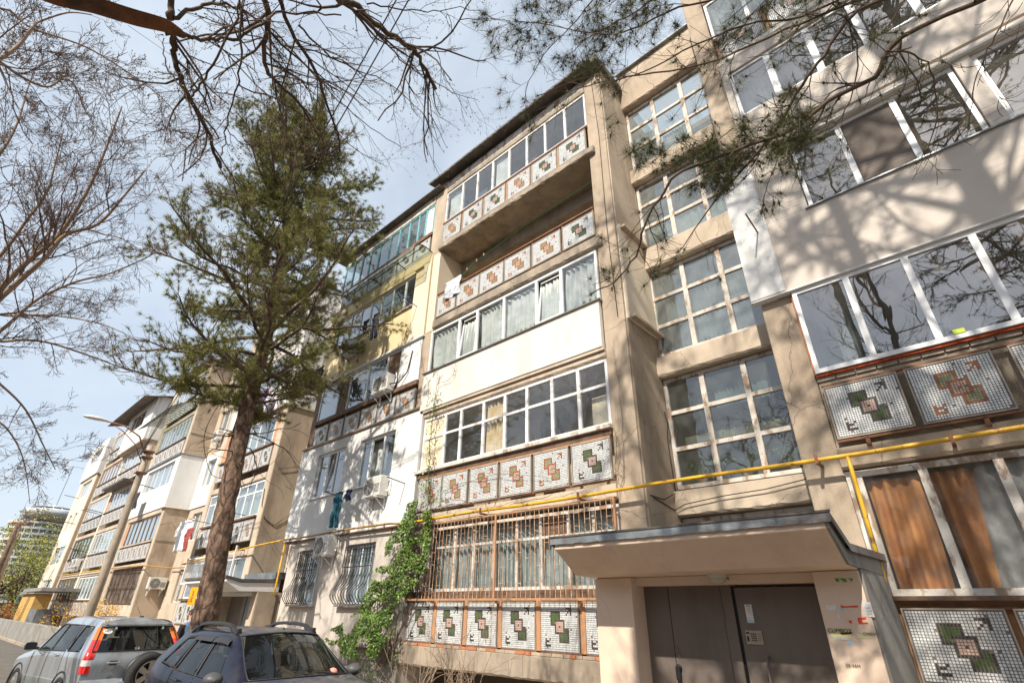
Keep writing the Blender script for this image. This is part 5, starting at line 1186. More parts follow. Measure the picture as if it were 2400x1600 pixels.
    # black strips between lamp and glass
    # spare wheel, offset to the right, and its mount
    wheel_obj(r,-.22,-.20,.70,.37,.20,'spare_wheel','x',6,-1)
    MB().lathe([(.10,-.12),(.12,.08)],-.02,-.20,.70,16,'x').build('spare_carrier',trim,r)
    mb=MB(); mb.lathe([(.38,.11),(.385,.04),(.35,.03)],-.16,-.20,.70,40,'x'); mb.build('spare_cover_ring',trim,r,smooth=True)
    # handle and plate recess, lettering
    h=MB().box(-.085,-.045,.30,.52,.905,.935).build('tailgate_handle',silver,r,bevel=.01); MB().box(-.05,-.043,.34,.47,.88,.96).build('handle_recess',greyplastic,h,bevel=.01)
    MB().box(-.125,-.10,.10,.62,.44,.57).build('number_plate_recess',silver,r,bevel=.01)
    def RT(x,y,z,tilt=0): return Matrix.Translation((x,y,z))@Matrix.Rotation(-math.pi/2,4,'Z')@Matrix.Rotation(math.pi/2-tilt,4,'X')
    text_mesh('CR-V','badge',.085,RT(-.052,.47,.80),chrome,r,.003)
    RP2=lambda x,y,z: Matrix.Translation((x,y,z))@Matrix.Rotation(-math.pi/2,4,'Z')@Matrix.Rotation(math.pi/2-.64,4,'X')
    mb=MB(); 
    c=Vector(RP(.78,5.82,.012)); M_=RP2(*c)
    ring=[M_@Vector((.085*math.cos(a),.055*math.sin(a),0)) for a in np.linspace(0,6.283,25)[:-1]]; mb.face(ring); st=mb.build('country_sticker',paper,rg)
    text_mesh('MD','lettering',.06,M_@Matrix.Translation((0,0,.002)),ink,st)
    c=Vector(RP(.05,5.10,.02)); M_=RP2(*c); mb=MB()
    for q in ((-.03,-.02,-.03,.03),(.02,.03,-.03,.03),(-.02,.02,-.004,.004)): mb.box(q[0],q[1],q[2],q[3],0,.006,0,M_)
    mb.tube([M_@Vector((.043*math.cos(a),.036*math.sin(a),.003)) for a in np.linspace(0,6.283,21)],.004,4); mb.build('emblem',chrome,rg)
    MB().tube([(-.0,.0,0),(.14,.10,.20)],.004,4).build('aerial',trim,r).location=(.75,-.15,1.69)
    MB().box(.70,.80,-.18,-.12,1.68,1.71).build('aerial_base',trim,r,bevel=.01)
    MB().tube([RP(-.10,5.92,.02),RP(-.25,5.6,.02),RP(-.45,5.3,.02)],.008,4).build('wiper',trim,rg)
    mb=MB(); mb.box(.3,3.2,-.8,.8,.32,.36); mb.build('floor_pan',trim,r)
    for y in (-.38,.38):
        for x in (1.15,2.15):
            mb=MB(); mb.box(x-.10,x+.02,y-.25,y+.25,.7,1.25); mb.box(x-.06,x+.02,y-.13,y+.13,1.27,1.48); mb.build('seat',greyplastic,r,bevel=.05)
    MB().box(2.7,3.2,-.75,.75,.7,.99).build('dashboard',trim,r,bevel=.05)
    for x,sd in ((.85,1),(.85,-1),(3.48,1),(3.48,-1)): wheel_obj(r,x,sd*.79,.345,.345,.22,sign=sd)
    return r
cr_=crv((-13.58,3.69,GZ),3.267)
for root in (cr_,):
    for sd in (1,-1):
        for x in (.85,3.48):
            P=[(x+.40*math.cos(a),sd*.888,.35+.40*math.sin(a)) for a in np.linspace(-.3,3.44,20)]; MB().tube(P,.02,5).build('wheel_arch',trim,root,smooth=True)

# ================================================================== PERSON beside the trunk
def person(loc,rz):
    r=empty('person',loc,'person in a blue shirt, dark jacket and pale jeans walking behind the pine trunk','person',rz=rz)
    V=[];E=[];Rr=[]
    def add(p,rad,par=None):
        V.append(p); Rr.append(rad); 
        if par is not None: E.append((par,len(V)-1))
        return len(V)-1
    pel=add((0,0,.95),(.155,.11)); ch0=add((0,0,1.12),(.14,.105),pel); ch=add((0,0,1.32),(.17,.12),ch0); nk=add((0,.0,1.47),(.06,.06),ch); hd0=add((0,.01,1.55),(.065,.07),nk); hd=add((0,.02,1.64),(.078,.095),hd0); ht=add((0,.01,1.72),(.055,.07),hd)
    for s in (1,-1):
        hip=add((s*.09,0,.86),(.095,.10),pel); kn=add((s*.10,.06*s+.02,.50),(.062,.065),hip); an=add((s*.10,-.05+.10*s,.10),(.042,.045),kn); add((s*.10,.12+.10*s,.045),(.04,.032),an)
        sh=add((s*.19,0,1.38),(.06,.06),ch); el=add((s*.25,-.02,1.10),(.045,.045),sh); wr=add((s*.24,.10,.88),(.032,.03),el)
        pm=add((s*.235,.13,.81),(.032,.018),wr)
        for q,L_ in ((-.024,.07),(-.008,.082),(.008,.08),(.024,.065)):
            k=add((s*.235,.135+q,.775),(.009,.009),pm); add((s*.225,.14+q,.775-L_*.6),(.008,.008),k); 
        k=add((s*.22,.165,.80),(.010,.010),pm); add((s*.215,.18,.765),(.008,.008),k)
    me=bpy.data.meshes.new('body'); me.from_pydata(V,E,[]); ob=bpy.data.objects.new('body',me); COL.objects.link(ob); ob.parent=r
    sk=ob.modifiers.new('skin','SKIN'); 
    for i,rd in enumerate(Rr): me.skin_vertices[0].data[i].radius=rd; me.skin_vertices[0].data[i].use_root=(i==0)
    ob.modifiers.new('sub','SUBSURF').render_levels=2
    me.materials.append(skin)
    for p in me.polygons: p.use_smooth=True
    def shell(name,m,prof,n=20,off=(0,0)):
        P=[[(off[0]+a*math.cos(t),off[1]+b*math.sin(t)+(c if len(q)>3 else 0),z) for t in np.linspace(0,6.283,n+1)[:-1]] for q in prof for (z,a,b,c) in [tuple(q)+((0,) if len(q)==3 else ())]]
        return MB().grid(P,0,True).build(name,m,r,smooth=True)
    shell('shirt',bluecl,[(.90,.175,.13),(1.1,.165,.125),(1.3,.20,.135),(1.41,.19,.11),(1.47,.08,.07)])
    shell('jacket',darkcl,[(.82,.20,.15,-.02),(1.1,.19,.14,-.02),(1.32,.22,.145,-.02),(1.42,.19,.10,-.025)])
    for s in (1,-1):
        MB().tube([(s*.19,0,1.39),(s*.225,-.01,1.25),(s*.252,-.02,1.10),(s*.245,.04,.98),(s*.24,.09,.90)],[.072,.066,.058,.052,.046],10).build('sleeve',darkcl,r,smooth=True)
        MB().tube([(s*.085,0,.98),(s*.10,.02,.72),(s*.105,.06*s+.02,.50),(s*.105,-.01+.08*s,.28),(s*.105,-.05+.10*s,.08)],[.115,.105,.08,.068,.066],12).build('trouser_leg',jeans,r,smooth=True)
        mb=MB(); Pm=[[(s*.105+w_*math.cos(t),y0+.10*s,max(.0,h*math.sin(t))) for t in np.linspace(0,3.1416,8)] for y0,w_,h in ((-.11,.02,.03),(-.08,.04,.10),(0,.045,.10),(.10,.045,.06),(.16,.02,.03))]; mb.grid(Pm); mb.build('shoe',trim,r,smooth=True)
    mb=MB(); mb.lathe([(.0,.105),(.06,.095),(.09,.05),(.094,.0),(.085,-.05)],0,-.008,1.665,18); h_=mb.build('hair',hair,r,smooth=True)
    MB().lathe([(0,-.012),(.012,-.01),(.014,.0),(.008,.018),(0,.03)],0,.118,1.635,8).build('nose',skin,r,smooth=True)
    for s in (1,-1):
        MB().lathe([(0,-.009),(.009,0),(0,.009)],s*.032,.098,1.66,8).build('eye',ink,r,smooth=True); MB().lathe([(0,-.03),(.010,-.02),(.013,.0),(.010,.022),(0,.03)],s*.085,.005,1.645,8).build('ear',skin,r,smooth=True)
    MB().box(-.022,.022,.100,.106,1.594,1.601).build('mouth',mat('lips',(.35,.1,.08),.6),r)
    return r
pp=at(455,1430,13.2); person((pp.x,pp.y,GZ+.10),math.radians(-70))
# ================================================================== TREES AND PLANTS
class Segs:
    def __init__(s): s.ch=[]; s.tips=[]
    def mesh(s,name,m,parent,nmax=7,smooth=True,rmin=0):
        mb=MB()
        for pts,rs in s.ch:
            if len(pts)<2: continue
            R=rs[0]; n=3 if R<.008 else 4 if R<.02 else 6 if R<.06 else 12
            mb.tube(pts,[max(r,rmin) for r in rs],n,cap=R>.02)
        return mb.build(name,m,parent,smooth=smooth)
def rv(rr): 
    return Vector((rr.gauss(0,1),rr.gauss(0,1),rr.gauss(0,1)))
def grow(S,rr,p,d,r,L,lvl,maxl,wander=.18,up=.03,nch=4,ratio=.6,ang=.8,rend=.45,plane=None,tipr=0):
    n=max(4,int(L/ (0.10 if lvl>=maxl-1 else .16))); n=min(n,14); pts=[p.copy()]; rs=[r]; d=d.normalized(); q=p.copy()
    for i in range(n):
        d=(d+rv(rr)*wander*(1 if i else .4)+Vector((0,0,up))).normalized(); q=q+d*(L/n); pts.append(q.copy()); rs.append(r*(1-(1-rend)*(i+1)/n))
    S.ch.append((pts,rs))
    if lvl>=maxl: S.tips.append((pts[-1],d.copy())); 
    else:
        for k in range(nch):
            t=rr.uniform(.22,.98); i=min(int(t*n),n-1); b=pts[i]; dd=(pts[i+1]-pts[i]).normalized(); a=dd.cross(rv(rr)).normalized()
            if plane is not None: a=(a-plane*a.dot(plane)*.6).normalized()
            nd=(dd*math.cos(ang*rr.uniform(.6,1.2))+a*math.sin(ang*rr.uniform(.6,1.2))).normalized()
            grow(S,rr,b,nd,rs[i]*rr.uniform(.5,.7),L*ratio*rr.uniform(.6,1.15),lvl+1,maxl,wander,up,nch,ratio,ang,rend,plane)
        S.tips.append((pts[-1],d.copy()))
    return pts,rs
def smooth_poly(P,n=4):
    P=[Vector(p) for p in P]; out=[]
    for i in range(len(P)-1):
        a=P[max(i-1,0)];b=P[i];c=P[i+1];d=P[min(i+2,len(P)-1)]
        for k in range(n): out.append(Vector([cr(a[j],b[j],c[j],d[j],k/n) for j in range(3)]))
    out.append(P[-1]); return out
def limb(S,pts,r0,r1,rr=None,n=4,jit=.0):
    q=smooth_poly(pts,n); k=len(q)
    if jit: q=[x+rv(rr)*jit if 0<i<k-1 else x for i,x in enumerate(q)]
    S.ch.append((q,[r0+(r1-r0)*i/(k-1) for i in range(k)])); return q,[r0+(r1-r0)*i/(k-1) for i in range(k)]
def sprout(S,rr,chain,n,L,maxl,lvl=0,t0=.1,t1=1,rf=.5,**kw):
    pts,rs=chain
    for _ in range(n):
        t=rr.uniform(t0,t1); i=min(int(t*(len(pts)-1)),len(pts)-2); dd=(pts[i+1]-pts[i]).normalized(); a=dd.cross(rv(rr)).normalized(); g=rr.uniform(.5,1.1)
        grow(S,rr,pts[i],dd*math.cos(g)+a*math.sin(g),min(rs[i]*rf,.5*rs[i]+.002),L*rr.uniform(.5,1.2),lvl,maxl,**kw)
def tufts(pts,n,length,width,rng,spread=1.0,fwd=.55,bend=.15):
    """needle tufts: arrays of centre+axis -> mesh data of thin triangles"""
    C=np.array([list(p) for p,_ in pts]); A=np.array([list(a) for _,a in pts]); m=len(C)
    C=np.repeat(C,n,0); A=np.repeat(A,n,0); k=m*n
    D=rng.normal(size=(k,3)); D/=np.linalg.norm(D,axis=1)[:,None]; D=D*spread+A*fwd; D/=np.linalg.norm(D,axis=1)[:,None]
    L=length*rng.uniform(.6,1.1,size=(k,1)); s=np.cross(D,rng.normal(size=(k,3))); s/=np.linalg.norm(s,axis=1)[:,None]
    b=C+A*rng.uniform(-.5,.3,size=(k,1))*length*.6
    V=np.empty((k,3,3)); V[:,0]=b-s*width/2; V[:,1]=b+s*width/2; V[:,2]=b+D*L+np.array([0,0,-1])*L*bend*rng.uniform(0,1,size=(k,1))
    return V.reshape(-1,3)
def tri_obj(name,V,m,parent,kind='stuff'):
    me=bpy.data.meshes.new(name); k=len(V)//3; me.vertices.add(len(V)); me.vertices.foreach_set('co',V.astype(np.float32).ravel())
    me.loops.add(len(V)); me.loops.foreach_set('vertex_index',np.arange(len(V),dtype=np.int32)); me.polygons.add(k)
    me.polygons.foreach_set('loop_start',np.arange(0,len(V),3,dtype=np.int32)); me.update(calc_edges=True); me.validate()
    me.materials.append(m); o=bpy.data.objects.new(name,me); COL.objects.link(o); o.parent=parent
    if kind: o['kind']=kind
    return o
def leaves(name,C,size,m,parent,rng,nrm=None,kind='stuff',aspect=.7):
    C=np.asarray(C); k=len(C); D=rng.normal(size=(k,3)); 
    if nrm is not None: D=D*.7+np.array(nrm)
    D/=np.linalg.norm(D,axis=1)[:,None]; u=np.cross(D,rng.normal(size=(k,3))); u/=np.linalg.norm(u,axis=1)[:,None]; v=np.cross(D,u); s=size*rng.uniform(.6,1.3,size=(k,1))
    V=np.empty((k,4,3)); V[:,0]=C-u*s; V[:,1]=C+v*s*aspect+D*s*.15; V[:,2]=C+u*s; V[:,3]=C-v*s*aspect+D*s*.15
    V=V.reshape(-1,3); me=bpy.data.meshes.new(name); me.vertices.add(4*k); me.vertices.foreach_set('co',V.astype(np.float32).ravel())
    idx=(np.arange(k)[:,None]*4+np.array([0,1,2,0,2,3])).ravel(); me.loops.add(6*k); me.loops.foreach_set('vertex_index',idx.astype(np.int32)); me.polygons.add(2*k); me.polygons.foreach_set('loop_start',np.arange(0,6*k,3,dtype=np.int32)); me.update(calc_edges=True); me.validate()
    me.materials.append(m); o=bpy.data.objects.new(name,me); COL.objects.link(o); o.parent=parent
    if kind: o['kind']=kind
    return o
RNG=np.random.default_rng(11)
def bark_trunk(path,radii,name,m,parent,n=20,rough=.06,seed=0):
    mb=MB(); P=smooth_poly(path,6); k=len(P); R=np.interp(np.linspace(0,1,k),np.linspace(0,1,len(radii)),radii); rows=[]
    # denser rings
    N=int(max(30,(P[-1]-P[0]).length/.07)); N=min(N,260)
    PP=[]; 
    for i in range(N):
        t=i/(N-1)*(k-1); a=min(int(t),k-2); f_=t-a; PP.append((P[a].lerp(P[a+1],f_),R[a]*(1-f_)+R[a+1]*f_))
    for i,(p,r) in enumerate(PP):
        row=[]
        for j in range(n):
            a=6.2832*j/n; q=Vector((math.cos(a),math.sin(a),0)); v=p+q*r
            d=noise.noise(Vector((q.x*2.2+seed,q.y*2.2,p.z*1.1)))*1.0+abs(noise.noise(Vector((q.x*7,q.y*7,p.z*3.2+seed))))*1.2
            row.append(p+q*r*(1+rough*d*1.6))
        rows.append(row)
    return mb.grid(rows,0,True).build(name,m,parent,smooth=True)
# ------------------------------------------------------------------ the pine standing by the road
rr=random.Random(21)
pine=empty('pine_tree',(0,0,0),'tall pine with a bare trunk and dark crown between the cars and the white flats','tree')
TB=[Vector((-13.75,4.93,GZ-.05)),Vector((-13.88,4.87,1.6)),Vector((-14.08,4.72,4)),Vector((-14.18,4.62,6.5)),Vector((-14.12,4.55,9)),Vector((-14.25,4.38,11.5)),Vector((-14.4,4.15,14.5)),Vector((-14.55,3.95,17.6))]
bark_trunk(TB,[.33,.245,.215,.195,.165,.13,.08,.02],'trunk',bark_p,pine,30,.10,3)
def tpos(z):
    for a,b in zip(TB,TB[1:]):
        if a.z<=z<=b.z: return a.lerp(b,(z-a.z)/(b.z-a.z))
    return TB[-1]
S=Segs(); tp=[]
prof=[(6.2,1.4),(6.9,2.8),(7.8,3.8),(8.8,4.2),(9.8,3.4),(10.8,2.3),(11.6,2.6),(12.6,3.0),(13.6,3.2),(14.6,2.9),(15.6,2.4),(16.6,1.8),(17.5,1.1)]
zz=6.3; golden=0
while zz<17.4:
    Lm=np.interp(zz,[a for a,_ in prof],[b for _,b in prof]); golden+=2.399+rr.uniform(-.3,.3)
    L_=Lm*rr.uniform(.7,1.1); a=golden; d=Vector((math.cos(a),math.sin(a),rr.uniform(-.05,.35) if zz<12 else rr.uniform(.2,.7)))
    b=tpos(zz); n=8; pts=[b.copy()]; dd=d.normalized(); q=b.copy()
    for i in range(n): dd=(dd+rv(rr)*.10+Vector((0,0,.07 if i>3 else -.03))).normalized(); q=q+dd*L_/n; pts.append(q.copy())
    r0=.018+.012*L_; rs=[r0*(1-.75*i/n) for i in range(n+1)]; S.ch.append((pts,rs))
    for i in range(2,n+1):
        for _ in range(5 if i<n else 6):
            dl=(pts[min(i,n)]-pts[i-1]).normalized(); ax=dl.cross(rv(rr)).normalized(); nd=(dl*.75+ax*.75+Vector((0,0,.25))).normalized(); l2=rr.uniform(.35,.85)*(.5+.5*L_/3)
            bp=pts[i-1].lerp(pts[min(i,n)],rr.random()); q2=bp.copy(); cc=[q2.copy()]; d2=nd
            for k in range(4):
                d2=(d2+rv(rr)*.16+Vector((0,0,.10))).normalized(); q2=q2+d2*l2/4; cc.append(q2.copy())
                if k>=1 or rr.random()<.3: tp.append((q2.copy(),d2.copy()))
                if rr.random()<.75:
                    sd=(d2+rv(rr)*.7).normalized(); e=q2+sd*rr.uniform(.12,.28); S.ch.append(([q2.copy(),e],[.005,.003])); tp.append((e,sd))
            S.ch.append((cc,[.010,.009,.007,.006,.004]))
    if rr.random()<.25:   # dead snag low down
        pass
    zz+=rr.uniform(.08,.15) if zz<15.5 else .09
for _ in range(18):
    z=rr.uniform(4.8,7.5); b=tpos(z); a=rr.uniform(0,6.28); grow(S,rr,b,Vector((math.cos(a),math.sin(a),-.1)),.02,rr.uniform(.5,2.2),1,2,wander=.2,up=-.02,nch=3)
S.mesh('branches',bark_t,pine); print('pine tufts',len(tp))
def keep_(p):
    q=noise.noise(Vector((p.x*.75+3,p.y*.75,p.z*.62)))+.35*noise.noise(Vector((p.x*2,p.y*2,p.z*2)))
    lim=.03 if p.z<11.4 else -.09
    return q>lim or rr.random()<.10
tp=[t for t in tp if keep_(t[0])]
V=tufts(tp,46,.16,.0085,RNG,1.0,.55,.12); tri_obj('needles',V,needle,pine)
mb=MB()
for _ in range(160):
    p,a=rr.choice(tp); mb.lathe([(0,-.035),(.022,-.02),(.026,0),(.012,.03),(0,.035)],p.x,p.y,p.z-.03,6)
o=mb.build('cones',conem,pine); o['kind']='stuff'
sg=MB(); sp_=onY(452,1397,0) if 0 else at(452,1396,12.0); M_=Matrix.Translation(sp_)@Matrix.Rotation(math.radians(32),4,'Z')
sg.box(-.10,.10,-.006,.006,-.19,.19,0,M_); so_=sg.build('notice_board',osign,None,origin=tuple(sp_)); tag(so_,'small orange notice with dark lettering nailed to the pine trunk','sign')
text_mesh('ANUNT','lettering',.075,M_@Matrix.Translation((0,-.009,0))@Matrix.Rotation(math.pi/2,4,'X')@Matrix.Rotation(math.pi/2,4,'Z'),ink,None).parent=None
tl=[o for o in bpy.data.objects if o.name.startswith('lettering')][-1]; tl.parent=so_; tl.matrix_parent_inverse=Matrix.Translation(-sp_)
# ------------------------------------------------------------------ lamp post and cables
lpst=empty('street_lamp',(-25.7,5.0,GZ),'tall tapered concrete lamp post with a curved arm and cables at its head','street lamp',world=True)
MB().lathe([(.17,GZ),(.155,1.5),(.125,6.2),(.11,7.65),(0,7.66)],-25.7,5.0,0,14).build('post',conc,lpst,smooth=True)
MB().tube([(-25.7,4.95,7.2),(-25.75,4.5,7.95),(-25.85,3.9,8.28),(-26,3.2,8.35)],[.035,.032,.03,.028],8).build('arm',rust,lpst,smooth=True)
MB().tube([(-25.7,4.9,6.9),(-25.75,4.45,7.6),(-25.85,3.9,8.05),(-25.9,3.6,8.2)],.02,6).build('arm_stay',rust,lpst,smooth=True)
Pm=[[(-26.0-.0+.0,3.25-.8*t,8.33+.0) for _ in (0,)] for t in (0,)]
lm=MB(); rows=[]
for t,wd,h in ((0,.05,.05),(.15,.10,.07),(.4,.15,.10),(.75,.15,.10),(.95,.09,.06),(1,.01,.01)):
    rows.append([(-26.0+wd*math.cos(a)-.1*t,3.3-.85*t,8.36+.03*t+h*math.sin(a)*(.6 if math.sin(a)<0 else 1)) for a in np.linspace(0,6.283,15)[:-1]])
lm.grid(rows,0,True).build('lamp_head',plast,lpst,smooth=True)
mb=MB(); 
for z in (7.35,7.1,6.45): mb.box(-25.9,-25.5,4.8,5.2,z,z+.06)
mb.build('bracket',rust,lpst)
mb=MB(); [mb.lathe([(0,-.06),(.05,-.04),(.05,.04),(0,.06)],-25.45+.1*i,4.72,7.2+.12*i,8) for i in range(3)]; mb.build('insulator',greyplastic,lpst)
pA=Vector((-25.6,4.75,7.35))
for k,(px,dpt,sag,rad) in enumerate(((962,9,.35,.013),(992,9,.6,.013))):
    pB=at(px,-60,dpt); q=[pA.lerp(pB,t)+Vector((0,0,-sag*4*t*(1-t)-(.0))) for t in np.linspace(0,1,30)]
    o=MB().tube(q,rad,5).build('overhead_cable',wirem,None,smooth=True,origin=tuple(q[0])); tag(o,('upper' if k==0 else 'lower')+' of the two black cables rising from the lamp post past the camera','cable','overhead cables')
q=[Vector((-25.6,4.75,7.0)),at(500,945,17),at(560,690,15),at(600,590,13.5)]
o=MB().tube(smooth_poly([Vector((-24.3,7.95,6.6)),Vector((-24.5,7.3,6.7)),at(478,1030,20),at(505,960,19.5),at(560,880,18.5),at(620,800,17.5),at(700,600,15)],6),.014,5).build('overhead_cable',wirem,None,smooth=True,origin=(-24.3,7.95,6.6)); tag(o,'loose black cable curling down from the pine to the white flats','cable','overhead cables')
o=MB().tube([(-14,7.9,14.8),(-14.2,5,15.4),tuple(at(430,150,16)),tuple(at(300,60,16))],.008,4).build('overhead_cable',wirem,None,origin=(-14,7.9,14.8)); tag(o,'very thin cable crossing the sky towards the roof edge','cable','overhead cables')
# dark leaning pole and far wooden pole at left
p0=at(5,1330,40); o=MB().tube([Vector((p0.x,p0.y,GZ)),at(42,1228,40)],[.22,.15],8).build('utility_pole',brownwood,None,smooth=True,origin=(p0.x,p0.y,GZ)); tag(o,'dark wooden pole braced against a paler one at the left edge','pole')
p0=at(18,1330,40.6); o=MB().tube([Vector((p0.x,p0.y,GZ)),at(47,1226,40.6)],[.22,.16],8).build('utility_pole',conc,None,smooth=True,origin=(p0.x,p0.y,GZ)); tag(o,'pale concrete pole with a crossbar, right of the dark one','pole')
MB().tube([at(30,1224,40.5),at(62,1228,40.5)],.12,6).build('crossbar',rust,None).parent=o
cb=[x for x in bpy.data.objects if x.name.startswith('crossbar')][-1]; cb.matrix_parent_inverse=Matrix.Translation((-p0.x,-p0.y,-GZ))
# ------------------------------------------------------------------ near bare tree (top left)
rr=random.Random(5)
nt_=empty('bare_tree',(-2.6,-3.4,GZ),'leafless tree with a thick orange-barked limb reaching in at top left','tree')
S=Segs(); dz=4.6
def ap(l,d0,d1=None):
    d1=d1 or d0; k=len(l); return [at(x,y,d0+(d1-d0)*i/(k-1)) for i,(x,y) in enumerate(l)]
off=Vector(nt_.location)
ml=ap([(-160,-190),(0,-75),(129,-12),(204,8),(306,40),(391,62),(424,80)],4.0,4.6)
tr=bark_trunk([Vector((-2.6,-3.4,GZ)),Vector((-2.7,-3.2,2)),Vector((-2.9,-2.4,4.2))]+ml,[.24,.21,.18,.15,.12,.10,.085,.078,.066,.042],'trunk',bark_o,nt_,18,.14,5); tr.location=-off
chs=[]
def B_(l,d0,d1,r0,r1,n,L,ml_=2,jit=.01,nch=3):
    c=limb(S,ap(l,d0,d1),r0,r1,rr,4,jit); sprout(S,rr,c,n,L,ml_,0,.12,1,.55,wander=.20,up=.0,nch=nch,ratio=.6,ang=.75,rend=.45); return c
B_([(391,60),(405,90),(405,119),(415,163),(439,224),(469,272),(490,323),(517,395)],4.6,5.0,.030,.014,13,.75)
B_([(400,50),(402,0),(398,-60)],4.6,4.6,.03,.03,0,.3)
B_([(405,42),(452,24),(503,8),(544,14),(575,30),(600,120)],4.6,5.2,.020,.007,7,.7)
B_([(420,78),(460,88),(510,91),(571,84),(622,52),(646,31),(714,29),(800,36)],4.6,5.4,.020,.008,13,.8)
B_([(561,-20),(558,41),(510,136),(469,197),(445,228)],4.4,5.0,.010,.011,5,.4)
B_([(565,25),(566,119),(558,190),(531,293),(527,323),(517,367)],4.8,5.0,.014,.005,6,.5)
B_([(527,300),(560,330),(600,345),(610,360)],5.0,5.1,.007,.003,3,.3)
B_([(610,-60),(629,51),(619,102),(626,163),(646,190),(697,238),(748,320)],5.2,6.6,.034,.014,14,.9)
B_([(640,-40),(680,68),(731,153),(755,211),(782,289),(800,360)],5.4,6.6,.026,.010,12,.9)
B_([(560,20),(600,45),(660,90),(740,180),(812,250),(870,300),(940,345)],5.2,7.0,.014,.005,11,.8)
B_([(770,-60),(796,0),(826,10),(888,66),(959,107),(990,148),(1022,210)],5.0,6.2,.040,.020,14,.95)
B_([(840,30),(900,95),(950,150),(1000,180),(1060,215),(1120,235)],5.6,6.6,.012,.004,9,.6)
B_([(700,60),(760,120),(830,160),(900,190),(960,235),(1000,280)],5.8,7.2,.014,.004,12,.8)
B_([(860,10),(930,20),(1000,30),(1060,20),(1130,25)],5.6,6.4,.010,.004,8,.7)
B_([(420,200),(400,170),(385,140),(384,90)],4.7,4.8,.008,.004,3,.4)
B_([(560,200),(640,230),(720,280),(760,340),(790,430),(800,500)],6,8,.012,.004,10,.7)
br=S.mesh('branches',bark_t,nt_); br.location=-off; tips1=S.tips
C=[]; 
for p,d in tips1:
    for _ in range(3): C.append(list(p+rv(rr)*.010+d*rr.uniform(-.03,.01)))
o=leaves('buds',C,.009,budm,nt_,RNG); o.location=-off
# ------------------------------------------------------------------ bare trees along the left edge
def left_tree(label,stems,base,seed,tw=twig_r,trunk_m=twig_l):
    rr=random.Random(seed); e=empty('bare_tree',base,label,'tree','leafless trees at the left edge'); S=Segs(); T_=Segs(); off=Vector(base)
    for l,d0,d1,r0,r1,n,L,mx in stems:
        P=ap(l,d0,d1); st=smooth_poly([Vector(base),(Vector(base)+P[0])/2+Vector((0,0,.4))]+P,5); T_.ch.append((st,[max(r0*1.9,r0)-(max(r0*1.9,r0)-r0)*min(1,i/10) if i<10 else r0+(r1-r0)*(i-10)/(max(1,len(st)-11)) for i in range(len(st))]))
        c=(st[8:],T_.ch[-1][1][8:]); sprout(S,rr,c,n,L,mx,0,.05,1,.45,wander=.17,up=.035,nch=4,ratio=.58,ang=.7,rend=.4)
    a=T_.mesh('trunk',trunk_m,e); a.location=-off; b=S.mesh('branches',tw,e,rmin=.0032); b.location=-off
    C=[list(p+rv(rr)*.02) for p,d in S.tips if rr.random()<.55]; o=leaves('buds',C,.013,budm,e,RNG); o.location=-off
left_tree('leafless pale-stemmed tree forking upwards at the left edge, covering much of the sky',[
 ([(-40,720),(0,678),(66,612),(138,551),(204,449),(245,357),(286,250)],9,10,.060,.012,17,1.6,3),
 ([(-40,740),(0,699),(102,607),(153,551),(230,525),(291,459),(340,400)],9,10,.055,.012,15,1.5,3),
 ([(-30,800),(20,760),(90,700),(180,660),(260,640),(350,600),(420,560)],9,11,.035,.008,13,1.4,3),
 ([(-60,640),(0,600),(60,520),(110,450),(130,380),(150,300)],9,10,.035,.008,12,1.4,3)],(-8.6,-1.6,GZ),31)
left_tree('leafless drooping tree low at the left edge with fine dark twigs',[
 ([(-60,860),(0,900),(60,960),(100,1040),(130,1100)],10,11,.03,.008,10,1.1,3),
 ([(-60,820),(10,800),(100,800),(200,830),(280,860),(330,880)],10,12,.035,.006,13,1.1,3),
 ([(-60,980),(0,990),(40,1040),(60,1100),(70,1180)],10,11,.022,.005,9,.9,3),
 ([(-60,760),(30,740),(130,740),(240,760),(330,800)],10,12,.03,.006,10,1.0,3)],(-10.8,-1.2,GZ),32)
left_tree('leafless tree arching in from the top left corner',[
 ([(-60,160),(0,138),(45,105),(80,60),(95,50),(160,30),(215,35)],7,8,.03,.008,11,1.1,3),
 ([(-60,110),(0,145),(50,180),(110,204),(150,185),(178,205),(200,260),(230,300)],7.5,9,.026,.006,13,1.2,3),
 ([(-60,420),(0,360),(40,290),(64,210),(90,140)],8,9,.026,.006,11,1.1,3),
 ([(-40,30),(80,70),(200,110),(300,170),(380,230),(430,290)],7.5,9,.018,.005,14,1.1,3)],(-6.6,-2.6,GZ),33)
# ------------------------------------------------------------------ near pine (its trunk stands right of the camera)
rr=random.Random(77)
np_=empty('pine_tree',(3.4,.6,GZ),'near pine whose long thin boughs with needle stars hang across the upper right','tree'); off=Vector(np_.location)
S=Segs(); tp=[]
def bough(l,d0,d1,r0,r1,n,L,dens=1.,lvl=1):
    c=limb(S,ap(l,d0,d1),r0*.72,r1*.8,rr,4,.004); n0=len(S.tips)
    sprout(S,rr,c,n,L,lvl,0,.05,1,.5,wander=.22,up=-.02,nch=3,ratio=.6,ang=.8,rend=.5)
    for p,d in S.tips[n0:]:
        if rr.random()<dens: tp.append((p,d))
    tp.append((c[0][-1],(c[0][-1]-c[0][-2]).normalized()))
    return c
bough([(2600,-160),(2350,-20),(2110,90),(2050,180),(1960,225),(1860,300),(1720,355),(1600,400),(1555,450),(1510,530),(1490,600),(1440,660),(1385,690)],2.7,3.3,.026,.0045,18,.33,.55)
bough([(2500,-260),(2200,-60),(2010,30),(1930,130),(1880,200),(1820,300),(1740,400),(1700,440),(1640,520),(1590,590)],2.8,3.4,.020,.004,16,.32,.5)
bough([(2450,-300),(2150,-60),(1960,20),(1800,90),(1650,150),(1500,175),(1400,195),(1330,215)],2.9,3.6,.017,.004,15,.34,.6)
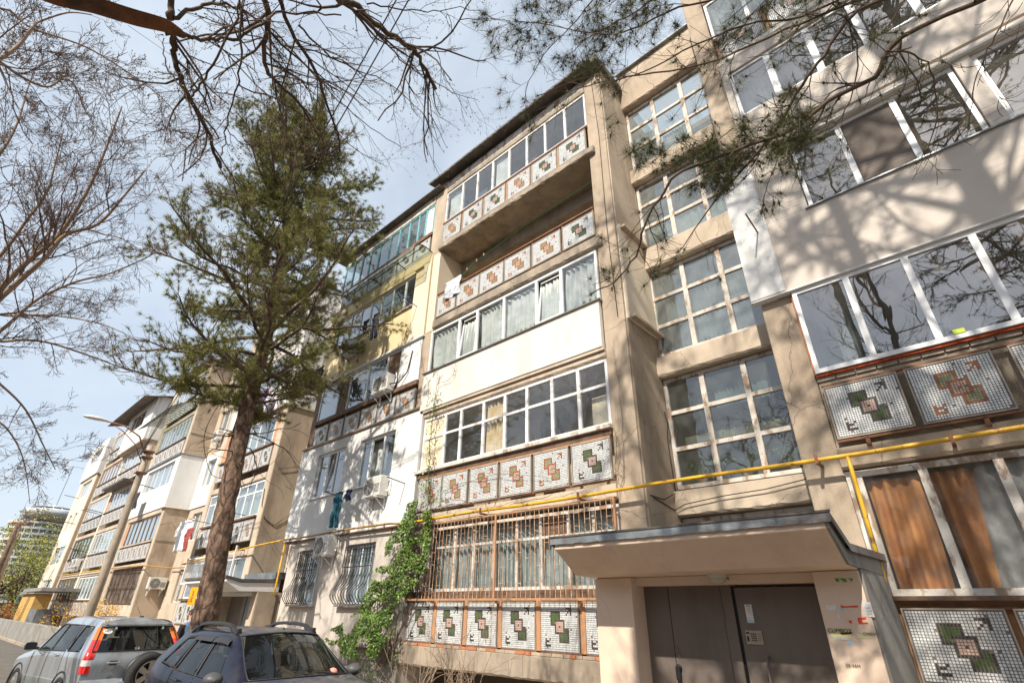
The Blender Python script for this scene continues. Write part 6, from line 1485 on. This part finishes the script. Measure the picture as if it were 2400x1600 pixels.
bough([(2300,-300),(2050,-60),(1880,40),(1740,60),(1600,120),(1480,180),(1380,180),(1260,225)],3.2,4.0,.015,.004,15,.36,.65)
bough([(2200,-300),(1900,-80),(1700,-10),(1560,30),(1480,70),(1400,80),(1300,60),(1210,50)],3.2,4.2,.015,.004,17,.38,.85,2)
bough([(1700,-150),(1560,-30),(1500,20),(1430,60),(1370,95),(1330,130)],3.6,4.4,.012,.004,14,.36,.95,2)
bough([(1500,-160),(1440,-60),(1390,0),(1350,50),(1290,110),(1240,190),(1230,240)],3.8,4.6,.011,.003,11,.40,.25,2)
bough([(2080,120),(2140,130),(2180,160),(2200,260),(2180,330),(2150,380)],2.6,2.7,.008,.003,8,.28,.12)
bough([(2420,-100),(2350,60),(2310,130),(2280,220),(2270,300)],2.3,2.5,.007,.003,8,.25,.05)
bough([(1980,40),(2010,130),(1990,240),(1950,300),(1880,330)],2.9,3.1,.008,.003,9,.3,.6)
bough([(1860,300),(1830,360),(1800,430),(1790,480)],3.0,3.1,.006,.003,5,.22,.9)
bough([(1720,300),(1680,330),(1640,350),(1600,330),(1560,350),(1530,380)],3.2,3.4,.006,.003,6,.25,1,2)
bough([(1950,230),(1900,260),(1880,290),(1840,310),(1800,330),(1760,330)],3.0,3.1,.008,.003,9,.25,1,2)
bough([(1780,330),(1740,360),(1700,370),(1660,400)],3.1,3.3,.006,.003,9,.22,1,2)
# dense needle clumps at picked spots of the boughs
for (x,y,d,n,s) in ((1425,640,3.35,7,.05),(1440,290,3.3,4,.03),(1660,370,3.2,8,.06),(1690,310,3.2,3,.06),(1800,340,3.1,6,.09),(1860,290,3.1,5,.09),(1790,380,3.1,3,.06),(1250,60,4.1,8,.07),(1370,70,4.0,8,.07),(1385,105,4.0,8,.06),(1520,60,3.8,9,.07),(1570,60,3.8,8,.06),(1490,30,3.8,8,.06),(1300,40,4.1,6,.06),(1340,20,4.1,5,.05),(1230,30,4.2,6,.05),(1450,60,3.9,6,.06),(1540,20,3.8,6,.06),(1420,20,3.9,5,.06),(1900,60,3.3,8,.1),(1750,40,3.3,6,.08),(1820,100,3.3,7,.09),(1690,150,3.3,4,.06),(1640,620,3.2,0,.02)):
    for _ in range(n): tp.append((at(x,y,d)+rv(rr)*s,rv(rr).normalized()))
nx=len(S.ch)
b=S.mesh('branches',bark_t,np_,rmin=.0016); b.location=-off
print('near tufts',len(tp))
V=tufts(tp,44,.112,.0018,RNG,1.0,.35,.06); o=tri_obj('needles',V,needle2,np_); o.location=-off
mb=MB()
for p,a in tp: mb.lathe([(0,-.012),(.007,-.006),(.007,.006),(0,.012)],p.x,p.y,p.z,5)
o=mb.build('buds',bark_t,np_); o['kind']='stuff'; o.location=-off
# trunk, and the crown above the picture that shades the right-hand wall
bark_trunk([Vector((3.4,.6,GZ-.1)),Vector((3.35,.5,4)),Vector((3.2,.4,9)),Vector((3.1,.3,16)),Vector((3,.2,23.5))],[.32,.28,.23,.15,.03],'trunk',bark_p,np_,18,.08,8).location=-off
S=Segs(); tp=[]
zz=5.2
while zz<23:
    a=rr.uniform(0,6.28); L_=np.interp(zz,[5,8,12,16,20,23.5],[3.2,3.8,4.0,4.3,3.2,.8])*rr.uniform(.7,1.1)
    d=Vector((math.cos(a),math.sin(a),rr.uniform(0,.4))).normalized(); b0=Vector((3.3-.018*zz,.55-.02*zz,zz)); q=b0.copy(); pts=[q.copy()]
    e_=b0+d*L_
    # keep the near air in front of the lens clear
    n=7
    for i in range(n): d=(d+rv(rr)*.12).normalized(); q=q+d*L_/n; pts.append(q.copy())
    cpt=CR@np.array([pts[-1].x,pts[-1].y,pts[-1].z-CH]); 
    if cpt[2]>.3 and abs(cpt[0]/cpt[2])<1.25 and abs(cpt[1]/cpt[2])<.85 : zz+=.16; continue
    S.ch.append((pts,[.045*(1-.8*i/n)*(L_/3) for i in range(n+1)]))
    for i in range(2,n+1):
        for _ in range(2):
            q2=pts[i].copy(); d2=((pts[i]-pts[i-1]).normalized()+rv(rr)*.6).normalized(); cc=[q2.copy()]
            for k in range(4): d2=(d2+rv(rr)*.2).normalized(); q2=q2+d2*rr.uniform(.12,.24); cc.append(q2.copy()); tp.append((q2.copy(),d2.copy())) if rr.random()<.55 else None
            S.ch.append((cc,[.012,.010,.008,.006,.004]))
    zz+=rr.uniform(.11,.26)
tp=[t for t in tp if not((lambda c:c[2]>.2 and abs(c[0]/c[2])<1.1 and abs(c[1]/c[2])<.74)(CR@np.array([t[0].x,t[0].y,t[0].z-CH])))]
b=S.mesh('crown_branches',bark_t,np_); b.location=-off
V=tufts(tp,24,.14,.009,RNG); o=tri_obj('crown_needles',V,needle,np_); o.location=-off
# leafless trees behind the viewer: they throw the soft branch shadows and fill the reflections
def shade_tree(label,x,y,h,seed,r0=.2,lim=9,L=3.2,mx=3,tilt=(0,0)):
    rr=random.Random(seed); e=empty('bare_tree',(x,y,GZ),label,'tree','leafless trees behind the viewer'); S=Segs(); pts=[Vector((0,0,0)),Vector((tilt[0]*.3,tilt[1]*.3,h*.35)),Vector((tilt[0]*.7,tilt[1]*.7,h*.7)),Vector((tilt[0],tilt[1],h))]
    c=limb(S,pts,r0,.03,rr,5,.05); 
    for k in range(lim):
        t=rr.uniform(.3,.98); i=int(t*(len(c[0])-2)); a=rr.uniform(0,6.28); grow(S,rr,c[0][i],Vector((math.cos(a),math.sin(a),rr.uniform(.3,1))),c[1][i]*.6,L*rr.uniform(.7,1.2)*(1.2-t*.5),0,mx,wander=.16,up=.04,nch=4,ratio=.58,ang=.7,rend=.4)
    # drop chains that would hang inside the picture close to the lens
    keep=[]
    for P,R in S.ch:
        q=P[len(P)//2]+Vector((x,y,GZ)); c_=CR@np.array([q.x,q.y,q.z-CH])
        if c_[2]>.2 and abs(c_[0]/c_[2])<1.08 and abs(c_[1]/c_[2])<.72 and R[0]<.15: continue
        keep.append((P,R))
    S.ch=keep; S.mesh('branches',bark_t,e,rmin=.004)
shade_tree('tall bare tree standing behind and right of the viewer',6.0,-1.5,19,51,.20,18,3.0)
shade_tree('bare tree close behind the viewer, throwing shadows over the stair windows',-.6,-2.2,17,52,.13,22,2.6)
shade_tree('bare tree further right behind the viewer',9.5,-8,14,53,.24,13,3.6)
shade_tree('bare tree at the far side of the street, left of the viewer',-9,-9.5,12,54,.2,11,3.0)
shade_tree('bare tree at the far side of the street, mirrored in the flats windows',-17,-8.5,12,55,.2,11,3.0)
def off_pine(label,x,y,h,z0,seed,r0,Lp,nn=22,dens=.55,step=(.13,.28)):
    rr=random.Random(seed); e=empty('pine_tree',(x,y,GZ),label,'tree','pines behind the viewer'); off=Vector((x,y,GZ)); S=Segs(); tp=[]
    bark_trunk([Vector((x,y,GZ-.1)),Vector((x+.1,y,h*.5)),Vector((x,y+.1,h))],[r0,r0*.7,.03],'trunk',bark_p,e,14,.08,seed).location=-off
    zz=z0
    while zz<h-.3:
        a=rr.uniform(0,6.28); L_=np.interp(zz,[z0,(z0+h)/2,h],Lp)*rr.uniform(.6,1.15); d=Vector((math.cos(a),math.sin(a),rr.uniform(0,.4))).normalized(); q=Vector((x,y,zz)); pts=[q.copy()]
        for i in range(7): d=(d+rv(rr)*.12).normalized(); q=q+d*L_/7; pts.append(q.copy())
        S.ch.append((pts,[.04*(1-.8*i/7) for i in range(8)]))
        for i in range(2,8):
            for _ in range(3):
                q2=pts[i].copy(); d2=((pts[i]-pts[i-1]).normalized()+rv(rr)*.7).normalized(); cc=[q2.copy()]
                for k in range(4):
                    d2=(d2+rv(rr)*.2).normalized(); q2=q2+d2*rr.uniform(.12,.24); cc.append(q2.copy())
                    if rr.random()<dens: tp.append((q2.copy(),d2.copy()))
                S.ch.append((cc,[.012,.010,.008,.006,.004]))
        zz+=rr.uniform(*step)
    def vis(v): c=CR@np.array([v.x,v.y,v.z-CH]); return c[2]>.2 and abs(c[0]/c[2])<1.12 and abs(c[1]/c[2])<.76
    tp=[t for t in tp if not vis(t[0])]; S.ch=[c for c in S.ch if not any(vis(v) for v in c[0])]
    S.mesh('branches',bark_t,e).location=-off; V=tufts(tp,nn,.14,.009,RNG); tri_obj('needles',V,needle,e).location=-off; print(label,len(tp))
off_pine('tall pine close behind the viewer whose crown dapples the stair windows and pale wall',1.9,-1.3,23,9.5,101,.2,[1.6,3.0,1.4],24,.42)
off_pine('pine behind the viewer further left, throwing a light dappled shade on the pier',-1.6,-2.6,21,13,102,.16,[1.0,1.8,.8],20,.30,(.2,.45))
# ------------------------------------------------------------------ ivy and dry creepers
rr=random.Random(91)
ivy=empty('ivy',(-10.9,7.8,GZ),'glossy green ivy climbing the corner left of the barred loggia and spilling over the wall','climbing plant'); off=Vector(ivy.location)
poly=[(985,1165),(1012,1200),(1008,1262),(1000,1330),(975,1370),(955,1390),(930,1415),(915,1445),(925,1480),(905,1500),(885,1535),(850,1560),(838,1545),(800,1535),(762,1500),(765,1478),(800,1462),(838,1430),(850,1400),(868,1375),(872,1340),(900,1310),(905,1270),(930,1240),(945,1210),(955,1180)]
def inpoly(x,y,P):
    c=False; j=len(P)-1
    for i in range(len(P)):
        if (P[i][1]>y)!=(P[j][1]>y) and x<(P[j][0]-P[i][0])*(y-P[i][1])/(P[j][1]-P[i][1])+P[i][0]: c=not c
        j=i
    return c
C=[]
while len(C)<14000:
    x,y=rr.uniform(750,1015),rr.uniform(1160,1565)
    if not inpoly(x,y,poly): continue
    if noise.noise(Vector((x*.03,y*.03,3)))<-.17: continue
    bulge=.12+.30*max(0,noise.noise(Vector((x*.018,y*.018,0)))+.4)
    if y>1440: bulge+=.25
    p=onY(x,y,7.86-bulge*rr.random()**.6); C.append([p.x,p.y,p.z])
k_=len(C)//2
for CC,sz in ((C[:k_],.021),(C[k_:int(k_*1.7)],.029),(C[int(k_*1.7):],.037)): o=leaves('leaves',CC,sz,ivyl,ivy,RNG,(0.1,-.8,.5)); o.location=-off
o=leaves('dead_leaves',[[x,y-.02,z] for x,y,z in C[::22]],.024,mat('dead_leaves',(.30,.20,.07),.8,island=.4),ivy,RNG,(0.1,-.8,.3)); o.location=-off
C=[]
for cx,cy,n,s in ((1020,940,70,16),(1015,965,50,14),(1010,1010,30,9),(1008,1050,30,10),(1005,1085,30,9),(1003,1120,45,14),(995,1150,90,20),(1030,1160,40,20),(870,1570,60,20),(915,1540,30,12),(735,1495,0,5)):
    for _ in range(n): p=onY(cx+rr.gauss(0,s*.6),cy+rr.gauss(0,s),7.83-rr.uniform(0,.12)); C.append([p.x,p.y,p.z])
o=leaves('leaves',C,.026,ivyl,ivy,RNG,(0.1,-.8,.5)); o.location=-off
S=Segs()
def vine(l,Y,r0,r1,n,L,mx=1,jit=.012): 
    c=limb(S,[onY(x,y,Y+rr.uniform(-.03,.03)) for x,y in l],r0,r1,rr,5,jit)
    sprout(S,rr,c,n,L,mx,0,.05,1,.55,wander=.25,up=-.03,nch=3,ratio=.6,ang=.9,rend=.5,plane=Vector((0,1,0)))
vine([(900,1560),(935,1480),(975,1400),(985,1300),(1000,1200),(1005,1120),(1012,1000),(1020,930),(1030,880)],7.84,.022,.006,20,.5,2)
vine([(880,1570),(960,1440),(1005,1330),(1015,1230),(1000,1160)],7.75,.018,.006,14,.5,2)
ob=S.mesh('stems',bark_t,ivy); ob.location=-off
dv=empty('dry_creeper',(-10.3,7.86,4),'leafless creeper straggling over the second-floor mosaic panels and down the rusty bars','climbing plant'); off=Vector(dv.location)
S=Segs()
for l,Y,n,L in (([(990,1190),(1050,1170),(1120,1180),(1200,1165),(1300,1140),(1400,1120),(1440,1100)],7.84,26,.55),([(1000,1215),(1080,1205),(1180,1180),(1280,1170),(1370,1150)],7.74,22,.5),([(1440,1110),(1445,1060),(1440,1010),(1400,1005)],7.84,12,.35),([(1450,1180),(1460,1100),(1458,1000),(1450,900),(1440,830)],7.93,12,.5),([(1040,1150),(1120,1120),(1200,1110),(1290,1120)],7.85,16,.4),([(1010,1230),(1030,1300),(1010,1360)],7.76,10,.4),([(1100,1200),(1090,1260),(1130,1300)],7.74,6,.3),([(1020,1110),(1010,1060),(1000,1090),(1040,1100)],7.83,12,.3),([(1025,900),(1060,880),(1068,820),(1060,790)],7.82,10,.35),([(985,800),(990,860),(1005,900),(1000,960)],7.9,14,.35),([(930,860),(960,830),(985,820)],7.85,8,.3)):
    vine(l,Y,.007,.003,n,L,1)
ob=S.mesh('stems',twig_r,dv); ob.location=-off
# bare shrubs in front of the basement
for k,(px,py,Y,h) in enumerate(((965,1600,6.9,1.3),(1085,1600,6.9,1.1),(1030,1600,7.1,.9))):
    b=onY(px,py,Y); b.z=GZ; rr=random.Random(k+60); e=empty('bare_shrub',b,('tall','branching','small')[k]+(' leafless shrub below the mosaic panels, next to the ivy',' leafless shrub before the dark basement opening',' leafless shrub between the two taller ones')[k],'shrub','leafless shrubs'); S=Segs()
    for _ in range(7): grow(S,rr,Vector((rr.uniform(-.1,.1),rr.uniform(-.1,.1),0)),Vector((rr.gauss(0,.25),rr.gauss(0,.25),1)),.010,h*rr.uniform(.9,1.7),0,2,wander=.12,up=.02,nch=3,ratio=.5,ang=.6)
    S.mesh('branches',twig_l,e,rmin=.003)
# forsythia, hedge trees, red flowers at the far left
def clump(label,name,cat,px,py,depth,rad,n,size,m,hgt,stem=True,seed=0,group=None):
    rr=random.Random(seed); b=at(px,py,depth); base=Vector((b.x,b.y,GZ)); e=empty(name,base,label,cat,group); C=[]
    lob=[(rv(rr)*.55*rad,rr.uniform(.35,.6)*rad) for _ in range(9)]
    while len(C)<n:
        c,r_=rr.choice(lob); v=rv(rr); v=v.normalized()*r_*rr.uniform(.5,1)**.5; p=c+v; C.append([p.x,p.y,p.z*.9+(b.z-GZ)])
    leaves('crown' if stem else 'blossom',C,size,m,e,RNG)
    S=Segs(); h=b.z-GZ
    for k in range(3 if stem else 8): grow(S,rr,Vector((0,0,0)),Vector((rr.gauss(0,.15),rr.gauss(0,.15),1)) if stem else Vector((rr.gauss(0,.5),rr.gauss(0,.5),1)),.12*rad/2 if stem else .012,h*1.15,0,2,wander=.06,up=.03,nch=4,ratio=.5)
    S.mesh('trunk' if stem else 'branches',bark_t if stem else twig_l,e)
clump('yellow flowering bush, the left clump behind the silver car','flowering_bush','bush',190,1440,21,.75,900,.028,flower,0,False,1,'yellow flowering bushes')
clump('yellow flowering bush, the right clump by the foot of the lamp post','flowering_bush','bush',246,1432,21,.60,600,.028,flower,0,False,2,'yellow flowering bushes')
clump('young yellow-green tree beside the stone base','leafy_tree','tree',50,1370,48,3.4,6500,.085,yleaf,0,True,3)
clump('pale spring-green tree before the round tower','leafy_tree','tree',110,1330,62,3.0,1300,.09,yleaf,0,True,4)
clump('leafy tree cut by the left edge of the view','leafy_tree','tree',-20,1370,44,3.6,6500,.08,yleaf,0,True,5)
clump('low dark green hedge behind the retaining wall','hedge','hedge',30,1450,44,1.5,3500,.05,gleaf,0,True,6)
clump('orange-leaved low bush by the wall','low_bush','bush',10,1438,40,1.2,1800,.04,mat('orange_leaves',(.30,.12,.04),.8,island=1.5),0,True,7)
e=empty('poppies',at(75,1500,29),'scattered red flowers at the foot of the grey wall','flowers'); mb=MB()
for k in range(8):
    x,y=R_.uniform(-1.4,1.4),R_.uniform(-.6,.6); z=R_.uniform(-.35,.1)
    mb.lathe([(0,-.02),(.045,.03),(.03,.035)],x,y,z,7)
mb.build('blossom',redfl,e); mb=MB()
for k in range(60): x,y=R_.uniform(-1.6,1.6),R_.uniform(-.7,.7); mb.face([(x,y,-1),(x+.03,y,-1),(x+R_.uniform(-.1,.1),y,R_.uniform(-.5,0))])
mb.build('stems',grassm,e)
# house plants on the stairwell sill
for k,(x,z) in enumerate(((-3.85,3.75),(-3.0,3.75),(-2.2,3.75))):
    e=empty('potted_plant',(x,9.62,z),('bushy plant with yellowing leaves','spider plant with long arching leaves','broad-leaved plant')[k]+' on the second-floor stair sill, '+('left','middle','right')[k]+' pane','plant','house plants behind the stair glass')
    MB().lathe([(.07,0),(.10,.16),(.09,.16)],0,0,0,14).build('pot',brick,e,smooth=True); mb=MB()
    for q in range(40):
        a=R_.uniform(0,6.28); l=R_.uniform(.2,.5); P=[(math.cos(a)*l*t,math.sin(a)*l*t*.5,.15+.45*math.sin(t*2.4)*(l+.3)) for t in np.linspace(0,1,6)]; w_=.012 if k==1 else .03
        mb.grid([[(p[0],p[1],p[2]-w_) for p in P],[(p[0],p[1]+.01,p[2]+w_) for p in P]])
    mb.build('leaves',yleaf if k else gleaf,e)
for o in bpy.data.objects:
    if '_w' in o: del o['_w']
